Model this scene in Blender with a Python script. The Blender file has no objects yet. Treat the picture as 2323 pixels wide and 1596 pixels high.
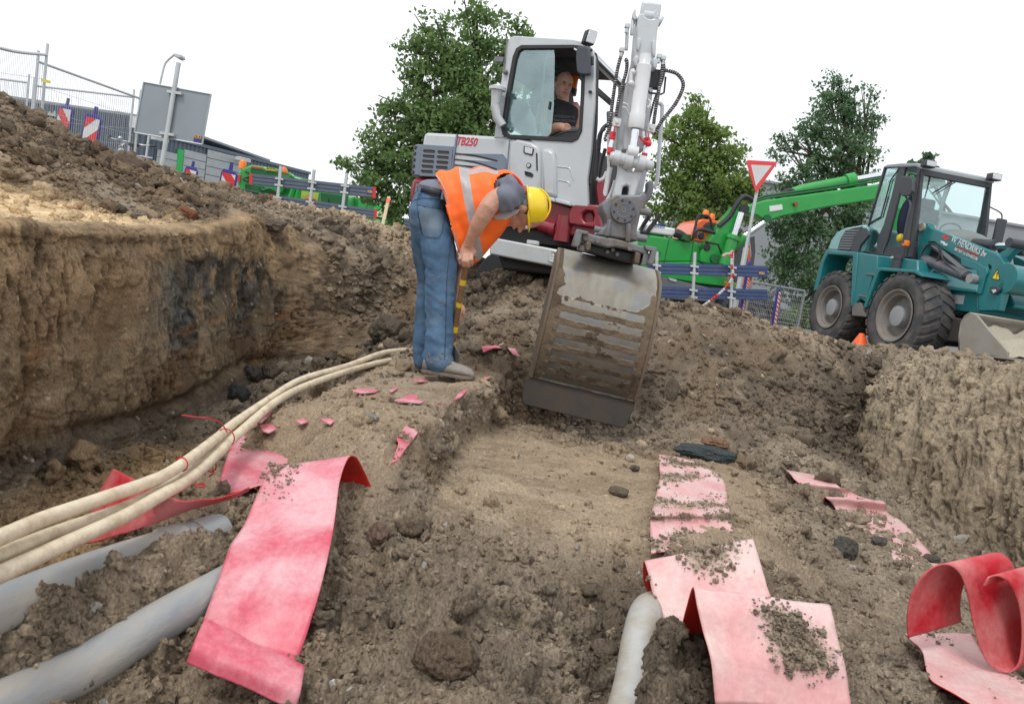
import bpy, bmesh, math, random
import numpy as np
from mathutils import Vector, Matrix, noise as mnoise
random.seed(7)
SC = bpy.context.scene
COL = SC.collection
rad = math.radians
# ------------------------------------------------------------------ camera
FPX, ROLL, PITCH = 1700.0, rad(9.0), rad(6.4)
_f = Vector((0, math.cos(PITCH), -math.sin(PITCH)))
_u0 = Vector((0, math.sin(PITCH), math.cos(PITCH)))
_r = math.cos(ROLL)*Vector((1, 0, 0)) + math.sin(ROLL)*_u0
_u = -math.sin(ROLL)*Vector((1, 0, 0)) + math.cos(ROLL)*_u0
cam = bpy.data.cameras.new('camera')
cam.sensor_width = 36.0
cam.lens = FPX/2322*36.0
cam.clip_start, cam.clip_end = 0.05, 2000
cam.dof.use_dof = True
cam.dof.focus_distance = 4.6
cam.dof.aperture_fstop = 9.0
camo = bpy.data.objects.new('camera', cam)
M = Matrix((( _r.x, _u.x, -_f.x, 0), (_r.y, _u.y, -_f.y, 0), (_r.z, _u.z, -_f.z, 0), (0, 0, 0, 1)))
camo.matrix_world = M
COL.objects.link(camo)
SC.camera = camo
# ------------------------------------------------------------------ world: bright overcast sky
SUN_EL, SUN_AZ = rad(58), rad(205)
w = bpy.data.worlds.new('World'); SC.world = w; w.use_nodes = True
nt = w.node_tree; nt.nodes.clear()
wo = nt.nodes.new('ShaderNodeOutputWorld'); bg = nt.nodes.new('ShaderNodeBackground')
sky = nt.nodes.new('ShaderNodeTexSky'); sky.sky_type = 'NISHITA'; sky.sun_disc = False
sky.sun_elevation = SUN_EL; sky.sun_rotation = SUN_AZ; sky.dust_density = 4; sky.air_density = 1.0
mx = nt.nodes.new('ShaderNodeMixRGB'); mx.inputs[0].default_value = 0.9
mx.inputs[2].default_value = (10.2, 10.4, 10.7, 1)      # the even white cloud deck that covers the blue
nt.links.new(sky.outputs[0], mx.inputs[1]); nt.links.new(mx.outputs[0], bg.inputs[0])
bg.inputs[1].default_value = 0.12
nt.links.new(bg.outputs[0], wo.inputs[0])
sun = bpy.data.lights.new('sun', 'SUN'); sun.energy = 1.5; sun.angle = rad(12); sun.color = (1, .96, .9)
suno = bpy.data.objects.new('sun', sun); COL.objects.link(suno)
sd = Vector((math.sin(SUN_AZ)*math.cos(SUN_EL), math.cos(SUN_AZ)*math.cos(SUN_EL), math.sin(SUN_EL)))
suno.rotation_euler = sd.to_track_quat('Z', 'Y').to_euler()
SC.view_settings.view_transform = 'Standard'; SC.view_settings.look = 'None'
SC.view_settings.exposure = 0.0; SC.view_settings.gamma = 1.0
SC.render.engine = 'CYCLES'
GZ = -0.45                                              # street level; the eye is at z = 0, down in the trench
# ------------------------------------------------------------------ pixel helpers (2322-wide picture)
def ray(px, py): return _f + _r*((px-1161)/FPX) + _u*((798-py)/FPX)
def at(px, py, Y): d = ray(px, py); return d*(Y/d.y)
def atz(px, py, z): d = ray(px, py); return d*(z/d.z)
ZM = dict(d=(0, 1, 0, 1), z1=(0, .28424, 56.69, .28424), z2=(850.3, .39075, 0, .39075), z3=(1133.8, .24864, 56.69, .24864),
  z4=(1360.5, .24864, 396.8, .24864), z5=(1757.4, .31972, 311.8, .31972), z6=(878.7, .34095, 340.1, .34095),
  w1=(1275.5, .21312, 0, .21312), w2=(1162.1, .33744, 453.5, .33744), w3=(510.2, .19523, 340.1, .19523),
  w4=(907, .21312, 283.4, .21312), w5=(1984.1, .31965, 311.8, .31965), g1=(0, .42624, 396.8, .42624),
  g2=(0, .39606, 963.7, .39606), g3=(737, .50263, 793.7, .50263), g4=(1417.2, .39613, 963.7, .39613))
def T(k, *pts):
    a, b, c, e = ZM[k]
    return [(a+b*p[0], c+e*p[1]) for p in pts]
class Plane:
    """vertical plane in the world; traced outlines are laid on it and get real thickness along n"""
    def __init__(s, o, u, up=(0, 0, 1)):
        s.o = Vector(o); s.u = Vector(u).normalized(); s.v = Vector(up).normalized()
        s.n = s.u.cross(s.v).normalized()               # points towards the viewer when u runs to the right
    def off(s, d): return Plane(s.o + s.n*d, s.u, s.v)
    def hit(s, px, py):
        d = ray(px, py); return d*(s.o.dot(s.n)/d.dot(s.n))
    def tr(s, k, *pts): return [s.hit(*q) for q in T(k, *pts)]
# ------------------------------------------------------------------ materials
def _n(nt, t, **k):
    n = nt.nodes.new(t)
    for a, b in k.items(): setattr(n, a, b)
    return n
def mat(name, col, rough=.5, metal=0, dirt=0, dcol=(.2, .15, .1), dscale=6, bump=0, bscale=60, trans=0, var=.08, vscale=3, spec=.5, stretch=None, coat=0):
    m = bpy.data.materials.new(name); m.use_nodes = True
    nt = m.node_tree; b = nt.nodes['Principled BSDF']; L = nt.links.new
    b.inputs['Roughness'].default_value = rough; b.inputs['Metallic'].default_value = metal
    b.inputs['Specular IOR Level'].default_value = spec; b.inputs['Coat Weight'].default_value = coat
    b.inputs['Coat Roughness'].default_value = .15
    tc = _n(nt, 'ShaderNodeTexCoord'); src = tc.outputs['Object']
    if stretch:
        mp = _n(nt, 'ShaderNodeMapping'); mp.inputs['Scale'].default_value = stretch; L(src, mp.inputs[0]); src = mp.outputs[0]
    n1 = _n(nt, 'ShaderNodeTexNoise'); n1.inputs['Scale'].default_value = vscale; n1.inputs['Detail'].default_value = 6; L(src, n1.inputs[0])
    mr = _n(nt, 'ShaderNodeMapRange'); mr.inputs[1].default_value = .3; mr.inputs[2].default_value = .7
    mr.inputs[3].default_value = 1-var; mr.inputs[4].default_value = 1+var; L(n1.outputs[0], mr.inputs[0])
    mu = _n(nt, 'ShaderNodeMixRGB', blend_type='MULTIPLY'); mu.inputs[0].default_value = 1
    mu.inputs[1].default_value = (*col, 1); L(mr.outputs[0], mu.inputs[2]); out = mu.outputs[0]
    if dirt:
        n2 = _n(nt, 'ShaderNodeTexNoise'); n2.inputs['Scale'].default_value = dscale; n2.inputs['Detail'].default_value = 8
        n2.inputs['Roughness'].default_value = .65; L(src, n2.inputs[0])
        r2 = _n(nt, 'ShaderNodeMapRange'); r2.inputs[1].default_value = .62-dirt*.5; r2.inputs[2].default_value = .78-dirt*.3
        r2.inputs[4].default_value = min(1, .35+dirt); L(n2.outputs[0], r2.inputs[0])
        mi = _n(nt, 'ShaderNodeMixRGB'); L(r2.outputs[0], mi.inputs[0]); L(out, mi.inputs[1]); mi.inputs[2].default_value = (*dcol, 1); out = mi.outputs[0]
        rr = _n(nt, 'ShaderNodeMapRange'); rr.inputs[3].default_value = rough; rr.inputs[4].default_value = max(rough, .9); L(r2.outputs[0], rr.inputs[0]); L(rr.outputs[0], b.inputs['Roughness'])
    L(out, b.inputs['Base Color'])
    if bump:
        n3 = _n(nt, 'ShaderNodeTexNoise'); n3.inputs['Scale'].default_value = bscale; n3.inputs['Detail'].default_value = 5; L(src, n3.inputs[0])
        bp = _n(nt, 'ShaderNodeBump'); bp.inputs['Strength'].default_value = bump; bp.inputs['Distance'].default_value = .01
        L(n3.outputs[0], bp.inputs['Height']); L(bp.outputs[0], b.inputs['Normal'])
    return m
def glass(name, tint=(.8, .9, .9), alpha=.3, rough=.03):
    """thin pane: part see-through, part glossy, a little body colour"""
    m = bpy.data.materials.new(name); m.use_nodes = True; nt = m.node_tree; nt.nodes.clear(); L = nt.links.new
    o = _n(nt, 'ShaderNodeOutputMaterial'); t = _n(nt, 'ShaderNodeBsdfTransparent'); t.inputs[0].default_value = (*tint, 1)
    g = _n(nt, 'ShaderNodeBsdfGlossy'); g.inputs['Color'].default_value = (*[c*.85 for c in tint], 1); g.inputs['Roughness'].default_value = rough
    tc = _n(nt, 'ShaderNodeTexCoord'); nz = _n(nt, 'ShaderNodeTexNoise'); nz.inputs['Scale'].default_value = 2.5; nz.inputs['Detail'].default_value = 6
    mr = _n(nt, 'ShaderNodeMapRange'); mr.inputs[1].default_value = .3; mr.inputs[2].default_value = .7; mr.inputs[3].default_value = alpha*.7; mr.inputs[4].default_value = alpha*1.3
    L(tc.outputs['Object'], nz.inputs[0]); L(nz.outputs[0], mr.inputs[0])
    mx = _n(nt, 'ShaderNodeMixShader'); L(mr.outputs[0], mx.inputs[0]); L(t.outputs[0], mx.inputs[1]); L(g.outputs[0], mx.inputs[2]); L(mx.outputs[0], o.inputs[0])
    return m
# ------------------------------------------------------------------ objects
def tag(o, label=None, cat=None, group=None, kind=None):
    if label: o['label'] = label
    if cat: o['category'] = cat
    if group: o['group'] = group
    if kind: o['kind'] = kind
    return o
def thing(name, loc, label, cat, group=None):
    o = bpy.data.objects.new(name, None); o.location = loc; o.empty_display_size = .2; COL.objects.link(o)
    return tag(o, label, cat, group)
def root_loc(p):
    v = Vector((0, 0, 0))
    while p is not None: v += p.location; p = p.parent
    return v
def link_mesh(name, me, m, parent=None, label=None, at0=None):
    o = bpy.data.objects.new(name, me); COL.objects.link(o)
    if m is not None and not me.materials:
        for k in (m if isinstance(m, (list, tuple)) else [m]): me.materials.append(k)
    if parent is not None:
        off = root_loc(parent); me.transform(Matrix.Translation(-off)); o.parent = parent
    elif at0 is not None:
        me.transform(Matrix.Translation(-Vector(at0))); o.location = at0
    if label: o['label'] = label
    return o
def copy_tree(o, parent=None):
    c = o.copy(); COL.objects.link(c)
    if parent is not None: c.parent = parent; c.matrix_parent_inverse = o.matrix_parent_inverse
    for ch in list(o.children): copy_tree(ch, c)
    return c
def ortho(d):
    d = Vector(d).normalized(); a = Vector((0, 0, 1)) if abs(d.z) < .9 else Vector((1, 0, 0))
    x = d.cross(a).normalized(); return x, d.cross(x).normalized()
class MB:
    def __init__(s): s.v = []; s.f = []; s.m = []
    def add(s, vs, fs, mi=0):
        k = len(s.v); s.v += [tuple(p) for p in vs]; s.f += [tuple(i+k for i in f) for f in fs]; s.m += [mi]*len(fs); return s
    def box(s, c, sz, ax=None, mi=0):
        """centre, full sizes, axes (three vectors)"""
        c = Vector(c); X, Y, Z = ax or (Vector((1, 0, 0)), Vector((0, 1, 0)), Vector((0, 0, 1)))
        vs = [c + X*(i*sz[0]/2) + Y*(j*sz[1]/2) + Z*(k*sz[2]/2) for i in (-1, 1) for j in (-1, 1) for k in (-1, 1)]
        return s.add(vs, [(0, 1, 3, 2), (4, 6, 7, 5), (0, 4, 5, 1), (2, 3, 7, 6), (0, 2, 6, 4), (1, 5, 7, 3)], mi)
    def prism(s, pts, vec, mi=0):
        n = len(pts); vec = Vector(vec); p = [Vector(q) for q in pts]
        nn = Vector((0, 0, 0))
        for i in range(n): nn += p[i].cross(p[(i+1) % n])
        if nn.dot(vec) > 0: p.reverse()
        vs = p + [q+vec for q in p]
        return s.add(vs, [tuple(range(n)), tuple(range(2*n-1, n-1, -1))] + [(i, i+n, (i+1) % n+n, (i+1) % n)[::-1] for i in range(n)][:0] + [((i+1) % n, i, i+n, (i+1) % n+n) for i in range(n)], mi)
    def plate(s, outer, holes, vec, mi=0):
        """flat outline with holes, extruded by vec"""
        bm = bmesh.new(); es = []
        for lp in [outer]+list(holes):
            vv = [bm.verts.new(q) for q in lp]
            es += [bm.edges.new((vv[i], vv[(i+1) % len(vv)])) for i in range(len(vv))]
        bmesh.ops.triangle_fill(bm, edges=es, use_beauty=True)
        bmesh.ops.dissolve_limit(bm, angle_limit=.001, verts=bm.verts, edges=bm.edges) if False else None
        r = bmesh.ops.extrude_face_region(bm, geom=bm.faces[:])
        bmesh.ops.translate(bm, vec=Vector(vec), verts=[g for g in r['geom'] if isinstance(g, bmesh.types.BMVert)])
        bmesh.ops.recalc_face_normals(bm, faces=bm.faces)
        bm.verts.index_update(); s.add([v.co.copy() for v in bm.verts], [[v.index for v in f.verts] for f in bm.faces], mi); bm.free(); return s
    def cyl(s, a, b, r0, r1=None, n=20, caps=True, mi=0):
        return s.tube([a, b], [r0, r0 if r1 is None else r1], n, caps, mi)
    def tube(s, pts, r, n=10, caps=True, mi=0, sx=1, sy=1):
        pts = [Vector(p) for p in pts]; m = len(pts)
        if not isinstance(r, (list, tuple)): r = [r]*m
        x = None; vs = []
        for i, p in enumerate(pts):
            d = (pts[min(i+1, m-1)] - pts[max(i-1, 0)])
            if d.length < 1e-9: d = Vector((0, 0, 1))
            d.normalize()
            if x is None: x, y = ortho(d)
            else:
                x = (x - d*x.dot(d)).normalized(); y = d.cross(x)
            for k in range(n):
                a = 2*math.pi*k/n; vs.append(p + x*(math.cos(a)*r[i]*sx) + y*(math.sin(a)*r[i]*sy))
        fs = [(i*n+k, i*n+(k+1) % n, (i+1)*n+(k+1) % n, (i+1)*n+k) for i in range(m-1) for k in range(n)]
        if caps: fs += [tuple(range(n))[::-1], tuple(range((m-1)*n, m*n))]
        return s.add(vs, fs, mi)
    def rings(s, rg, caps=True, mi=0, closed=True):
        n = len(rg[0]); vs = [p for r in rg for p in r]; m = len(rg); kk = n if closed else n-1
        fs = [(i*n+k, i*n+(k+1) % n, (i+1)*n+(k+1) % n, (i+1)*n+k) for i in range(m-1) for k in range(kk)]
        if caps: fs += [tuple(range(n))[::-1], tuple(range((m-1)*n, m*n))]
        return s.add(vs, fs, mi)
    def lathe(s, o, ax, prof, n=32, mi=0, caps=False):
        """prof: (along, radius)"""
        o = Vector(o); ax = Vector(ax).normalized(); x, y = ortho(ax)
        return s.rings([[o+ax*h + x*(math.cos(2*math.pi*k/n)*r) + y*(math.sin(2*math.pi*k/n)*r) for k in range(n)] for h, r in prof], caps, mi)
    def ball(s, c, r, seg=16, rg=10, ax=None, mi=0):
        c = Vector(c); r = r if isinstance(r, (tuple, list)) else (r, r, r)
        X, Y, Z = ax or (Vector((1, 0, 0)), Vector((0, 1, 0)), Vector((0, 0, 1)))
        R = []
        for i in range(rg+1):
            t = math.pi*(i/rg); t = min(max(t, .02), math.pi-.02)
            R.append([c + X*(r[0]*math.sin(t)*math.cos(2*math.pi*k/seg)) + Y*(r[1]*math.sin(t)*math.sin(2*math.pi*k/seg)) - Z*(r[2]*math.cos(t)) for k in range(seg)])
        return s.rings(R, True, mi)
    def parts(s):
        p = list(range(len(s.v)))
        def find(a):
            while p[a] != a: p[a] = p[p[a]]; a = p[a]
            return a
        for f in s.f:
            for i in f[1:]: p[find(i)] = find(f[0])
        D_ = {}
        for f, mi in zip(s.f, s.m): D_.setdefault(find(f[0]), []).append((f, mi))
        out = []
        for fs in D_.values():
            q = MB(); ids = sorted({i for f, _ in fs for i in f}); mp = {i: k for k, i in enumerate(ids)}
            q.v = [s.v[i] for i in ids]; q.f = [tuple(mp[i] for i in f) for f, _ in fs]; q.m = [mi for _, mi in fs]; out.append(q)
        return out
    def mesh(s, name):
        me = bpy.data.meshes.new(name); me.from_pydata(s.v, [], s.f); me.update()
        return me
    def build(s, name, m, parent=None, label=None, smooth=35, bevel=0, at0=None, recalc=True, split=False):
        if split:
            for q in s.parts(): o = q.build(name, m, parent, label, smooth, bevel, at0, recalc)
            return o
        me = s.mesh(name)
        if recalc:
            bm = bmesh.new(); bm.from_mesh(me); bmesh.ops.recalc_face_normals(bm, faces=bm.faces); bm.to_mesh(me); bm.free()
        me.polygons.foreach_set('material_index', s.m)
        if smooth:
            me.polygons.foreach_set('use_smooth', [True]*len(me.polygons))
            me.set_sharp_from_angle(angle=rad(smooth))
        o = link_mesh(name, me, m, parent, label, at0)
        if bevel:
            b = o.modifiers.new('bevel', 'BEVEL'); b.width = bevel; b.segments = 2; b.limit_method = 'ANGLE'; b.angle_limit = rad(35); b.harden_normals = False
        return o
def fuse(mb, name, m, parent=None, voxel=.008, smooth=3, wr=None, at0=None):
    """voxel-fuse overlapping tubes into one continuous surface; wr = function(point, normal) -> displacement"""
    me = mb.mesh('tmp'); o = bpy.data.objects.new('tmp', me); COL.objects.link(o)
    r = o.modifiers.new('r', 'REMESH'); r.mode = 'VOXEL'; r.voxel_size = voxel
    sm = o.modifiers.new('s', 'SMOOTH'); sm.iterations = smooth; sm.factor = .5
    dg = bpy.context.evaluated_depsgraph_get(); e = o.evaluated_get(dg); me2 = bpy.data.meshes.new_from_object(e)
    bpy.data.objects.remove(o)
    if wr:
        nn = [v.normal.copy() for v in me2.vertices]
        for v, n_ in zip(me2.vertices, nn): v.co += n_*wr(v.co, n_)
    me2.materials.clear(); me2.name = name
    me2.polygons.foreach_set('use_smooth', [True]*len(me2.polygons))
    return link_mesh(name, me2, m, parent, None, at0)
def text(s, size, o, xdir, up, m, name, parent, ext=.002, italic=0, bold=0, sx=1):
    c = bpy.data.curves.new('t', 'FONT'); c.body = s; c.size = size; c.extrude = ext; c.offset = bold; c.shear = italic; c.resolution_u = 3
    ob = bpy.data.objects.new('t', c); COL.objects.link(ob); dg = bpy.context.evaluated_depsgraph_get()
    me = bpy.data.meshes.new_from_object(ob.evaluated_get(dg)); bpy.data.objects.remove(ob)
    me.materials.clear()
    X = Vector(xdir).normalized(); U = Vector(up).normalized(); U = (U-X*U.dot(X)).normalized(); N = X.cross(U); o = Vector(o)
    me.transform(Matrix(((X.x*sx, U.x, N.x, o.x), (X.y*sx, U.y, N.y, o.y), (X.z*sx, U.z, N.z, o.z), (0, 0, 0, 1))))
    return link_mesh(name, me, m, parent)
def text_fit(s, p0, p1, h, up, m, name, parent, **k):
    """text running from p0 to p1 (world), cap height h"""
    o = text(s, h/.7, (0, 0, 0), (1, 0, 0), (0, 0, 1), m, 'tmp', None, **k)
    xs = [v.co.x for v in o.data.vertices]; w_ = max(xs)-min(xs); x0 = min(xs); bpy.data.objects.remove(o)
    p0, p1 = Vector(p0), Vector(p1); sx = (p1-p0).length/w_
    return text(s, h/.7, p0-(p1-p0).normalized()*x0*sx, p1-p0, up, m, name, parent, sx=sx, **k)
def smoothline(pts, n=8):
    """Catmull-Rom through points"""
    P = [Vector(p) for p in pts]; P = [P[0]*2-P[1]] + P + [P[-1]*2-P[-2]]; out = []
    for i in range(1, len(P)-2):
        a, b, c, d = P[i-1:i+3]
        for k in range(n):
            t = k/n; out.append(.5*((2*b)+(c-a)*t+(2*a-5*b+4*c-d)*t*t+(3*b-a-3*c+d)*t**3))
    out.append(P[-2]); return out
# ------------------------------------------------------------------ numpy noise
def _hash(ix, iy, iz, s):
    h = (ix.astype(np.int64)*374761393 + iy.astype(np.int64)*668265263 + iz.astype(np.int64)*2147483647 + s*974634777) & 0xffffffff
    h = ((h ^ (h >> 13))*1274126177) & 0xffffffff
    h = ((h ^ (h >> 16))*2246822519) & 0xffffffff
    return (((h ^ (h >> 15)) & 0xffffff)/16777216.0).astype(np.float32)
def vnoise(p, s=0):
    i = np.floor(p); f = (p-i).astype(np.float32); f = f*f*f*(f*(f*6-15)+10); i = i.astype(np.int64); r = 0
    for dx in (0, 1):
        for dy in (0, 1):
            for dz in (0, 1):
                w_ = (f[:, 0] if dx else 1-f[:, 0])*(f[:, 1] if dy else 1-f[:, 1])*(f[:, 2] if dz else 1-f[:, 2])
                r = r + w_*_hash(i[:, 0]+dx, i[:, 1]+dy, i[:, 2]+dz, s)
    return r*2-1
def fbm(p, sc, oc=5, s=0, gain=.5, ridged=False):
    a, t, r = 1., 0., 0
    for k in range(oc):
        n_ = vnoise(p*(sc*2.03**k)+k*17.3, s+k)
        if ridged: n_ = 1-2*np.abs(n_)
        r = r+n_*a; t += a; a *= gain
    return r/t
def pebbles(p, size, s=0, dens=.8):
    """height of rounded lumps on a jittered lattice; lumps of uneven size"""
    q = p/size; b = np.floor(q-.5).astype(np.int64); best = np.zeros(len(p), np.float32); cid = np.zeros(len(p), np.float32)
    for dx in (0, 1):
        for dy in (0, 1):
            for dz in (0, 1):
                i = b+np.array([dx, dy, dz])
                j = [_hash(i[:, 0], i[:, 1], i[:, 2], s+k) for k in range(4)]
                c = [i[:, k]+.5+(j[k]-.5)*.5 for k in range(3)]
                rr = (.2+.5*j[3]**2)*(_hash(i[:, 0], i[:, 1], i[:, 2], s+9) < dens)
                d2 = (q[:, 0]-c[0])**2+(q[:, 1]-c[1])**2+(q[:, 2]-c[2])**2
                h = np.sqrt(np.maximum(rr*rr-d2, 0)); m_ = h > best; best = np.where(m_, h, best); cid = np.where(m_, j[0], cid)
    return (best*size).astype(np.float32), cid
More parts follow.
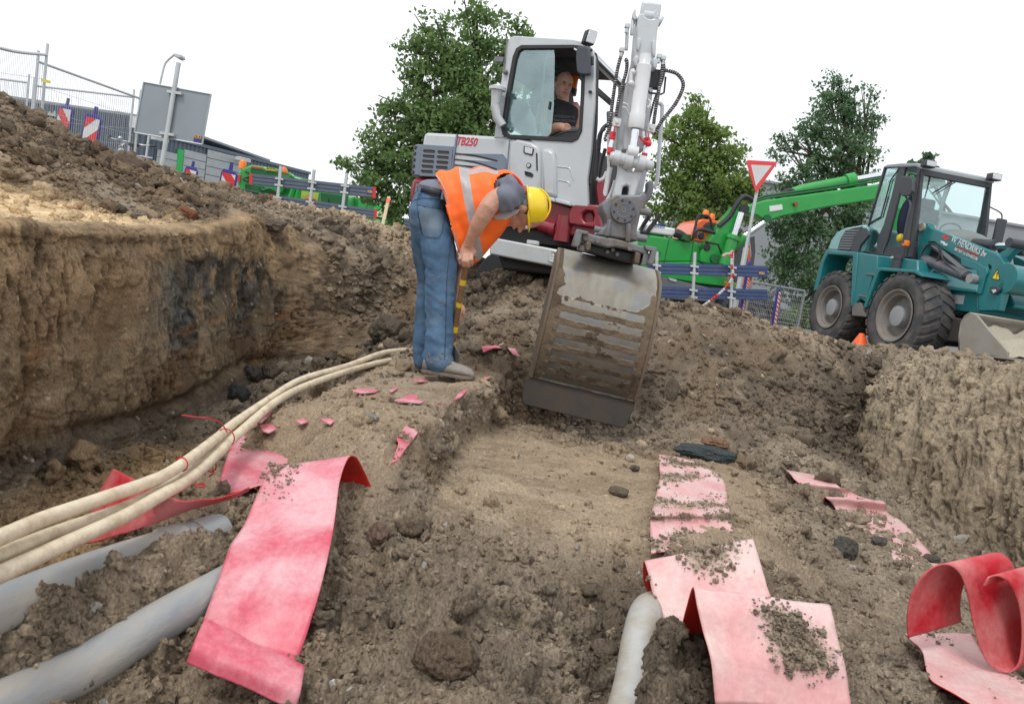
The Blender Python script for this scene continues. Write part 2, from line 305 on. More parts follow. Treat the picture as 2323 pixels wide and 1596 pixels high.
# ------------------------------------------------------------------ base shape of the dig: columns left to right, knots (Y, x, z)
CO = [
 [(-3, -30, -.45), (30, -30, -.45)],
 [(-3, -12, -.42), (30, -14, -.45)],
 [(-3, -6.6, -.4), (4, -6.8, -.4), (8, -6.4, -.42), (11, -6.5, -.45), (30, -7, -.45)],
 [(-3, -5.6, .3), (3, -5.7, .45), (6, -5.3, .6), (7, -4.9, .35), (8.6, -4.6, .1), (10.5, -4.6, -.35), (30, -5.4, -.45)],
 [(-3, -4.5, .55), (2, -4.6, .76), (4.5, -4.4, .98), (5.6, -4.3, .74), (6.3, -3.9, .44), (7.2, -3.6, .36), (8.4, -3.0, .26), (9.2, -3.2, .0), (10.4, -3.6, -.42), (30, -4.4, -.45)],
 [(-3, -3.7, .2), (3, -3.7, .3), (4.4, -3.6, .48), (5.2, -3.5, .34), (6, -3.1, .22), (7, -2.75, .2), (8, -2.2, .24), (9, -2.4, .15), (10.2, -3, -.42), (30, -3.6, -.45)],
 [(-3, -3.0, -.12), (2.5, -2.95, -.07), (4, -2.85, -.05), (4.8, -2.6, .0), (5.4, -2.4, .08), (6.2, -2.15, .16), (7, -1.95, .16), (8, -1.4, .2), (9, -1.4, .05), (10, -2.4, -.42), (30, -2.8, -.45)],
 [(-3, -2.0, -.13), (2, -1.93, -.135), (3.4, -1.90, -.125), (4.3, -1.92, -.07), (5, -1.97, .02), (5.6, -2.0, .07), (6.4, -1.7, -.02), (7.2, -1.3, -.05), (8.2, -.8, .02), (9.2, -.9, -.1), (10, -1.9, -.42), (30, -2, -.45)],
 [(-3, -1.95, -.22), (3.4, -1.86, -.2), (4.3, -1.87, -.16), (5, -1.93, -.1), (5.6, -1.95, -.1), (6.4, -1.5, -.2), (7.2, -1.0, -.12), (8.2, -.5, -.02), (9.2, -.6, -.15), (10, -1.4, -.42), (30, -1.4, -.45)],
 [(-3, -1.9, -.68), (3.4, -1.86, -.65), (4.6, -1.84, -.62), (5.3, -1.92, -.6), (5.8, -1.85, -.6), (6.5, -1.35, -.6), (7.0, -.8, -.25), (8.2, -.3, -.05), (9.2, -.4, -.2), (10, -1, -.42), (30, -1, -.45)],
 [(-3, -1.86, -1.15), (2.9, -1.84, -1.15), (4.1, -1.72, -1.15), (4.9, -1.78, -1.12), (5.7, -1.8, -1.05), (6.3, -1.2, -.85), (6.8, -.6, -.35), (8, -.1, -.1), (9.2, -.2, -.25), (10, -.7, -.42), (30, -.7, -.45)],
 [(-3, -1.5, -1.2), (3.8, -1.45, -1.18), (4.8, -1.4, -1.06), (5.6, -1.3, -.9), (6.2, -.9, -.68), (6.7, -.35, -.2), (7.6, .1, -.12), (9.2, 0, -.3), (10, -.4, -.43), (30, -.4, -.45)],
 [(-3, -1.1, -1.12), (1.5, -1.14, -1.12), (3, -1.15, -1.06), (4.2, -1.08, -.93), (5.2, -.95, -.74), (6, -.55, -.42), (6.6, -.1, .03), (7.4, .3, -.12), (9.2, .2, -.35), (10, 0, -.44), (30, 0, -.45)],
 [(-3, -.97, -.9), (1.2, -.96, -.89), (1.6, -.93, -.885), (2, -.93, -.88), (2.4, -.95, -.84), (3, -.98, -.84), (4.2, -.88, -.77), (5.2, -.65, -.62), (6, -.2, -.3), (6.5, .15, .10), (7.3, .5, -.15), (9.2, .5, -.4), (30, .5, -.45)],
 [(-3, -.9, -.86), (1.2, -.87, -.91), (1.6, -.8, -.88), (2, -.74, -.86), (2.4, -.8, -.78), (3, -.85, -.71), (4.2, -.74, -.70), (5.2, -.4, -.58), (5.8, .05, -.25), (6.3, .4, .09), (7, .75, -.2), (9.2, .8, -.44), (30, .8, -.45)],
 [(-3, -.68, -1.0), (1.2, -.68, -.99), (1.5, -.6, -.99), (1.8, -.52, -.94), (2.05, -.52, -.86), (2.35, -.53, -.76), (2.7, -.54, -.68), (3, -.55, -.67), (4.2, -.46, -.675), (4.9, -.15, -.62), (5.5, .3, -.36), (6.1, .6, -.02), (6.5, .8, .04), (7.2, 1.05, -.25), (9.2, 1.1, -.45), (30, 1.1, -.45)],
 [(-3, -.36, -1.02), (1.2, -.36, -1.0), (1.5, -.33, -1.0), (1.8, -.3, -.93), (2.15, -.3, -.86), (2.45, -.33, -.76), (2.8, -.30, -.67), (3.4, -.25, -.66), (4.4, -.06, -.665), (4.7, .0, -.7), (5.3, .45, -.52), (6, .8, -.14), (6.6, 1.1, -.04), (7.3, 1.3, -.3), (9.2, 1.4, -.45), (30, 1.4, -.45)],
 [(-3, -.08, -.96), (1.2, -.08, -.95), (1.7, -.06, -.9), (2.3, -.18, -.84), (2.9, -.22, -.88), (3.6, -.17, -.91), (4.4, .01, -.93), (4.9, .3, -.92), (5.4, .7, -.66), (6, 1.05, -.2), (6.7, 1.4, -.1), (7.4, 1.6, -.35), (9.2, 1.7, -.45), (30, 1.7, -.45)],
 [(-3, .14, -.95), (1.2, .14, -.94), (1.7, .16, -.93), (2.2, .13, -.89), (3, .1, -.9), (4.4, .35, -.95), (5.0, .65, -.9), (5.5, 1.05, -.62), (6.1, 1.4, -.12), (6.6, 1.65, -.03), (7.4, 1.8, -.3), (9.2, 2.1, -.45), (30, 2.1, -.45)],
 [(-3, .26, -1.02), (1.3, .28, -1.02), (1.75, .32, -1.03), (2.1, .4, -.97), (2.6, .5, -.91), (4.5, .8, -.96), (5, 1.1, -.88), (5.6, 1.45, -.56), (6.2, 1.8, -.12), (6.7, 2.0, -.07), (7.4, 2.2, -.38), (9.2, 2.5, -.45), (30, 2.5, -.45)],
 [(-3, .42, -.93), (1.5, .44, -.9), (1.8, .5, -.86), (2.2, .6, -.84), (3, .95, -.88), (4.5, 1.2, -.9), (5.2, 1.5, -.74), (5.8, 1.8, -.46), (6.4, 2.2, -.17), (6.9, 2.4, -.2), (7.6, 2.6, -.4), (9.2, 3, -.45), (30, 3, -.45)],
 [(-3, .8, -.93), (1.5, .85, -.90), (2.4, 1.05, -.91), (3.2, 1.35, -.94), (4.5, 1.6, -.94), (5.4, 1.9, -.74), (6, 2.2, -.48), (6.6, 2.6, -.2), (7.2, 2.8, -.22), (7.8, 3, -.4), (9.2, 3.4, -.45), (30, 3.4, -.45)],
 [(-3, 1.3, -.94), (1.5, 1.35, -.94), (2.4, 1.55, -.96), (3.4, 1.75, -.96), (4.5, 1.95, -.97), (5.5, 2.25, -.8), (6.2, 2.6, -.5), (6.9, 3, -.25), (7.6, 3.2, -.25), (8.2, 3.4, -.4), (9.2, 3.7, -.45), (30, 3.7, -.45)],
 [(-3, 1.8, -1.0), (1.5, 1.85, -1.0), (2.6, 2.0, -1.0), (3.6, 2.15, -1.0), (4.6, 2.3, -1.02), (5.6, 2.55, -.92), (6.3, 2.9, -.6), (7, 3.25, -.3), (7.7, 3.5, -.24), (8.4, 3.7, -.4), (9.4, 4, -.45), (30, 4, -.45)],
 [(-3, 2.25, -1.04), (1.5, 2.3, -1.04), (3.4, 2.46, -1.03), (4.2, 2.52, -1.03), (5.2, 2.6, -1.02), (6, 2.82, -.95), (6.6, 3.15, -.6), (7.2, 3.5, -.3), (7.8, 3.8, -.22), (8.6, 4, -.4), (9.6, 4.3, -.45), (30, 4.3, -.45)],
 [(-3, 2.36, -.65), (2, 2.42, -.65), (3.4, 2.58, -.62), (4.2, 2.64, -.62), (5.2, 2.74, -.62), (6, 2.98, -.6), (6.6, 3.3, -.42), (7.2, 3.7, -.26), (7.9, 4, -.24), (8.8, 4.3, -.42), (9.8, 4.6, -.45), (30, 4.6, -.45)],
 [(-3, 2.6, -.08), (2, 2.66, -.06), (3.2, 2.74, -.07), (4.0, 2.84, -.1), (5, 2.94, -.17), (5.8, 3.12, -.2), (6.5, 3.45, -.24), (7.2, 3.9, -.24), (8, 4.3, -.26), (9, 4.6, -.43), (30, 4.9, -.45)],
 [(-3, 2.95, -.03), (2, 3.0, -.0), (3.2, 3.05, -.02), (4, 3.15, -.08), (5, 3.25, -.17), (5.8, 3.45, -.19), (6.5, 3.7, -.24), (7.3, 4.3, -.25), (8, 4.7, -.3), (9, 5, -.44), (30, 5.3, -.45)],
 [(-3, 3.5, -.1), (3, 3.6, -.08), (5, 3.8, -.2), (6.5, 4.3, -.28), (7.5, 4.9, -.32), (8.3, 5.3, -.42), (30, 6, -.45)],
 [(-3, 4.4, -.36), (4, 4.6, -.38), (7, 5.4, -.42), (9, 6.2, -.45), (30, 7, -.45)],
 [(-3, 8, -.45), (30, 9, -.45)],
 [(-3, 20, -.45), (30, 20, -.45)],
]
NC = len(CO)
def rowset():
    y = [-1.5]; 
    while y[-1] < 17:
        t = y[-1]; d = .08 if t < .5 else (.02 if t < .85 else min(.0045+.0021*(t-.8)**1.6, .017) if t < 8.2 else .017+.03*(t-8.2))
        y.append(t+d)
    return np.array(y)
ys = rowset()
segn = [2, 4, 14, 44, 46, 44, 60, 16, 50, 72, 48, 44, 34, 34, 46, 50, 46, 44, 44, 44, 50, 50, 52, 46, 34, 60, 34, 26, 20, 12, 4]
ci = np.concatenate([np.arange(n_)/n_+k for k, n_ in enumerate(segn)]+[[NC-1]])
kx = np.array([np.interp(ys, [k[0] for k in c], [k[1] for k in c]) for c in CO]).T      # rows x columns
kz = np.array([np.interp(ys, [k[0] for k in c], [k[2] for k in c]) for c in CO]).T
# soften the knots along the dig with a running mean that widens with distance
def smooth_rows(a):
    yy = np.arange(-3, 20, .05); r = np.empty((len(yy), a.shape[1]))
    for j in range(a.shape[1]): r[:, j] = np.interp(yy, ys, a[:, j])
    k = np.exp(-np.linspace(-2, 2, 9)**2); k /= k.sum(); p = np.pad(r, ((4, 4), (0, 0)), 'edge')
    r = sum(k[i]*p[i:i+len(yy)] for i in range(9))
    return np.array([np.interp(ys, yy, r[:, j]) for j in range(a.shape[1])]).T
kx, kz = smooth_rows(kx), smooth_rows(kz)
def cmr(K, t):
    i = np.clip(np.floor(t).astype(int), 0, NC-2); f = t-i; g = lambda q: K[:, np.clip(q, 0, NC-1)]
    a, b, c, d = g(i-1), g(i), g(i+1), g(i+2)
    cr = .5*(2*b+(c-a)*f+(2*a-5*b+4*c-d)*f*f+(3*b-a-3*c+d)*f**3); ln = b+(c-b)*f
    return ln*.5+cr*.5
GX, GZZ = cmr(kx, ci), cmr(kz, ci)
R_, C_ = GX.shape
P = np.stack([GX, np.repeat(ys[:, None], C_, 1), GZZ], -1).astype(np.float64)
def grid_normals(P):
    du = np.gradient(P, axis=1); dv = np.gradient(P, axis=0); n = np.cross(du, dv); n /= np.linalg.norm(n, axis=-1, keepdims=True)+1e-12
    return n
N = grid_normals(P)
for _ in range(2):
    N = (N + np.roll(N, 3, 0)+np.roll(N, -3, 0)+np.roll(N, 3, 1)+np.roll(N, -3, 1)); N /= np.linalg.norm(N, axis=-1, keepdims=True)
flat = P.reshape(-1, 3); nf = N.reshape(-1, 3)
CI = np.repeat(ci[None], R_, 0).reshape(-1); YY = flat[:, 1]
def sst(a, b, x): t = np.clip((x-a)/(b-a), 0, 1); return t*t*(3-2*t)
def band(x, a, b, c, d): return sst(a, b, x)*(1-sst(c, d, x))
wallL = band(CI, 6.7, 7.2, 9.7, 10.2)*(1-sst(5.6, 6.6, YY))
wallR = band(CI, 23.7, 24.3, 25.8, 26.6)*(1-sst(6, 6.8, YY))
shelf = band(CI, 5.6, 6.2, 6.8, 7.1)*(1-sst(3.9, 4.8, YY))
floorC = band(CI, 16.6, 17.2, 20.2, 21.5)*band(YY, 2.1, 2.7, 3.9, 4.6)
bench = band(CI, 12.8, 13.5, 15.8, 16.3)*band(YY, 1.9, 2.6, 4.2, 4.8)
farz = sst(8.6, 10.5, YY)
outer = np.maximum(1-sst(1.6, 2.3, CI), sst(28.5, 29.2, CI))
calm = np.clip(np.maximum.reduce([wallL*.85, wallR*.6, shelf*.9, floorC*.80, bench*.8, farz, outer]), 0, 1)
Pf = flat
big = fbm(Pf, 1.7, 4, 3)
med = fbm(Pf*np.array([1, 1, 1]), 7, 4, 11)
d = big*.055*(1-.55*np.maximum(shelf, floorC))*(1-.8*np.maximum(farz, outer)) + med*.02*(1-.7*shelf-.35*floorC)*(1-farz)
rub = np.clip(.5+1.3*fbm(Pf, 2.3, 3, 31), 0.08, 1)*(1-calm)           # where loose lumps lie
warp = np.stack([fbm(Pf, 9, 2, 51+k) for k in range(3)], -1)
p1, c1 = pebbles(Pf+warp*.02, .17, 5, .3); p2, c2 = pebbles(Pf+warp*.012, .075, 15, .55); p3, c3 = pebbles(Pf+warp*.006, .034, 25, .65); p4, c4 = pebbles(Pf+warp*.003, .017, 35, .7)
def billow(p, sc, oc, s, gain=.55):
    """rounded crumbs parted by sharp creases"""
    a, t, r = 1., 0., 0
    for k in range(oc): r = r+np.abs(vnoise(p*(sc*2.1**k)+k*11.7, s+k))*a; t += a; a *= gain
    return r/t
lump = p1*.5*rub*(1-wallL) + p2*.7*rub*(1-wallL) + p3*.8*(rub*.75+.25*(1-calm)+.05*(1-wallL)) + p4*.8*(.5+.5*(1-calm))
cr = billow(Pf+warp*.03, 9, 5, 401, .62); cr2 = billow(Pf+warp*.01, 34, 3, 421, .65)
lump = lump + (cr-.25)*.075*(rub*.85+.15*(1-calm)) + (cr2-.25)*.022*(.35+.65*(1-calm))*(1-.85*wallL)
rough = fbm(Pf, 40, 3, 61, .6, True)*.003*(1-.45*calm) + fbm(Pf, 90, 2, 71, .6)*.002
d = d+lump*(1-.85*farz)*(1-shelf*.6)+rough
# tooth and spade marks dragged down the cut faces
def streak(p, dirv, sc, s, ratio=.16):
    dirv = np.array(dirv, float); dirv /= np.linalg.norm(dirv)
    a = p@dirv; q = p-a[:, None]*dirv[None]
    return q*sc + a[:, None]*dirv[None]*sc*ratio
wq = Pf+warp*.012
gl = fbm(streak(wq, (.0, -.35, 1), 70, 0, .13), 1, 3, 81, .6, True)
pit = np.clip(fbm(streak(wq, (.0, -.3, 1), 62, 0, .28), 1, 3, 85)-.10, 0, 1)*sst(-.35, .15, fbm(Pf, 3.1, 3, 86))
slab = sst(-.14, .02, fbm(Pf, 2.9, 3, 87))                                  # smooth sliced patches
slabe = fbm(Pf, 2.9, 3, 87)
d = d + wallL*(gl*.005*(1-.8*slab) - pit*.075*(1-.9*slab) + fbm(Pf, 1.6, 2, 91)*.035 + .010*sst(.0, .04, slabe) + .010*sst(.02, .05, fbm(Pf*np.array([1, 1, 2.2]), 4.3, 3, 99)))
gr = fbm(streak(wq, (.1, .62, 1), 60, 0, .12), 1, 4, 95, .62, True)
pr = np.clip(fbm(streak(wq, (.1, .62, 1), 34, 0, .2), 1, 3, 97)-.14, 0, 1)
d = d + wallR*(gr*.012 - pr*.07 + fbm(streak(Pf, (.1, .62, 1), 5, 0, .3), 1, 3, 93)*.05 + (cr-.25)*.012)
# undercut ledge low on the left face
d = d + wallL*np.exp(-((Pf[:, 2]+.99+.03*np.sin(Pf[:, 1]*2.1))/.035)**2)*-.045*sst(2.8, 3.4, YY)
scr = fbm(streak(Pf, (.9, .3, 0), 16, 0), 1, 3, 101, .55, True)
d = d + np.maximum(floorC, shelf)*scr*.007
nearC = (1-sst(1.9, 2.5, YY))*band(CI, 15.2, 16, 18.6, 19.2)
d = d + nearC*((billow(Pf+warp*.05, 5.5, 5, 441, .6)-.25)*.13+fbm(Pf, 4, 3, 451)*.03) + (1-sst(1.9, 2.5, YY))*band(CI, 12.8, 13.4, 23, 24)*(cr-.25)*.035
far_fade = 1-farz*.9
Pf2 = Pf + nf*(d*far_fade)[:, None]
XX = Pf2[:, 0]; Pf2[:, 2] += .075*np.exp(-((XX-(-.885+.24*(YY-1.2)))/.06)**2)*band(YY, 1.12, 1.42, 1.8, 2.0)*(1+.5*fbm(Pf, 9, 3, 461)) + .05*np.exp(-(((XX+.885)/.05)**2+((YY-1.62)/.11)**2))
Pf2[:, 2] += .10*np.exp(-((XX-(.40+.27*(YY-1.45)))/.05)**2)*band(YY, .9, 1.2, 1.68, 1.86)*(1+.5*fbm(Pf, 9, 3, 463))
Pf2[:, 2] -= .14*np.exp(-(((XX+.80)/.13)**2+((YY-2.62)/.36)**2))
# the dig melts into the flat street beyond
flatz = sst(9.6, 11.5, YY); Pf2[:, 2] = Pf2[:, 2]*(1-flatz)+(-.452)*flatz
Pf2[:, 2] = Pf2[:, 2]*(1-outer)+(-.452+0*outer)*outer
def lookup(px, py, tmin=.6):
    """first soil point under a pixel (used to seat things on the soil)"""
    v = Vector(ray(px, py)); q = Pf2; fx = np.array([_f.x, _f.y, _f.z]); c = q@fx
    ok = c > .3; X_ = 1161+FPX*(q@np.array(_r))/np.where(ok, c, 1); Y_ = 798-FPX*(q@np.array(_u))/np.where(ok, c, 1)
    dd = np.where(ok, (X_-px)**2+(Y_-py)**2, 1e12); k = np.nonzero(dd < max(36, dd.min()*1.2+4))[0]
    k = k[np.argmin(c[k])]; return Vector(q[k])
def soil_grid(cell=.03):
    ix = np.floor(Pf2[:, 0]/cell).astype(int); iy = np.floor(Pf2[:, 1]/cell).astype(int)
    m_ = (np.abs(Pf2[:, 0]) < 8) & (YY > 0) & (YY < 12); W, H = int(16/cell)+2, int(12.5/cell)+2
    g = np.full((W, H), -9., np.float32); a = np.clip(ix+int(8/cell), 0, W-1)[m_]; b = np.clip(iy, 0, H-1)[m_]
    np.maximum.at(g, (a, b), Pf2[m_, 2].astype(np.float32))
    for _ in range(6):
        h = g < -5; s_ = np.maximum.reduce([np.roll(g, 1, 0), np.roll(g, -1, 0), np.roll(g, 1, 1), np.roll(g, -1, 1)]); g = np.where(h, s_, g)
    return g, cell
SG, SGC = soil_grid()
def soil(x, y):
    return float(SG[min(max(int(math.floor(x/SGC))+int(8/SGC), 0), SG.shape[0]-1), min(max(int(math.floor(y/SGC)), 0), SG.shape[1]-1)])
# ------------------------------------------------------------------ soil colour: earth tones by region, plus shade painted into pits and hollows
tan = np.array([.31, .245, .17]); drygrey = np.array([.27, .225, .17]); dark = np.array([.095, .077, .058]); brown = np.array([.18, .134, .09])
clay = np.array([.13, .135, .13]); sand = np.array([.60, .45, .27]); rust = np.array([.25, .12, .05]); pale = np.array([.42, .34, .24])
n1 = fbm(Pf, 1.3, 4, 201); n2 = fbm(Pf, 6, 4, 211); n3 = fbm(Pf, 24, 3, 221); n4 = fbm(Pf, 3.2, 4, 231)
def mixc(c, k, w_): w_ = np.clip(w_, 0, 1)[:, None]; return c*(1-w_)+k*w_
colr = np.repeat(brown[None], len(Pf), 0)
colr = mixc(colr, drygrey, sst(-.25, .35, n1+.5*n2)*.8)
colr = mixc(colr, dark, sst(.1, .5, n4+.4*n2)*.7)
X3 = Pf[:, 0]; Z3 = Pf[:, 2]
colr = mixc(colr, drygrey*1.02, band(CI, 20, 22, 28, 29)*.75)
colr = mixc(colr, tan*1.02, np.maximum(floorC*.75, bench*.45))
near = (1-sst(2.0, 2.8, YY)); colr = mixc(colr, drygrey*.95, near*band(CI, 13, 14, 23, 24)*.5)
colr = mixc(colr, tan, near*band(CI, 10, 12, 14, 17)*.3)
colr = mixc(colr, dark*.8, band(CI, 18.4, 18.9, 20.4, 21.2)*band(YY, 1.2, 1.5, 2.2, 2.7)*.6)  # darker strip along the near hollow
slopeF = band(CI, 13, 14, 23.5, 24.5)*band(YY, 4.5, 5.0, 7.4, 8.2); colr = mixc(colr, dark*1.15, slopeF*(.42+.6*n4+.4*n2)); colr = mixc(colr, dark*.8, band(CI, 21.5, 22.6, 24.2, 25)*band(YY, 4.6, 5.3, 6.6, 7.2)*.75)  # far slope darker, darkest in the inner right corner
colr = mixc(colr, brown, floorC*sst(.0, .3, n2+.4*n3)*.6)
# trench bottom and the clods tipped on it: dark
colr = mixc(colr, dark*.85, band(CI, 10.2, 10.8, 13, 13.6)*band(YY, 3.8, 4.6, 6.4, 7)*(.75+.4*n2))
colr = mixc(colr, np.array([.27, .18, .095]), band(CI, 9.8, 10.4, 12.6, 13.2)*(1-sst(3.4, 4.2, YY))*.75)
# spoil heap
hp = band(CI, 2.2, 3, 5.4, 6)*(1-sst(6.6, 7.6, YY)); colr = mixc(colr, brown*.95, hp*.5); colr = mixc(colr, dark, hp*sst(.0, .4, n4+.5*n2)*.8)
sh2 = band(CI, 3.6, 4.2, 8, 8.6)*band(YY, 7.1, 7.6, 9.3, 9.8)*sst(-2.9, -2.3, X3); colr = mixc(colr, pale, sh2*.9)
colr = mixc(colr, pale*.9, band(CI, 14, 15, 22, 23)*band(YY, 6.0, 6.4, 8, 9)*sst(.0, .3, n1+n2*.3)*.5)
colr = mixc(colr, sand*(1+.25*n3[:, None]), shelf*sst(-.35, .1, n4*.6+.35+.4*n2))
# strata in the left face
zz = Z3+.08*n1+.05*n4
L1 = mixc(np.repeat(np.array([[.34, .24, .14]]), len(Pf), 0), np.array([.175, .112, .062]), sst(-.25, -.75, zz))
L1 = mixc(L1, brown*.9, sst(-.1, .4, n4)*.5); L1 = mixc(L1, clay*1.1, band(YY+.5*n1, 3.6, 4.2, 5.5, 5.9)*band(zz, -.78, -.62, -.3, -.2)*sst(-.45, .0, n2+.5*n4))
L1 = mixc(L1, dark*.5, band(YY, 3.8, 4.3, 5.6, 6.0)*band(zz, -.78, -.66, -.26, -.18)*sst(-.15, .15, n2+.3*n3)*.9)
L1 = mixc(L1, rust, np.exp(-((zz+.62)/.03)**2)*sst(-.1, .3, n2)*.8)
L1 = mixc(L1, np.array([.29, .225, .145]), slab*.55*sst(-.3, -.6, zz)); L1 = mixc(L1, clay*.9, sst(-1.0, -1.1, zz+.04*n2)*.6)
L1 = mixc(L1, L1*.5, np.clip(pit*8, 0, .85)); L1 = mixc(L1, brown*.6, sst(.05, .4, fbm(streak(Pf, (0, -.35, 1), 9, 0, .3), 1, 4, 261))*.6); L1 = mixc(L1, dark*.7, sst(-.92, -1.02, zz)*.6); L1 = L1*(1+.22*fbm(Pf, 14, 4, 251)[:, None])  # pits and undercut foot darkened as painted shade; brown streaks are soil
colr = colr*(1-wallL[:, None])+L1*wallL[:, None]
RW = mixc(np.repeat(np.array([[.38, .315, .225]]), len(Pf), 0), brown*.85, sst(-.1, -.45, gr)*.5+.35*sst(-.5, -.9, Z3)); RW = mixc(RW, dark*.8, np.clip(pr*3.5, 0, .6))  # browner in grooves and low down, darkest in the scrape pits
colr = colr*(1-wallR[:, None])+RW*wallR[:, None]
colr = mixc(colr, dark*.8, (c1 > .78)*(p1 > .01)*rub*.6); colr = mixc(colr, dark*.9, (c2 > .72)*(p2 > .004)*rub*.7); colr = mixc(colr, pale, (c4 > .965)*(p4 > .002)*.8)
colr = colr*(1+.2*n3[:, None])
colr = mixc(colr, colr*.72, sst(-.1, .5, -med)*.5+.5*sst(-.1, .4, fbm(Pf, 11, 3, 241))*(1-calm))  # hollows darkened, their shade put into the colour; random mottling on loose soil
street = np.array([.20, .18, .155]); colr = mixc(colr, street, np.maximum(flatz, outer))
colr = colr*np.array([1.25, 1.24, 1.235])*(1+.12*np.maximum(floorC, bench))[:, None]*(1-.08*wallR)[:, None]
colr = mixc(colr, street, np.maximum(flatz, outer)); colr = np.clip(colr, .02, .9)
me = bpy.data.meshes.new('ground')
idx = np.arange(R_*C_).reshape(R_, C_)
q4 = np.stack([idx[:-1, :-1], idx[:-1, 1:], idx[1:, 1:], idx[1:, :-1]], -1).reshape(-1, 4)
me.vertices.add(len(Pf2)); me.vertices.foreach_set('co', Pf2.astype(np.float32).ravel())
me.loops.add(q4.size); me.loops.foreach_set('vertex_index', q4.astype(np.int32).ravel())
me.polygons.add(len(q4)); me.polygons.foreach_set('loop_start', np.arange(0, q4.size, 4, dtype=np.int32)); me.polygons.foreach_set('loop_total', np.full(len(q4), 4, np.int32))
me.update(calc_edges=True)
me.polygons.foreach_set('use_smooth', np.ones(len(q4), bool))
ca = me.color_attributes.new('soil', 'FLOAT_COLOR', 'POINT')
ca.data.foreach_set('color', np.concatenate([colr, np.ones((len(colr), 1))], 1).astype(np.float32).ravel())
def soil_mat(name, attr=True, base=(.2, .15, .1)):
    m = bpy.data.materials.new(name); m.use_nodes = True; nt = m.node_tree; b = nt.nodes['Principled BSDF']; L = nt.links.new
    tc = _n(nt, 'ShaderNodeTexCoord'); n1_ = _n(nt, 'ShaderNodeTexNoise'); n1_.inputs['Scale'].default_value = 90; n1_.inputs['Detail'].default_value = 7; n1_.inputs['Roughness'].default_value = .7
    L(tc.outputs['Object'], n1_.inputs[0]); mr = _n(nt, 'ShaderNodeMapRange'); mr.inputs[1].default_value = .3; mr.inputs[2].default_value = .7; mr.inputs[3].default_value = .66; mr.inputs[4].default_value = 1.3
    L(n1_.outputs[0], mr.inputs[0]); mu = _n(nt, 'ShaderNodeMixRGB', blend_type='MULTIPLY'); mu.inputs[0].default_value = 1
    if attr: a = _n(nt, 'ShaderNodeAttribute'); a.attribute_name = 'soil'; L(a.outputs['Color'], mu.inputs[1])
    else: mu.inputs[1].default_value = (*base, 1)
    L(mr.outputs[0], mu.inputs[2]); L(mu.outputs[0], b.inputs['Base Color']); b.inputs['Roughness'].default_value = .95; b.inputs['Specular IOR Level'].default_value = .15
    vo = _n(nt, 'ShaderNodeTexVoronoi'); vo.inputs['Scale'].default_value = 85; vo.inputs['Detail'].default_value = 2; vo.inputs['Randomness'].default_value = 1
    nd = _n(nt, 'ShaderNodeMixRGB'); nd.blend_type = 'ADD'; nd.inputs[0].default_value = .02; L(tc.outputs['Object'], nd.inputs[1]); L(n1_.outputs['Color'], nd.inputs[2]); L(nd.outputs[0], vo.inputs['Vector'])
    b1 = _n(nt, 'ShaderNodeBump', invert=True); b1.inputs['Strength'].default_value = .7; b1.inputs['Distance'].default_value = .005; L(vo.outputs['Distance'], b1.inputs['Height'])
    bp = _n(nt, 'ShaderNodeBump'); bp.inputs['Strength'].default_value = 1; bp.inputs['Distance'].default_value = .006; L(n1_.outputs[0], bp.inputs['Height']); L(b1.outputs[0], bp.inputs['Normal']); L(bp.outputs[0], b.inputs['Normal'])
    return m
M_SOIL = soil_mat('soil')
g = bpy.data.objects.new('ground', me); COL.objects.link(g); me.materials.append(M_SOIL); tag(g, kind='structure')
# wide flat street and yard round the dig
mb = MB(); mb.add([(-400, 9, -.462), (400, 9, -.462), (400, 600, -.462), (-400, 600, -.462)], [(0, 1, 2, 3)])
mb.add([(-400, -200, -.462), (-19.9, -200, -.462), (-19.9, 9, -.462), (-400, 9, -.462)], [(0, 1, 2, 3)])
mb.add([(19.9, -200, -.462), (400, -200, -.462), (400, 9, -.462), (19.9, 9, -.462)], [(0, 1, 2, 3)])
tag(mb.build('road', mat('asphalt', (.16, .155, .145), .9, bump=.3, bscale=80, var=.2, vscale=.6), smooth=0), kind='structure')
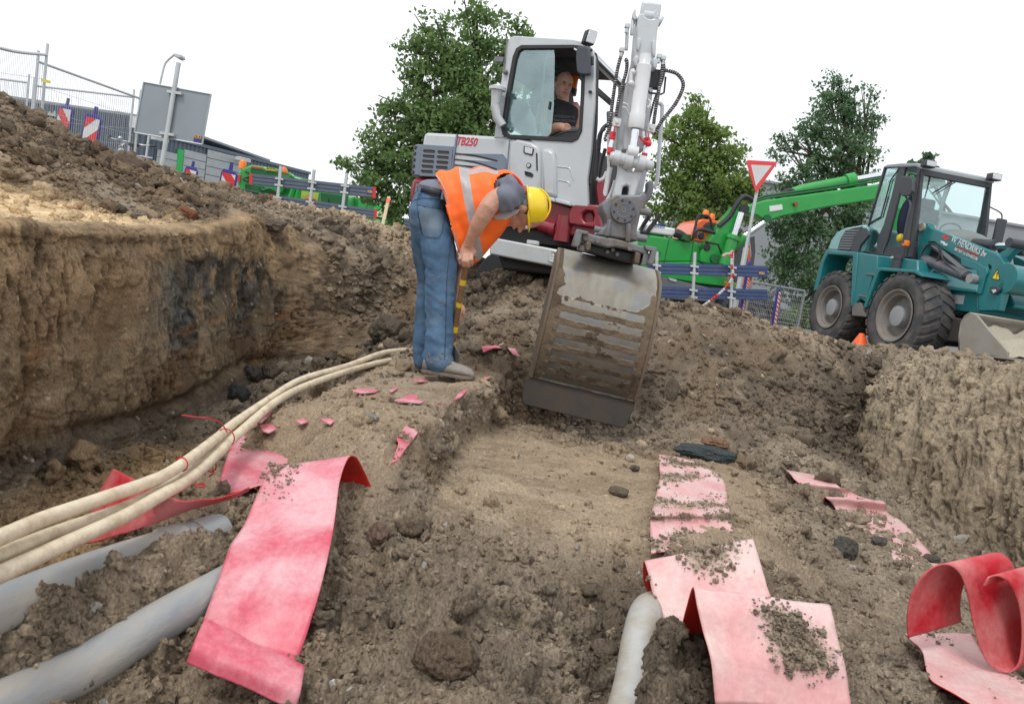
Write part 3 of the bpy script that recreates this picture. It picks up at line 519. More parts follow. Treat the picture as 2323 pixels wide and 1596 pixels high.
# ------------------------------------------------------------------ loose clods too many to count
def clods(name, n_, seed, smin0, sminY, expo, smax_near, smax_far, subs, label, ypow, flatness=.12, smooth=False):
    rng = np.random.default_rng(seed); protos = []
    for k in range(6):
        bm = bmesh.new(); bmesh.ops.create_icosphere(bm, subdivisions=subs, radius=1); o = Vector((k*7.1+seed, 3.3, 1.7))
        for v in bm.verts:
            c = v.co.copy(); v.co = c*(1+.75*mnoise.noise(c*1.2+o)+.45*mnoise.noise(c*2.9+o)+(.16*mnoise.noise(c*7+o) if subs > 2 else 0)); v.co.z *= .74
        bm.verts.index_update(); protos.append((np.array([v.co[:] for v in bm.verts]), np.array([[v.index for v in f.verts] for f in bm.faces]))); bm.free()
    A = np.linalg.norm(np.cross(np.gradient(P, axis=1), np.gradient(P, axis=0)), axis=-1).reshape(-1)
    cand = np.nonzero((YY > .9) & (YY < 9) & (CI > 2.3) & (CI < 28) & (wallL < .35))[0]
    rb = np.clip(rub[cand]*1.3+.03+.22*(1-calm[cand]), 0, 1)*(1-.5*floorC[cand])*(1-.75*wallR[cand])
    wgt = A[cand]*rb/np.clip(YY[cand], 1, 9)**ypow*(1+1.6*band(CI[cand], 10.2, 11, 13, 14)*band(YY[cand], 4, 4.6, 6.5, 7)+1.2*hp[cand]); wgt /= wgt.sum()
    pick = rng.choice(cand, n_, p=wgt); yk = YY[pick]; sz = (smin0+sminY*yk)*(rng.random(n_)**expo); sz = np.minimum(sz, np.where(yk > 3, smax_far, smax_near)); kind = rng.integers(0, 6, n_)
    VS, FS, CS = [], [], []; base = 0
    for k in range(6):
        ii = np.nonzero(kind == k)[0]; pv, pf = protos[k]; m_ = len(ii)
        a, b_ = rng.random(m_)*6.28, rng.random(m_)*6.28; ca_, sa, cb, sb = np.cos(a), np.sin(a), np.cos(b_), np.sin(b_); z0 = np.zeros(m_); o1 = np.ones(m_)
        R1 = np.stack([np.stack([ca_, -sa, z0], -1), np.stack([sa, ca_, z0], -1), np.stack([z0, z0, o1], -1)], 1); R2 = np.stack([np.stack([o1, z0, z0], -1), np.stack([z0, cb, -sb], -1), np.stack([z0, sb, cb], -1)], 1)
        RR = np.einsum('nij,njk->nik', R1, R2); vv = np.einsum('nij,vj->nvi', RR, pv)*sz[ii][:, None, None]*(1+.3*rng.random((m_, 1, 3)))+(Pf2[pick[ii]]+nf[pick[ii]]*sz[ii][:, None]*flatness)[:, None]
        VS.append(vv.reshape(-1, 3)); FS.append((pf[None]+(np.arange(m_)*len(pv))[:, None, None]+base).reshape(-1, 3)); base += m_*len(pv)
        c = colr[pick[ii]]*(.78+.4*rng.random((m_, 1))); w_ = rng.random(m_) < .008; c[w_] = np.array([.5, .46, .4])*.8; CS.append(np.repeat(c, len(pv), 0))
    V_, F_, C2 = np.concatenate(VS), np.concatenate(FS), np.concatenate(CS)
    me = bpy.data.meshes.new(name); me.vertices.add(len(V_)); me.vertices.foreach_set('co', V_.astype(np.float32).ravel())
    me.loops.add(F_.size); me.loops.foreach_set('vertex_index', F_.astype(np.int32).ravel()); me.polygons.add(len(F_))
    me.polygons.foreach_set('loop_start', np.arange(0, F_.size, 3, dtype=np.int32)); me.polygons.foreach_set('loop_total', np.full(len(F_), 3, np.int32)); me.update(calc_edges=True)
    me.polygons.foreach_set('use_smooth', np.full(len(F_), smooth)); ca = me.color_attributes.new('soil', 'FLOAT_COLOR', 'POINT')
    ca.data.foreach_set('color', np.concatenate([C2, np.ones((len(C2), 1))], 1).astype(np.float32).ravel()); me.materials.append(M_SOIL)
    o = bpy.data.objects.new(name, me); COL.objects.link(o); tag(o, label, 'earth clods', kind='stuff')
clods('earth_crumbs', 150000, 5, .0022, .0010, -.38, .013, .030, 1, 'small crumbs of earth strewn over the dig', 1.35)
clods('earth_clods', 5200, 11, .0075, .0024, -.42, .032, .055, 3, 'loose clods of earth lying about the dig', .9, .2, True)
# ------------------------------------------------------------------ white excavator
M_WHITE = mat('paint_white', (.49, .525, .55), .32, dirt=.2, dcol=(.37, .35, .31), dscale=4, var=.04, coat=.3)
M_CYL = mat('paint_cylinder', (.6, .62, .64), .28, dirt=.05, dcol=(.4, .38, .34), dscale=8, coat=.4)
M_BGREY = mat('vent_bluegrey', (.17, .21, .27), .45, dirt=.1, dcol=(.25, .24, .22))
M_RED = mat('paint_maroon', (.24, .018, .03), .35, dirt=.15, dcol=(.16, .09, .06), dscale=5, coat=.2)
M_BLACK = mat('black_rubber', (.02, .021, .024), .5)
M_DK = mat('dark_interior', (.035, .036, .04), .7)
M_GLS = glass('cab_glass', (.72, .87, .86), .2); M_GLS2 = glass('cab_glass_tinted', (.74, .87, .87), .28)
M_STEEL = mat('worn_steel', (.19, .205, .225), .5, .35, dirt=.4, dcol=(.17, .12, .08), dscale=9, bump=.2, bscale=40)
M_ROD = mat('chrome_rod', (.75, .77, .8), .15, 1, var=.03)
M_GALV = mat('galvanised', (.52, .56, .57), .45, .3, dirt=.2, dcol=(.4, .38, .32), dscale=5)
M_REDP = mat('red_plastic', (.62, .02, .03), .35)
M_LAMP = mat('lamp_lens', (.62, .64, .66), .12, .3, bump=.5, bscale=120)
M_BEIGE = mat('cab_lining', (.33, .34, .33), .6)
M_ORANGE = mat('orange_lens', (.85, .2, .02), .25)
H1 = rad(-24.2)
EA = Vector((math.cos(H1), math.sin(H1), 0)); EB = Vector((-math.sin(H1), math.cos(H1), 0))
PS = Plane(at(1345, 330, 6.45), EA)                      # near side of the cab and hood
ex = thing('excavator', Vector((0.1, 7.3, GZ)), 'white and maroon excavator with lettered hood, its boom reaching over the dig', 'excavator')
cabo = [(690, 800), (720, 560), (752, 330), (770, 240), (790, 214), (812, 210), (1150, 231), (1215, 248), (1258, 280), (1275, 330), (1273, 600), (1255, 860), (1230, 1040), (1236, 1200), (1130, 1195), (960, 1130), (960, 880), (900, 812), (780, 800)]
win = [(738, 740), (765, 560), (805, 335), (826, 287), (850, 270), (1150, 268), (1195, 274), (1210, 300), (1203, 560), (1192, 755), (1170, 800), (1140, 815), (780, 795), (748, 778)]
cab_w = .98
m = MB(); m.plate(PS.tr('z2', *cabo), [PS.tr('z2', *win)], EB*.05)
cab = m.build('cab', M_WHITE, ex, bevel=.012)
PF = PS.off(-cab_w+.05)
def shift(pts, v): return [p+v for p in pts]
m = MB(); fo = shift(PS.tr('z2', *cabo[:17]), EB*(cab_w-.05)); 
fw = shift(PS.tr('z2', (742, 780), (765, 560), (805, 335), (826, 287), (850, 270), (1150, 268), (1195, 274), (1222, 300), (1215, 560), (1200, 900), (1160, 1080), (990, 1080), (960, 820)), EB*(cab_w-.05))
m.plate(fo, [fw], EB*.05); m.build('far_side_frame', M_WHITE, cab, bevel=.01)
m = MB(); rf = PS.tr('z2', (770, 240), (790, 214), (812, 210), (1150, 231), (1215, 248), (1262, 285), (1262, 318), (1200, 268), (1150, 255), (830, 245), (775, 262))
m.prism(shift(rf, EB*.051), EB*(cab_w-.102)); m.build('roof', M_WHITE, cab, bevel=.012)
m = MB(); m.prism(shift(PS.tr('z2', (770, 225), (790, 206), (812, 203), (1150, 224), (1216, 241), (1216, 248), (1150, 231), (812, 210), (790, 214), (775, 232)), EB*.03), EB*(cab_w-.06)); m.build('roof_skin', M_WHITE, cab, bevel=.006)
m = MB(); m.prism(shift(PS.tr('z2', (700, 700), (727, 560), (737, 520), (750, 520), (735, 700)), EB*.052), EB*(cab_w-.104)); m.build('rear_panel', M_WHITE, cab)
m = MB(); m.prism(shift(PS.tr('z2', (775, 262), (790, 262), (760, 420), (750, 420)), EB*.052), EB*(cab_w-.104)); m.build('rear_rail', M_DK, cab)
m = MB(); m.prism(shift(PS.tr('z2', (800, 262), (1190, 268), (1190, 295), (1000, 300), (980, 345), (800, 300)), EB*.3), EB*.3); m.prism(shift(PS.tr('z2', (830, 262), (1240, 275), (1240, 286), (830, 272)), EB*.06), EB*(cab_w-.12)); m.build('headlining', M_DK, cab)
m = MB(); m.prism(shift(PS.tr('z2', (760, 830), (1240, 840), (1230, 1190), (960, 1120)), EB*.06), EB*(cab_w-.12)); m.build('floor_well', M_DK, cab)
# black seal round the side window, and its two panes
m = MB(); o_ = PS.off(.012)
big_ = [(730, 742), (757, 558), (797, 332), (818, 281), (848, 262), (1152, 260), (1199, 266), (1219, 296), (1212, 562), (1200, 760), (1176, 808), (1142, 825), (778, 804), (740, 785)]
in_ = [(752, 738), (778, 562), (817, 340), (834, 297), (853, 284), (1150, 282), (1190, 286), (1199, 304), (1192, 562), (1180, 750), (1162, 786), (1138, 800), (785, 781), (760, 766)]
m.plate(o_.tr('z2', *big_), [o_.tr('z2', *in_)], EB*.05); m.build('window_seal', M_BLACK, cab, bevel=.004)
m = MB(); s_ = PS.off(-.012); m.prism(s_.tr('z2', (755, 770), (790, 540), (820, 330), (840, 286), (1012, 284), (1038, 292), (1043, 330), (1038, 600), (1022, 770), (1000, 795), (790, 780)), EB*.006); m.build('sliding_pane', M_GLS2, cab, smooth=0)
m = MB(); s_ = PS.off(-.026); m.prism(s_.tr('z2', (990, 300), (998, 300), (945, 780), (937, 780)), EB*.02); m.build('pane_rail', M_BGREY, cab)
m = MB(); m.box(PS.off(.0).tr('z2', (1012, 612))[0], (.012, .012, .065), (EA, EB, Vector((0, 0, 1)))); m.build('pane_handle', M_BLACK, cab)
# front of the cab: sloping frame joining the two sides
fl = PS.tr('z2', (1262, 300), (1276, 345), (1270, 700), (1255, 900), (1232, 1060)); m = MB()
m.prism(shift([fl[0], fl[1], fl[1]-EA*.06-Vector((0, 0, .0)), fl[0]-EA*.08], EB*.05), EB*(cab_w-.1)); m.build('front_header', M_WHITE, cab, bevel=.01)
m = MB(); m.tube([p+EB*.055+EA*.004 for p in fl], .014, 8); m.tube([p+EB*(cab_w-.055)+EA*.004 for p in fl], .014, 8); m.tube([fl[1]+EB*.055+EA*.004, fl[1]+EB*(cab_w-.055)+EA*.004], .014, 8); m.build('windscreen_seal', M_BLACK, cab, split=True)
m = MB(); m.box(fl[1]+EB*cab_w*.5-EA*.12-Vector((0, 0, .13)), (.03, cab_w-.14, .05), (EA, EB, Vector((0, 0, 1)))); m.build('windscreen_rail', M_BLACK, cab, bevel=.004)
# work lamp on the roof corner, mirror, hinges, bolts
wl = PS.off(.02).tr('z2', (1244, 222))[0]; X_ = (EA*.55+Vector((0, -1, 0))*.8).normalized(); Y_ = Vector((0, 0, 1)).cross(X_)
m = MB(); m.box(wl, (.08, .10, .12), (X_, Y_, Vector((0.15, 0, 1)).normalized())); lm = m.build('work_lamp', M_BLACK, cab, bevel=.018)
m = MB(); m.box(wl+X_*.04, (.01, .082, .1), (X_, Y_, Vector((0.15, 0, 1)).normalized())); m.build('lens', M_LAMP, lm, bevel=.006)
m = MB(); m.tube([wl+Vector((0, 0, -.07)), wl+Vector((-.05, 0, -.13)), wl+Vector((-.11, .02, -.1))], .009, 6); m.build('lamp_bracket', M_GALV, lm)
mp = PS.off(.09); m = MB(); mo = mp.tr('z2', (1168, 282), (1178, 270), (1225, 268), (1240, 278), (1250, 330), (1248, 425), (1235, 436), (1185, 430), (1170, 415), (1164, 340)); m.prism(mo, EB*.05)
mir = m.build('mirror', mat('mirror_shell', (.05, .06, .075), .5), cab, bevel=.012); m = MB(); m.tube(mp.off(-.03).tr('z2', (1245, 330), (1262, 335), (1262, 375), (1245, 378)), .014, 8); m.tube(mp.off(-.05).tr('z2', (1240, 300), (1262, 292)), .01, 6); m.build('mirror_bracket', M_BLACK, mir)
m = MB(); m.tube(PS.off(.015).tr('z2', (770, 215), (758, 300), (748, 410)), .006, 6); m.ball(PS.off(.02).tr('z2', (757, 420))[0], .022); m.box(PS.off(.02).tr('z2', (722, 347))[0], (.09, .03, .04), (EA, EB, Vector((0, 0, 1)))); m.build('door_rod', M_STEEL, cab)
m = MB(); m.cyl(PS.off(.03).tr('z2', (1252, 535))[0], PS.off(-.01).tr('z2', (1245, 535))[0], .012); m.build('bolt', M_BLACK, cab, split=True)
m = MB(); c_ = PS.off(.10).tr('z2', (705, 560))[0]; m.lathe(c_+Vector((0, 0, .05)), (0, 0, 1), [(-.01, 0), (0, .075), (.025, .075), (.045, .03), (.05, 0)]); m.lathe(c_-Vector((0, 0, .1)), (0, 0, 1), [(0, 0), (0, .035), (.15, .05), (.15, 0)]); m.tube([c_-Vector((0, 0, .08)), c_-Vector((-.03, 0, .17)), c_-Vector((-.09, 0, .24))], .04, 12); m.build('air_intake', M_WHITE, ex)
# seat and controls
st = shift(PS.tr('z2', (880, 575), (905, 568), (960, 580), (970, 640), (960, 760), (870, 760), (862, 700)), EB*.42); m = MB(); m.prism(st, EB*.42); sx = m.build('seat', M_DK, ex, bevel=.03)
m = MB(); m.prism(shift(PS.tr('z2', (1180, 510), (1240, 515), (1230, 780), (1190, 770)), EB*.75), EB*.1); m.build('side_post', M_BEIGE, sx, bevel=.02)
m = MB(); m.lathe(PS.tr('z2', (850, 485))[0]+EB*.7, (0, -1, .1), [(0, 0), (.02, .17), (.06, .21), (.09, .16), (.1, 0)]); m.build('hat', mat('felt', (.2, .2, .2), .9), sx)
m = MB(); m.box(PS.off(-.25).tr('z2', (1300, 620))[0]+EA*-.1, (.1, .06, .16), (EA, EB, Vector((0, 0, 1)))); m.build('control_box', M_BEIGE, sx, bevel=.01)
m = MB(); m.tube(PS.off(-.16).tr('z2', (985, 715), (980, 770)), [.022, .01], 10); m.build('lever', mat('lever_teal', (.1, .5, .5), .4), sx)
m = MB(); m.tube(smoothline(PS.off(-.14).tr('z2', (1040, 800), (1110, 770), (1180, 765))), [.02]*17, 8); m.prism(PS.off(-.12).tr('z2', (1040, 800), (1100, 775), (1175, 766), (1165, 812)), EB*.04); m.build('console', M_BLACK, sx)
# ------------------------------------------------------------------ engine hood
hb = .85
m = MB(); hood_top = [(272, 835), (283, 775), (300, 768), (480, 778), (740, 793), (800, 800), (925, 815), (950, 845), (960, 1130), (830, 1085), (760, 990), (455, 960), (270, 880)]
m.prism(PS.tr('z2', (270, 1020), *hood_top[:7], (950, 845), (962, 1132), (760, 1060)), EB*1.0); hd = m.build('hood', M_WHITE, ex, bevel=.03)
m = MB()
def vent(outer, slots, off=.012, nm='vent_panel', mt=None):
    m = MB(); pl = PS.off(off); m.plate(pl.tr('z2', *outer), [pl.tr('z2', *s_) for s_ in slots], EB*.02); m.build(nm, mt or M_BGREY, hd, bevel=.004)
    q = MB(); pl = PS.off(.004); [q.prism(pl.tr('z2', *s_), EB*.003) for s_ in slots]; q.build('vent_mesh', mat_vm, hd)
mat_vm = mat('vent_mesh', (.09, .08, .07), .8, bump=.8, bscale=300)
def slot(x, y, w_, h, sk=.06): return [(x, y), (x+4, y-h*.5), (x+w_-4, y-h*.5+w_*sk), (x+w_, y+w_*sk), (x+w_-4, y+h*.5+w_*sk), (x+4, y+h*.5)]
sl = [slot(278-i*3.2, 878+i*29.5, 70, 18) for i in range(5)]+[slot(361-i*3.2, 884+i*29.5, 70, 18) for i in range(5)]
vent([(272, 838), (452, 850), (438, 1030), (256, 1022)], sl)
def arc(y0, x1, y1, h): 
    xs = [460, 520, 580, 640, x1]; t = [0, .12, .3, .6, 1]
    return [(x, y0+(y1-y0)*k-h/2) for x, k in zip(xs, t)]+[(x1+4, y1), (x1, y1+h/2)]+[(x, y0+(y1-y0)*k+h/2) for x, k in zip(xs[:-1][::-1], t[:-1][::-1])]
vent([(458, 852), (640, 868), (740, 895), (760, 920), (757, 1050), (440, 1030)], [arc(892, 708, 935, 10), arc(925, 706, 984, 9), arc(958, 690, 1010, 9), arc(985, 640, 1022, 8)])
# corner of the counterweight
m = MB(); cw = [PS.hit(*T('z2', q)[0]) for q in ((275, 838), (258, 1020))]
R = []
for p in cw:
    R.append([p+EB*.01, p-EA*.07+EB*.02, p-EA*.13+EB*.07, p-EA*.17+EB*.16, p-EA*.2+EB*.4, p-EA*.2+EB*1.0, p+EA*.3+EB*1.0, p+EA*.3+EB*.01])
m.rings(R); m.build('corner_cover', M_BGREY, hd, bevel=.01)
m = MB(); 
for i in range(5):
    z = cw[0]*(1-(i+.5)/5)+cw[1]*((i+.5)/5); m.box(z-EA*.106+EB*.040, (.07, .012, .024), ((EA*-.77+EB*.64).normalized(), (EA*.64+EB*.77).normalized(), Vector((0, 0, 1))))
m.build('corner_slot', M_BLACK, hd, split=True)
m = MB(); cw2 = PS.tr('z2', (258, 1022), (208, 1022), (188, 1090), (188, 1190), (215, 1240), (960, 1330), (960, 1132), (760, 1058))
m.prism(shift(cw2, EB*.02), EB*1.05); m.build('counterweight', M_RED, ex, bevel=.05)
m = MB(); m.prism(PS.off(.02).tr('z2', (470, 778), (478, 779), (442, 1034), (434, 1034)), EB*.02); m.prism(PS.off(.006).tr('z2', (778, 800), (785, 800), (762, 1060), (755, 1060)), EB*.02); m.build('panel_seam', M_BGREY, hd, split=True)
# front fender with lamp, lock, slot
m = MB(); fd = PS.off(.03); m.prism(fd.tr('z2', (822, 808), (905, 826), (945, 850), (957, 880), (962, 1128), (880, 1098), (765, 1060), (785, 830)), EB*.05); m.build('side_cover', M_WHITE, hd, bevel=.02)
m = MB(); m.prism(fd.off(.0).tr('z2', (962, 856), (1020, 866), (1042, 885), (1050, 930), (1055, 1150), (968, 1128)), EB*.06); m.build('step_cover', M_WHITE, hd, bevel=.03)
m = MB(); m.prism(fd.off(.006).tr('z2', (958, 1128), (1040, 1150), (1044, 1175), (962, 1148)), EB*.03); m.prism(fd.off(.006).tr('z2', (1044, 1150), (1130, 1172), (1134, 1196), (1046, 1174)), EB*.03); m.build('sill_trim', M_WHITE, hd, bevel=.008, split=True)
m = MB(); fp = fd.off(.008); m.prism(fp.tr('z2', (862, 846), (915, 858), (922, 868), (915, 900), (908, 904), (868, 892), (860, 884)), EB*.02); q = m.build('side_lamp', M_BLACK, hd, bevel=.004)
m = MB(); m.prism(fd.off(.014).tr('z2', (868, 851), (914, 862), (910, 897), (868, 886)), EB*.02); m.build('lens', M_LAMP, q, bevel=.003)
m = MB(); m.prism(fp.tr('z2', (934, 888), (941, 890), (943, 985), (940, 995), (936, 985)), EB*.03); m.build('slot', M_BLACK, hd)
m = MB(); m.plate(fp.tr('z2', (868, 992), (905, 1002), (917, 1012), (917, 1022), (908, 1028), (876, 1020), (868, 1008)), [fp.tr('z2', (876, 999), (903, 1007), (909, 1014), (906, 1020), (878, 1013), (875, 1006))], EB*.02); m.prism(fd.off(.001).tr('z2', (876, 999), (903, 1007), (909, 1014), (906, 1020), (878, 1013), (875, 1006)), EB*.01); m.build('door_latch', M_BLACK, hd)
c_ = fd.off(.01).tr('z2', (891, 960))[0]; m = MB(); m.cyl(c_, c_-PS.n*.02, .022); m.build('lock', M_BLACK, hd); m = MB(); m.cyl(c_+PS.n*.004, c_, .015); m.build('keyhole', M_GALV, hd)
a_, b_ = PS.off(.002).tr('z2', (474, 840), (592, 850)); text_fit('TB250', a_, b_, .072, Vector((0, 0, 1))+EA*.0, mat('decal_red', (.6, .03, .07), .4), 'lettering', hd, italic=.22, bold=.002)
# groove lines pressed in the cab door skirt
m = MB(); 
for pts in ([(1060, 968), (1120, 975), (1135, 990), (1150, 1045)], [(1062, 1045), (1120, 1058), (1132, 1080)], [(1058, 985), (1062, 1160)]): m.tube(smoothline(PS.off(.0).tr('z2', *pts), 4), .006, 6)
m.build('pressed_line', M_WHITE, cab, split=True)
# ------------------------------------------------------------------ maroon frame, swing post, undercarriage
m = MB(); m.prism(shift(PS.tr('z2', (760, 1070), (962, 1140), (1135, 1196), (1236, 1200), (1260, 1240), (1275, 1380), (1150, 1372), (980, 1330), (820, 1260)), EB*.06), EB*.9); fr = m.build('chassis', M_RED, ex, bevel=.02)
m = MB(); m.plate(PS.off(.0).tr('z2', (1130, 1210), (1160, 1180), (1300, 1190), (1310, 1330), (1120, 1300), (1120, 1250)), [PS.tr('z2', (1200, 1240), (1225, 1222), (1260, 1225), (1270, 1250), (1265, 1290), (1220, 1290), (1200, 1270))], EB*.08); m.build('frame_bracket', M_RED, ex, bevel=.015)
m = MB(); m.prism(shift(PS.tr('z2', (1262, 1010), (1300, 1000), (1315, 1060), (1305, 1340), (1240, 1340), (1268, 1200), (1250, 1080)), EB*.12), EB*.1); m.prism(shift(PS.tr('z2', (1285, 1000), (1335, 1010), (1345, 1300), (1290, 1340)), EB*.4), EB*.12); m.build('swing_post', M_RED, ex, bevel=.015)
a_, b_, c_ = PS.off(-.05).tr('z2', (960, 1305), (1040, 1330), (1090, 1335)); m = MB(); m.cyl(a_, b_, .062); m.cyl(b_-EA*.03, b_+EA*.02, .07); sw = m.build('swing_cylinder', M_RED, ex, bevel=.006)
m = MB(); m.cyl(b_, c_, .028); m.build('rod', M_ROD, sw); m = MB(); m.cyl(c_-EB*.05, c_+EB*.1, .055); m.cyl(c_+Vector((0, 0, .12)), c_-Vector((0, 0, .1)), .07); m.build('rod_end', M_RED, sw)
m = MB(); m.prism(shift(PS.tr('z2', (600, 1290), (980, 1330), (1290, 1385), (1290, 1440), (600, 1380)), EB*.12), EB*.8); m.build('turntable', M_BLACK, ex)
# tracks (mostly behind the heap) and the galvanised blade
for q in (0.05, .95):
    m = MB(); a_ = PS.off(0).tr('z2', (850, 1440))[0]; c0 = Vector((a_.x, a_.y, GZ+.3)) + EB*q - EA*(.25+.25*q); L_ = 1.4; pr = []
    for k in range(24):
        t = 2*math.pi*k/24; sx_ = L_/2-.25 if math.cos(t) > 0 else -(L_/2-.25); pr.append(c0+EA*(.55+sx_+.27*math.cos(t))+Vector((0, 0, .29*math.sin(t))))
    m.prism(pr, EB*.36)
    for k in range(26):
        s = k/26*(2*(L_-.5)+2*math.pi*.28); 
        if s < L_-.5: p_ = c0+EA*(.55-(L_-.5)/2+s)+Vector((0, 0, .3)); 
        elif s < 2*(L_-.5): p_ = c0+EA*(.55+(L_-.5)/2-(s-(L_-.5)))-Vector((0, 0, .3))
        else: continue
        m.box(p_+EB*.18, (.05, .38, .04), (EA, EB, Vector((0, 0, 1))))
    m.build('track', M_BLACK, ex, bevel=.01)
PB = Plane(PS.tr('z2', (665, 1380))[0]-EB*.55+EA*.35-Vector((0, 0, 0)), EA)
PB = Plane(at(1180, 570, 5.9), EA)
m = MB(); m.prism(PB.tr('z2', (680, 1378), (1075, 1452), (1060, 1552), (662, 1475), (665, 1420)), EB*.12); bl = m.build('outrigger_beam', M_GALV, ex, bevel=.012)
m = MB(); q = PB.off(.012); m.plate(q.tr('z2', (1018, 1452), (1070, 1460), (1065, 1532), (1010, 1520), (1002, 1508), (1008, 1462)), [q.tr('z2', (1024, 1462), (1064, 1469), (1060, 1522), (1018, 1512))], EB*.02); m.build('lamp_guard', M_GALV, bl, bevel=.004)
m = MB(); q = PB.off(.006); m.prism(q.tr('z2', (1024, 1464), (1040, 1467), (1036, 1515), (1020, 1511)), EB*.01); m.build('reflector', M_LAMP, bl); m = MB(); m.prism(q.tr('z2', (1042, 1468), (1062, 1471), (1058, 1519), (1040, 1516)), EB*.01); m.build('tail_lamp', mat('lamp_red', (.6, .12, .1), .2), bl)
m = MB(); m.box(PB.off(-.06).tr('z2', (917, 1408))[0], (.09, .05, .03), (EA, EB, Vector((0, 0, 1)))); m.build('latch', M_GALV, bl, bevel=.006)
m = MB(); m.prism(shift(PB.tr('z2', (640, 1400), (1000, 1490), (1100, 1600), (700, 1560)), EB*.13), EB*.5); m.build('blade_arm', M_BLACK, ex, bevel=.02)
# ------------------------------------------------------------------ boom, dipper and the attachment, hanging in front of the machine towards the viewer
YD = 4.4
PD = Plane(at(1440, 330, YD), (1, .02, 0))              # plane square to the viewer through the dipper face
DN = PD.n                                               # towards the viewer
def D(k, *pts, off=0.): return PD.off(off).tr(k, *pts)
# boom: from the swing post up behind the dipper, to the pin at the top
bf = PS.tr('z2', (1320, 1230))[0]+EB*.5; bt = D('w1', (925, 190), off=-.25)[0]
pts = smoothline([bf, bf*.62+bt*.38+Vector((0, .35, .35)), bf*.25+bt*.75+Vector((0, .22, .22)), bt], 6)
m = MB(); RR = []
for i, p in enumerate(pts):
    t = i/(len(pts)-1); d_ = (pts[min(i+1, len(pts)-1)]-pts[max(i-1, 0)]).normalized(); W = Vector((1, 0, 0)); U = W.cross(d_).normalized(); h = .09+.05*math.sin(math.pi*t); w2 = .06
    RR.append([p+W*w2+U*h, p-W*w2+U*h, p-W*w2-U*h, p+W*w2-U*h])
m.rings(RR); bo = m.build('boom', M_WHITE, ex, bevel=.012)
# dipper box, traced on the viewer's side
m = MB(); m.prism(D('w1', (815, 150), (848, 140), (870, 158), (885, 185), (930, 203), (975, 198), (990, 165), (1022, 172), (1042, 200), (1010, 330), (990, 620), (960, 1000), (900, 1500), (880, 1596), (640, 1596), (655, 1300), (700, 900), (770, 600), (790, 360), (800, 220)), -DN*.16)
di = m.build('dipper', M_WHITE, ex, bevel=.015)
m = MB(); c_ = D('w1', (930, 175), off=-.08)[0]; m.cyl(c_-PD.u*.035, c_+PD.u*.04, .026); m.build('pivot_bush', M_WHITE, di)
m = MB()
for x in (770, 1000): m.prism([p for p in D('w1', (x-22, 140), (x-5, 98), (x+12, 100), (x+10, 150), (x+25, 200), (x, 215), (x-28, 190))], -DN*.03)
m.build('lifting_lug', M_WHITE, di, bevel=.006, split=True)
m = MB(); 
for x0, x1 in ((745, 775), (1030, 1056)): a_ = D('w1', (x0, 225), off=-.08)[0]; b_ = D('w1', (x1, 240), off=-.08)[0]; m.cyl(a_, b_, .032)
for x, y in ((790, 640), (985, 660)): m.prism(D('w1', (x-25, y-40), (x+15, y-60), (x+30, y), (x+20, y+70), (x-20, y+75), (x-30, y+20), off=.09), -DN*.09)
m.prism(D('w1', (795, 410), (835, 400), (840, 440), (815, 545), (790, 530), off=.02), -DN*.03); m.prism(D('w1', (955, 425), (995, 420), (1000, 500), (990, 640), (950, 560), off=.02), -DN*.03)
m.build('cylinder_lug', M_WHITE, di, bevel=.01, split=True)
m = MB(); m.box(D('w1', (985, 850), off=-.02)[0], (.06, .06, .1), (PD.u, DN, PD.v)); m.tube(D('w1', (910, 960), (925, 990), (1050, 1005), (1080, 990), (1098, 820), off=0), .006, 8); q = m.build('work_lamp', M_BLACK, di, bevel=.01)
# big ram on the front of the dipper
c0, c1 = D('w1', (880, 620), off=.12)[0], D('w1', (775, 1400), off=.12)[0]; ax = (c1-c0).normalized()
m = MB(); Lc = (c1-c0).length; m.lathe(c0-ax*.02, ax, [(0, 0), (0, .03), (.05, .032), (.06, .0405), (Lc-.08, .041), (Lc-.075, .0445), (Lc, .0455), (Lc+.006, .043), (Lc+.006, .025), (Lc-.01, .025), (Lc-.01, 0)], 36)
rm = m.build('bucket_ram', M_CYL, di, smooth=40)
c2 = D('z3', (1208, 1160), off=.12)[0]; m = MB(); m.cyl(c1-ax*.01, c2, .0215, n=28); m.build('rod', M_ROD, rm)
m = MB(); m.cyl(c2-PD.u*.03, c2+PD.u*.03, .034); m.build('rod_eye', M_CYL, rm)
m = MB(); m.tube(smoothline(D('w1', (765, 750), (735, 770), (725, 880), (735, 910), off=.13), 5), .011, 10); m.ball(D('w1', (730, 890), off=.13)[0], .018); m.ball(D('w1', (752, 770), off=.13)[0], .015); m.tube(smoothline(D('w1', (905, 1060), (930, 1080), (930, 1120), (905, 1150), off=.13), 4), .007, 8)
m.tube(smoothline(D('w1', (640, 1100), (690, 1120), (720, 1190), off=.06), 4), .007, 8); m.tube(smoothline(D('w1', (635, 1140), (680, 1160), (715, 1230), off=.06), 4), .007, 8); m.tube(D('w1', (860, 1400), (865, 1470), off=.15), .007, 8)
m.build('hydraulic_pipe', M_CYL, di, split=True)
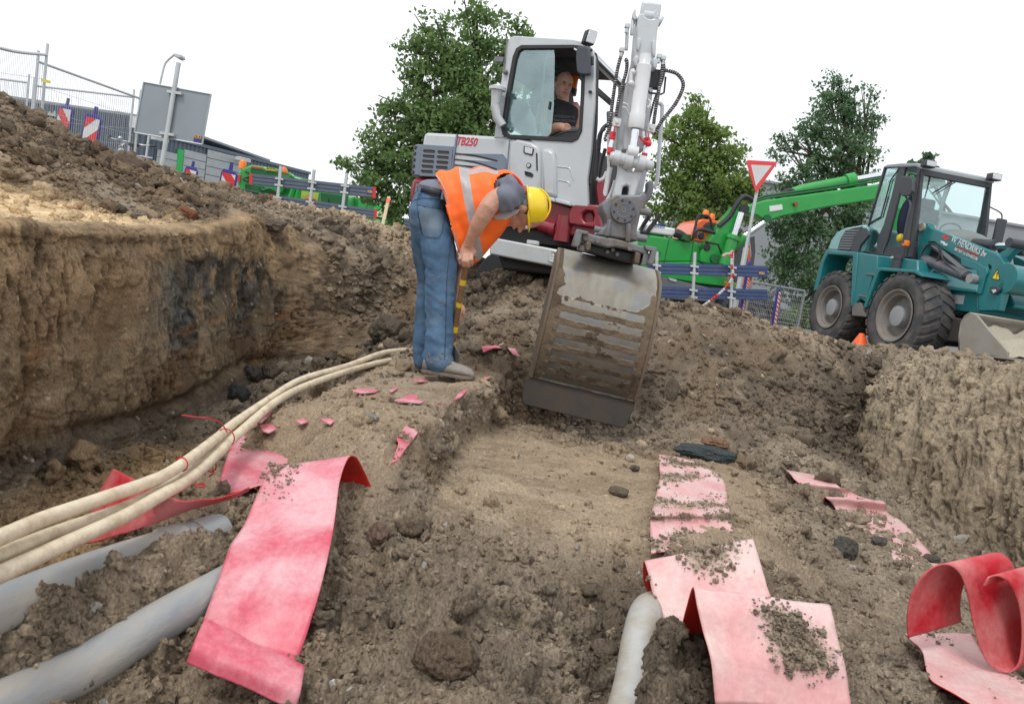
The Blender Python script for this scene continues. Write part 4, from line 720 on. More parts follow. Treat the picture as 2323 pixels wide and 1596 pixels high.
# cross pin and links under the rod
pl_, pr_ = D('z3', (1000, 1200), off=.1)[0], D('z3', (1400, 1290), off=.1)[0]; xx = (pr_-pl_).normalized()
m = MB(); L2 = (pr_-pl_).length
m.lathe(pl_, xx, [(0, 0), (0, .02), (.01, .03), (.02, .032), (.021, .041), (.055, .043), (.056, .034), (.085, .034), (.086, .05), (L2-.125, .05), (L2-.12, .034), (L2-.095, .034), (L2-.09, .046), (L2-.05, .045), (L2-.049, .03), (L2-.012, .028), (L2, .016), (L2, 0)], 28)
lk = m.build('link_pin', M_WHITE, di, smooth=30)
m = MB()
m.plate(D('z3', (1095, 1210), (1130, 1210), (1140, 1290), (1160, 1330), (1220, 1340), (1255, 1290), (1275, 1215), (1310, 1230), (1300, 1330), (1260, 1460), (1215, 1640), (1080, 1640), (1010, 1640), (1045, 1500), (1080, 1340), off=.09),
        [D('z3', (1120, 1480), (1150, 1462), (1180, 1475), (1172, 1560), (1160, 1620), (1100, 1610), off=.09)], -DN*.07)
m.build('h_link', M_WHITE, di, bevel=.012)
m = MB(); m.prism(D('z3', (1100, 1470), (1190, 1460), (1180, 1640), (1090, 1640), off=-.02), -DN*.02); m.build('link_recess', M_BLACK, di)
m = MB(); m.tube(smoothline(D('z3', (1050, 1420), (1020, 1520), (960, 1640), (940, 1700)), 3), .011, 8); m.prism(D('z3', (1310, 1310), (1340, 1340), (1290, 1580), (1255, 1640), (1235, 1600)), -DN*.08); m.build('dipper_tip', M_WHITE, di, split=True)
m = MB(); m.prism(D('z3', (1340, 1440), (1365, 1415), (1400, 1420), (1405, 1480), (1385, 1570), (1330, 1640), (1290, 1630), (1310, 1560), (1340, 1500), off=.02), -DN*.07); m.build('side_hook', M_STEEL, di, bevel=.01)
# hoses with wire spiral
M_HOSE = mat('hose', (.012, .012, .014), .45); M_SPR = mat('hose_spring', (.42, .42, .43), .35, .6)
def hose(k, pts, r=.010, off=0., name='hydraulic_hose', coil=True, par=None):
    ln = smoothline(D(k, *pts, off=off), 10); m = MB(); m.tube(ln, r*.88, 10); o = m.build(name, M_HOSE, par or di)
    if coil:
        L_ = sum((ln[i+1]-ln[i]).length for i in range(len(ln)-1)); turns = int(L_/.0125); m = MB(); hp_ = []; d = [0]
        for i in range(len(ln)-1): d.append(d[-1]+(ln[i+1]-ln[i]).length)
        x = None; j = 0
        for q in range(turns*10):
            s = q/(turns*10)*L_
            while j < len(d)-2 and d[j+1] < s: j += 1
            t = (s-d[j])/max(1e-9, d[j+1]-d[j]); c = ln[j].lerp(ln[j+1], t); dd = (ln[j+1]-ln[j]).normalized()
            if x is None: x, _ = ortho(dd)
            x = (x-dd*x.dot(dd)).normalized(); y = dd.cross(x); a = q/10*2*math.pi; hp_.append(c+x*math.cos(a)*r+y*math.sin(a)*r)
        m.tube(hp_, .0021, 4); m.build('hose_spring', M_SPR, o)
    return o
hose('w1', [(640, 555), (605, 660), (575, 800), (545, 1000), (510, 1250), (480, 1350)], .0105, .02)
hose('w1', [(660, 640), (685, 650), (680, 760), (640, 900), (600, 1060), (570, 1240)], .0105, .06)
hose('w1', [(1060, 640), (1065, 700), (1045, 850), (1020, 1000), (990, 1180), (970, 1320)], .0105, .03)
hose('w1', [(1080, 660), (1085, 760), (1050, 900), (985, 1050), (930, 1250), (910, 1330)], .007, -.02)
hose('w1', [(1075, 750), (1140, 760), (1220, 790), (1280, 870), (1275, 960), (1200, 1110), (1060, 1290), (975, 1430)], .011, .03)
hose('w1', [(540, 1290), (480, 1400), (450, 1480), (470, 1500)], .008, .03)
hose('z3', [(990, 900), (930, 960), (905, 1080), (890, 1250), (880, 1400)], .014, -.15, coil=False)
hose('z3', [(960, 1130), (930, 1250), (900, 1420)], .013, -.2, coil=False)
hose('w1', [(450, 1370), (400, 1420), (385, 1500), (390, 1590)], .012, -.1, coil=False)
m = MB(); m.tube(smoothline(D('z3', (1440, 715), (1475, 730), (1478, 800), (1450, 1180), (1435, 1400), (1405, 1490), off=-.35), 8), .0125, 10); m.build('guard_rail', M_WHITE, ex)
m = MB(); m.tube(D('z3', (880, 1400), (905, 1420), (950, 1400), (975, 1340), off=-.1), .012, 10); m.tube(D('z3', (985, 1000), (990, 1300), (950, 1540), off=-.05), .008, 8); m.tube(D('z3', (1010, 1300), (960, 1560), off=-.03), .011, 8); m.build('steel_line', M_CYL, di, split=True)
m = MB()
for x, y in ((632, 535), (690, 280), (1075, 620), (1030, 600)): c_ = D('w1', (x, y), off=.03)[0]; m.box(c_, (.028, .028, .025), (PD.u, DN, PD.v)); m.cyl(c_-PD.v*.01, c_-PD.v*.04, .01)
m.tube(D('w1', (690, 280), (680, 540), off=.0), .011, 8); m.tube(D('w1', (745, 210), (735, 380), off=-.02), .01, 8); m.build('hose_fitting', M_GALV, di, bevel=.004, split=True)
# couplings with red caps
for k, (x, y) in enumerate(((575, 1310), (940, 1370))):
    c_ = D('w1', (x, y), off=.05)[0]; m = MB(); m.box(c_, (.046, .04, .046), (PD.u, DN, PD.v)); m.cyl(c_+DN*.02, c_+DN*.028, .011, n=6); bk = m.build('coupling_block', M_CYL, di, bevel=.005)
    m = MB(); e = c_-PD.v*.024-PD.u*.01; m.cyl(e, e-PD.v*.03, .014); m.cyl(e-PD.v*.07, e-PD.v*.12, .014); m.build('coupling_sleeve', M_ROD, bk, split=True)
    m = MB(); m.lathe(e-PD.v*.028, (0, 0, -1), [(0, .0), (0, .017), (.038, .018), (.04, .015), (.045, .015), (.045, 0)]); m.lathe(e-PD.v*.115, (0, 0, -1), [(0, .0), (0, .017), (.032, .018), (.04, .01), (.04, 0)])
    m.tube(smoothline([e+DN*.018, e-PD.v*.02+DN*.028, e-PD.v*.05+DN*.02], 5), .004, 6); m.build('red_cap', M_REDP, bk, split=True)
m = MB(); m.tube(smoothline(D('w1', (820, 1450), (850, 1500), (900, 1520), off=.12), 5), .005, 6); m.ball(D('w1', (915, 1530), off=.1)[0], .018); m.build('cap_strap', M_REDP, di)
# tilting coupler: cast plate with the slew disc
m = MB()
m.prism(D('w2', (600, 20), (640, -10), (700, -35), (850, -35), (880, -60), (905, -30), (900, 30), (862, 90), (850, 150), (835, 215), (860, 250), (850, 280), (560, 235), (600, 190), (640, 165), (625, 110), (600, 70), off=.1), -DN*.22)
ro = m.build('rotator', M_STEEL, ex, bevel=.012)
cd = D('w2', (745, 72), off=.115)[0]; m = MB(); m.cyl(cd+DN*.012, cd-DN*.02, .072, n=40); dsk = m.build('disc', mat('disc_steel', (.12, .13, .15), .45, .4, dirt=.35, dcol=(.2, .15, .1), dscale=14), ro, bevel=.004)
m = MB(); m.lathe(cd+DN*.012, DN, [(0, .040), (.003, .040), (.003, .036), (0, .036)], 32); m.lathe(cd+DN*.010, DN, [(0, 0.0), (.005, .013), (.005, .008), (0, .008)], 16)
m.build('ring', M_STEEL, dsk)
m = MB()
for k in range(8): a = k/8*2*math.pi+.3; c_ = cd+PD.u*(math.cos(a)*.055)+PD.v*(math.sin(a)*.055); m.cyl(c_+DN*.016, c_+DN*.010, .0065, n=10)
m.build('bolt_hole', M_BLACK, dsk, split=True)
m = MB()
for a_, b_ in (((655, 135), (635, 245)), ((782, 160), (775, 280))): p, q = D('w2', a_, b_, off=.125); m.tube([p, q], .015, 4)
m.build('rib', M_STEEL, ro, bevel=.004, split=True)
m = MB(); 
for x, y, r in ((862, 255, .022), (890, 80, .022), (585, 200, .018)): c_ = D('w2', (x, y), off=.08)[0]; m.cyl(c_-PD.u*.03, c_+PD.u*.035, r)
m.build('pin_end', M_STEEL, ro, bevel=.004, split=True)
m = MB(); m.tube(smoothline(D('w2', (860, 215), (890, 222), (912, 214), (950, 160), (984, 105), off=.0), 4), .008, 8); m.tube(D('w2', (870, 190), (905, 130), (930, 90), off=-.05), .008, 8); m.build('hook_handle', M_BLACK, ro)
# quick hitch
m = MB(); m.prism(D('w2', (470, 205), (545, 235), (700, 262), (840, 300), (900, 318), (915, 345), (905, 372), (830, 350), (760, 330), (700, 318), (640, 322), (560, 300), (470, 275), (465, 240), off=.13), -DN*.24)
qh = m.build('quick_hitch', M_STEEL, ex, bevel=.01)
m = MB(); m.prism(D('w2', (490, 290), (560, 305), (860, 360), (850, 435), (760, 420), (500, 350), off=.05), -DN*.2); m.build('hitch_jaw', M_BLACK, qh, bevel=.01)
m = MB()
for x, y in ((577, 272), (792, 322)): c_ = D('w2', (x, y), off=.15)[0]; m.cyl(c_, c_-DN*.03, .017, n=6)
for x, y in ((675, 335), (640, 350), (705, 365)): c_ = D('w2', (x, y), off=.09)[0]; m.cyl(c_, c_-DN*.03, .01)
m.build('bolt', M_STEEL, qh, split=True)
m = MB(); 
m.plate(D('w2', (432, 195), (512, 212), (510, 235), (470, 228), (455, 300), (440, 318), (398, 310), off=.16), [], -DN*.06)
m.plate(D('w2', (890, 305), (972, 320), (968, 350), (945, 440), (905, 430), (935, 345), (895, 335), off=.16), [], -DN*.06)
m.prism(D('w2', (450, 300), (485, 310), (490, 350), (440, 335), off=.13), -DN*.1); m.prism(D('w2', (885, 350), (920, 360), (915, 440), (860, 440), (870, 415), off=.13), -DN*.1)
m.build('side_lug', M_STEEL, qh, bevel=.006, split=True)
m = MB(); m.prism(D('w2', (497, 275), (532, 285), (525, 340), (500, 345), (487, 330), off=.15), -DN*.1); m.prism(D('w2', (828, 348), (865, 358), (855, 432), (815, 425), off=.15), -DN*.1); m.build('hitch_hook', mat('hook_steel', (.13, .1, .08), .5, .3), qh, bevel=.008, split=True)
# bucket: curved back sheet facing the viewer, side cheeks, cutting edge
tl, tr_, bl_, br_ = (335, 318), (997, 470), (135, 1195), (815, 1360)
def bk_mat():
    m = bpy.data.materials.new('bucket_steel'); m.use_nodes = True; nt = m.node_tree; b = nt.nodes['Principled BSDF']; L = nt.links.new
    a = _n(nt, 'ShaderNodeAttribute'); a.attribute_name = 'soil'; L(a.outputs['Color'], b.inputs['Base Color'])
    sp = _n(nt, 'ShaderNodeMapRange'); L(a.outputs['Alpha'], sp.inputs[0]); sp.inputs[3].default_value = .38; sp.inputs[4].default_value = .95; L(sp.outputs[0], b.inputs['Roughness'])
    mm = _n(nt, 'ShaderNodeMapRange'); L(a.outputs['Alpha'], mm.inputs[0]); mm.inputs[3].default_value = .35; mm.inputs[4].default_value = 0; L(mm.outputs[0], b.inputs['Metallic'])
    tc = _n(nt, 'ShaderNodeTexCoord'); nz = _n(nt, 'ShaderNodeTexNoise'); nz.inputs['Scale'].default_value = 90; nz.inputs['Detail'].default_value = 6; L(tc.outputs['Object'], nz.inputs[0])
    bp = _n(nt, 'ShaderNodeBump'); bp.inputs['Distance'].default_value = .004; mu = _n(nt, 'ShaderNodeMath', operation='MULTIPLY'); L(nz.outputs[0], mu.inputs[0]); L(a.outputs['Alpha'], mu.inputs[1]); L(mu.outputs[0], bp.inputs['Height']); L(bp.outputs[0], b.inputs['Normal'])
    return m
M_BKT = bk_mat()
c4 = D('w2', tl, tr_, br_, bl_, off=.0)
NU, NV = 150, 220
def bprof(t):                                            # depth of the sheet towards the viewer and height share
    return .10*math.sin(math.pi*min(1, t*1.02))**.8 - .14*(1-min(1, t/.16))**2 - .02*t
V_, F_ = [], []
for j in range(NV+1):
    t = j/NV
    for i in range(NU+1):
        s = i/NU; p = c4[0].lerp(c4[1], s).lerp(c4[3].lerp(c4[2], s), t); V_.append(p+DN*bprof(t))
F_ = [(j*(NU+1)+i, j*(NU+1)+i+1, (j+1)*(NU+1)+i+1, (j+1)*(NU+1)+i) for j in range(NV) for i in range(NU)]
A_ = np.array([v[:] for v in V_]); S = np.tile(np.arange(NU+1)/NU, NV+1); TT = np.repeat(np.arange(NV+1)/NV, NU+1)
nA = fbm(A_, 9, 5, 301); nB = fbm(A_, 30, 4, 311); nC = fbm(A_*np.array([1, 1, .15]), 40, 3, 321)
steel = np.array([.32, .30, .255])*(1+.16*nC[:, None]+.1*nA[:, None]); steel = mixc(steel, np.array([.24, .20, .15]), sst(-.1, .5, nB*.6+nA)*.5); steel = mixc(steel, np.array([.25, .27, .29]), sst(.0, .5, nA+.4*nC)*.7)
mud = np.array([.105, .078, .052])*(1+.5*nB[:, None]); mud = mixc(mud, np.array([.20, .155, .105]), sst(-.05, .25, nA)*.7)
k = (TT-.33)/.098; fr_ = k-np.floor(k); bar = (np.abs(fr_-.5) < .27+.05*nB)                    # where the welded wear bars show through
edge = .075+.05*nA
inb = (TT > .33) & (S > .06+edge*.5) & (S < .94-edge*.3) & bar & (nA+.5*nB > -.42-.05*np.cos(TT*9))
clean = (TT < .335+.03*nB-.03*(nA)) & (S > .035+.1*sst(.10, .3, TT)*np.clip(.3+2*nA, 0, 1)) & (S < .985-.08*sst(.25, .33, TT)-.04*sst(.0, .1, nA+.3*nB))
msk = (~(inb | clean)).astype(float)
undershade = sst(.62, .95, TT+.15*nA); cc = mixc(steel*(1-.5*sst(.25, .9, TT))[:, None], mud, msk); cc = mixc(cc, cc*.75, undershade)  # sheet darkened towards the lip: shade of its downward face painted in
A_ = A_ + np.array(DN)[None]*((msk*(.002+.006*np.clip(nA+.3, 0, 1)+.004*nB)) + ((TT > .33) & bar & (S > .07) & (S < .93))*.005)[:, None]
me = bpy.data.meshes.new('bucket'); me.from_pydata(A_.tolist(), [], F_); me.update(); me.polygons.foreach_set('use_smooth', [True]*len(F_))
ca = me.color_attributes.new('soil', 'FLOAT_COLOR', 'POINT'); ca.data.foreach_set('color', np.concatenate([cc, msk[:, None]], 1).astype(np.float32).ravel())
bk = link_mesh('bucket', me, M_BKT, ex); so = bk.modifiers.new('t', 'SOLIDIFY'); so.thickness = .02; so.offset = 1 if F_ else 1
M_BKS = mat('bucket_side', (.15, .135, .11), .6, .2, dirt=.55, dcol=(.2, .14, .09), dscale=7, bump=.3, bscale=50)
for a_, b_, s in ((c4[0], c4[3], 0), (c4[1], c4[2], 1)):
    m = MB(); n_ = 24; o1 = [a_.lerp(b_, j/n_)+DN*(bprof(j/n_)+.012) for j in range(n_+1)]; o2 = [b_-DN*.2, a_-DN*.35-Vector((0, 0, .05))]
    m.prism(o1+o2, PD.u*(.018 if s else -.018)); m.build('side_cheek', M_BKS, bk, bevel=.003)
ce = D('w2', (88, 1190), (150, 1200), (780, 1352), (828, 1352), (820, 1385), (775, 1505), (755, 1530), (720, 1528), (75, 1375), (60, 1340), (68, 1280), off=-.03)
m = MB(); m.prism(ce, -DN*.03); m.build('cutting_edge', mat('edge_steel', (.06, .06, .06), .5, .4, dirt=.55, dcol=(.11, .09, .07), dscale=10, bump=.15), bk, bevel=.006)
# ------------------------------------------------------------------ the man with the spade
M_SKIN = mat('skin', (.50, .27, .19), .55, var=.14, vscale=14, bump=.12, bscale=90)
M_SKIN2 = mat('skin_pale', (.52, .27, .20), .5, var=.1, vscale=12, bump=.1, bscale=90)
def jeans_mat():
    m = mat('denim', (.075, .155, .27), .85, dirt=.28, dcol=(.17, .25, .34), dscale=7, bump=.5, bscale=300, var=.3, vscale=8, ); return m
M_JEAN = jeans_mat(); M_VEST = mat('vest_orange', (1.0, .16, .015), .55, var=.06); M_VEST.node_tree.nodes['Principled BSDF'].inputs['Emission Strength'].default_value = 0
M_REFL = mat('reflective_grey', (.36, .35, .36), .4, var=.12, vscale=20); M_SHIRT = mat('work_shirt', (.155, .17, .215), .85, var=.2, vscale=9)
M_BOOT = mat('boot_leather', (.20, .205, .20), .8, dirt=.5, dcol=(.32, .28, .22), dscale=14, bump=.3); M_SOLE = mat('boot_sole', (.1, .09, .08), .9, dirt=.5, dcol=(.25, .2, .15), dscale=20)
M_HELM = mat('helmet_yellow', (.86, .62, .01), .3, var=.05, coat=.4); M_HAIR = mat('hair', (.05, .035, .025), .9); M_BELT = mat('belt', (.035, .04, .05), .5)
M_WOOD = mat('handle_wood', (.17, .1, .045), .6, var=.25, vscale=20); M_YEL = mat('yellow_band', (.7, .5, .02), .5)
YW = 4.15
def W6(x, y, dy=0.): q = T('z6', (x, y))[0]; return at(q[0], q[1], YW+dy)
SX = .34095/FPX*YW                                        # metres per z6 pixel
def limb(mb, pts, n=16):
    """pts: (x, y, dy, half-width px, half-depth m); elliptical sections square to the path"""
    P_ = [W6(p[0], p[1], p[2]) for p in pts]; R = []
    for i, p in enumerate(P_):
        d = (P_[min(i+1, len(P_)-1)]-P_[max(i-1, 0)]).normalized(); yv = Vector((0, 1, 0)); yv = (yv-d*yv.dot(d)).normalized(); x = d.cross(yv)
        R.append([p+x*(pts[i][3]*SX*math.cos(2*math.pi*k/n))+yv*(pts[i][4]*math.sin(2*math.pi*k/n)) for k in range(n)])
    # rounded ends
    def capr(r, p, o, f): return [p+(q-p)*f+o for q in r]
    d0 = (P_[0]-P_[1]).normalized(); d1 = (P_[-1]-P_[-2]).normalized(); a = pts[0][4]; b = pts[-1][4]
    R = [capr(R[0], P_[0], d0*a*.5, .55), capr(R[0], P_[0], d0*a*.25, .88)]+R+[capr(R[-1], P_[-1], d1*b*.25, .88), capr(R[-1], P_[-1], d1*b*.5, .55)]
    mb.rings(R)
pw = thing('person', W6(330, 1480), 'man in orange safety vest, jeans and yellow hard hat bending over with a spade', 'person')
def nz(p, s, k=0): return mnoise.noise(Vector(p)*s+Vector((k, k*2, k*3)))
# jeans
m = MB()
limb(m, [(290, 330, -.02, 110, .15), (265, 400, -.02, 118, .165), (262, 480, 0, 112, .165), (270, 545, 0, 100, .15)])
NEAR = [(300, 470, -.05, 98, .10), (325, 560, -.07, 106, .10), (340, 660, -.08, 112, .098), (352, 760, -.08, 104, .09), (354, 880, -.08, 102, .085), (350, 960, -.08, 97, .082), (346, 1050, -.08, 94, .082), (345, 1180, -.08, 90, .08), (343, 1290, -.08, 91, .08), (338, 1360, -.08, 97, .085), (342, 1425, -.09, 102, .088)]
FAR = [(255, 430, .08, 92, .10), (245, 520, .1, 92, .10), (240, 640, .12, 82, .095), (250, 760, .14, 66, .085), (258, 880, .15, 60, .08), (245, 1000, .16, 60, .078), (232, 1120, .17, 58, .075), (228, 1240, .17, 54, .075), (218, 1330, .17, 48, .078), (222, 1400, .17, 50, .08)]
limb(m, NEAR); limb(m, FAR)
def jw(p, n_):
    z = p.z; q = (p-W6(340, 1400)).length; kn = math.exp(-((p-W6(350, 1020)).length/.22)**2)
    ank = math.exp(-((p-W6(300, 1340)).length/.16)**2); hip = math.exp(-((p-W6(300, 560)).length/.25)**2)
    q_ = nz((p.x*7+p.z*3, p.y*7, z*22+p.x*5), 1); f = 1.1-2.8*abs(q_)+.8*nz((p.x*12, p.y*9, z*30), 1)
    return .0045*f*(.12+kn*.9+ank*1.6+hip*.4)+.007*nz((p.x*1.2, p.y, p.z*.8), 9)+.002*nz(p, 34)+.001*nz(p, 70)
jn = fuse(m, 'jeans', M_JEAN, pw, .0085, 2, jw)
def on_near(x, y, k=1.0):
    """point on the viewer's side of the near trouser leg"""
    o = W6(x, y, -.3); d = Vector(ray(*T('z6', (x, y))[0])).normalized(); off = root_loc(pw)
    hit, loc, nor, _ = jn.ray_cast(o-d*.3-off, d); 
    return (loc+off+nor*.002*k, nor) if hit else (W6(x, y, -.14), Vector((0, -1, 0)))
M_STITCH = mat('stitching', (.05, .07, .1), .9); M_DEN2 = mat('denim_pocket', (.09, .175, .285), .85, dirt=.45, dcol=(.2, .24, .27), dscale=9, bump=.4, bscale=300)
# back pocket patch, seam lines, belt, label
def patch(pts, nm, mt, th=.004, sub=6):
    m = MB(); g = []
    for j in range(sub+1):
        row = []
        for i in range(sub+1):
            s, t = i/sub, j/sub; x = (pts[0][0]*(1-s)+pts[1][0]*s)*(1-t)+(pts[3][0]*(1-s)+pts[2][0]*s)*t; y = (pts[0][1]*(1-s)+pts[1][1]*s)*(1-t)+(pts[3][1]*(1-s)+pts[2][1]*s)*t
            if j == sub: y += 18*(1-abs(2*s-1))*(1 if nm == 'back_pocket' else 0)
            p, n_ = on_near(x, y, 1.5); row.append(p+n_*(th if 0 < i < sub and 0 < j < sub else -.002))
        g.append(row)
    m.rings(g, False, closed=False); return m.build(nm, mt, jn, smooth=60)
patch([(196, 362), (382, 400), (352, 568), (232, 560)], 'back_pocket', M_DEN2)
patch([(258, 272), (345, 290), (342, 308), (256, 292)], 'leather_label', mat('label', (.33, .23, .13), .7), .004, 3)
def seam(pts, r=.0016, nm='seam', mt=None):
    m = MB(); ln = []
    P0 = [Vector((a, b, 0)) for a, b in pts]
    for q in smoothline(P0, 8): ln.append(on_near(q.x, q.y, 1.2)[0])
    m.tube(ln, r, 5); m.build(nm, mt or M_STITCH, jn)
seam([(196, 362), (290, 385), (382, 400), (378, 450), (352, 570), (292, 584), (232, 562), (210, 460), (196, 362)], .0014)
seam([(430, 480), (415, 640), (402, 760), (392, 900), (388, 1100), (384, 1250), (378, 1400)]); seam([(146, 350), (230, 322), (330, 330), (395, 352)], .0014); seam([(240, 250), (200, 330), (205, 420), (235, 560)], .0013)
m = MB(); BT = []
for k in range(20):
    a = 2*math.pi*k/20; c = W6(290+112*math.cos(a)+8, 272+26*math.cos(a), .0+.162*math.sin(a)-.02); BT.append(c)
upb = (W6(290, 250)-W6(280, 300)).normalized()
m.rings([[c-upb*.018 for c in BT], [c+upb*.018 for c in BT]], False); bo_ = m.build('belt', M_BELT, pw, smooth=60); s_ = bo_.modifiers.new('t', 'SOLIDIFY'); s_.thickness = .006
m = MB()
for x, y in ((215, 268), (370, 300)): a = W6(x, y-25, -.16); b = W6(x-8, y+30, -.17); m.tube([a, b], .007, 4)
m.build('belt_loop', M_JEAN, jn, split=True)
# shirt body under the vest (shows at the waist), vest
m = MB(); limb(m, [(285, 290, 0, 92, .15), (390, 280, 0, 92, .155), (520, 275, 0, 100, .16), (680, 285, 0, 110, .165), (800, 290, 0, 105, .17), (860, 310, 0, 70, .1), (900, 340, 0, 50, .07)])
limb(m, [(810, 255, -.15, 70, .08), (830, 300, -.2, 86, .085), (790, 325, -.235, 84, .082), (738, 338, -.25, 74, .075)], 18)
limb(m, [(780, 330, .17, 80, .08), (700, 440, .2, 70, .07), (640, 520, .2, 60, .065)])
shirt = fuse(m, 'shirt', M_SHIRT, pw, .009, 2, lambda p, n_: .007*math.sin(p.x*85+p.z*60+4*nz(p, 8))*math.exp(-((p-W6(800, 270, -.18)).length/.14)**2)+.006*nz(p, 14))
# vest: rings along the spine, each a hanging D
def vring(tx, ty, bx, by, w_, nearcut=0):
    a = W6(tx, ty); b = W6(bx, by); r = []
    for k in range(28):
        t = 2*math.pi*k/28; c, s_ = math.cos(t), math.sin(t)
        u = (1-c)/2; prof = abs(s_)**.7*(1 if s_ >= 0 else -1)
        r.append(a.lerp(b, u)+Vector((0, -prof*w_*(1-.35*max(0, u-.55)), 0)))
    return r
VR = [vring(318, 168, 500, 792, .178), vring(355, 152, 545, 782, .183), vring(400, 142, 575, 752, .187), vring(470, 128, 600, 735, .19), vring(482, 126, 606, 728, .1905), vring(545, 124, 640, 690, .192), vring(557, 124, 648, 682, .192), vring(620, 126, 690, 640, .193), vring(690, 132, 745, 575, .192), vring(750, 142, 785, 520, .185), vring(800, 153, 815, 480, .175), vring(840, 165, 835, 450, .16)]
def densify(R, k=5):
    out = []
    for i in range(len(R)-1):
        for j in range(k): out.append([R[i][q].lerp(R[i+1][q], j/k) for q in range(len(R[0]))])
    return out+[R[-1]]
def ringdense(r, k=4): 
    n_ = len(r); return [r[i].lerp(r[(i+1) % n_], j/k) for i in range(n_) for j in range(k)]
VR2 = [ringdense(r) for r in densify(VR)]; m = MB(); n_ = len(VR2[0]); f0 = len(m.f)
for i, r in enumerate(VR2):
    cc = sum(r, Vector((0, 0, 0)))/len(r)
    for q in range(n_):
        p = r[q]; o = (p-cc); o.x *= .2; o.normalize(); f = math.sin(p.x*48+p.z*20+3*nz(p, 5))*.5+nz((p.x*14, p.y*8, p.z*6), 1); r[q] = p+o*(.009*f+.004*nz(p, 22))
m.rings(VR2, False)
for i in range(len(VR2)-1):
    if (20 <= i <= 29): 
        for q in range(n_): m.m[i*n_+q] = 1 if 20 <= i < 25 or 27 <= i < 27 else 0
# second band over the back towards the shoulders
for i in range(25, 44):
    for q in list(range(6, 11)): m.m[i*n_+q] = 1
me = m.mesh('vest'); me.polygons.foreach_set('material_index', m.m)
# cut the near side of the hem on the slant and open the arm hole
bm = bmesh.new(); bm.from_mesh(me); kill = []
for f in bm.faces:
    c = f.calc_center_median(); dy = c.y-YW
    q = c; cc = q.dot(_f); px = 1161+FPX*q.dot(_r)/cc; py = 798-FPX*q.dot(_u)/cc; X6 = (px-878.7)/.34095; Y6 = (py-340.1)/.34095
    if dy < 0:
        xe = np.interp(Y6, [150, 200, 290, 500, 655, 790], [312, 335, 372, 420, 462, 500]); 
        if X6 < xe: kill.append(f); continue
        if ((X6-790)/80)**2+((Y6-250)/95)**2 < 1: kill.append(f)
bmesh.ops.delete(bm, geom=kill, context='FACES'); bm.to_mesh(me); bm.free(); me.polygons.foreach_set('use_smooth', [True]*len(me.polygons))
vest = link_mesh('vest', me, [M_VEST, M_REFL], pw); s_ = vest.modifiers.new('t', 'SOLIDIFY'); s_.thickness = .004; s_.offset = 0
M_VEST.use_backface_culling = False
m = MB(); m.tube(smoothline([W6(x, y, dy) for x, y, dy in ((322, 170, -.09), (345, 200, -.15), (388, 290, -.178), (432, 500, -.175), (472, 655, -.15), (520, 740, -.08), (550, 775, -.02))]), .0035, 6); m.build('vest_piping', M_REFL, vest)
m = MB(); m.tube(smoothline([W6(x, y, dy) for x, y, dy in ((830, 165, -.13), (870, 200, -.12), (905, 260, -.1), (925, 320, -.05))]), .009, 6); m.build('vest_collar', mat('vest_red', (.85, .05, .02), .5), vest)
m = MB(); m.prism([W6(x, y, -.20+.0*x) for x, y in ((700, 440), (830, 400), (880, 395), (868, 418), (790, 462), (720, 462))], Vector((0, .012, 0))); m.build('chest_band', M_REFL, vest)
# body: arms, hands, neck, head in one skin
m = MB()
limb(m, [(812, 300, -.16, 62, .062), (760, 310, -.22, 62, .06), (705, 338, -.27, 58, .052), (668, 385, -.29, 56, .046), (635, 440, -.28, 54, .046), (600, 500, -.26, 49, .042), (570, 560, -.24, 39, .034), (548, 610, -.22, 33, .028), (536, 640, -.21, 33, .024)], 18)
limb(m, [(800, 340, .16, 62, .06), (700, 470, .15, 50, .05), (600, 600, .1, 44, .044), (540, 700, .06, 40, .04), (492, 780, .03, 34, .034), (480, 860, .01, 30, .03), (468, 940, 0, 26, .026), (463, 1000, -.02, 28, .024)])
# near hand grips the top of the handle: palm over it, fingers hanging down the viewer's side
HX, HY = 530, 690
limb(m, [(536, 630, -.205, 34, .022), (531, 665, -.2, 46, .026), (527, 700, -.2, 48, .027), (524, 718, -.2, 44, .024)])
F6 = [((490, 690, -.205), (480, 725, -.222), (484, 755, -.212), (497, 768, -.19), 11.5), ((510, 700, -.222), (502, 740, -.24), (506, 768, -.228), (517, 778, -.2), 12.5), ((535, 702, -.225), (530, 742, -.243), (533, 770, -.23), (540, 778, -.2), 12.5), ((560, 695, -.215), (560, 730, -.235), (562, 755, -.222), (560, 765, -.195), 12)]
for a, b, c, d, r in F6: limb(m, [(*a, r, r*SX), (*b, r*1.0, r*SX), (*c, r*.9, r*SX*.9), (*d, r*.8, r*SX*.8)], 10)
limb(m, [(560, 655, -.19, 15, .013), (582, 685, -.2, 14, .012), (590, 712, -.2, 12, .011), (586, 728, -.19, 10, .01)], 10)
# far hand round the shaft lower down
limb(m, [(463, 1000, -.02, 28, .022), (466, 1040, -.02, 36, .026), (472, 1075, -.02, 38, .028), (478, 1100, -.02, 32, .022)])
for k, (x, y) in enumerate(((478, 1060), (476, 1084), (472, 1107), (468, 1128))): limb(m, [(x+28, y-6, .0, 11, .010), (x+12, y, -.052, 11.5, .011), (x-18, y+4, -.064, 11, .0105), (x-38, y+6, -.045, 10, .0095), (x-36, y+6, -.02, 9, .009)], 10)
limb(m, [(500, 1040, -.03, 12, .012), (508, 1065, -.05, 11, .011), (505, 1095, -.055, 10, .010)], 10)
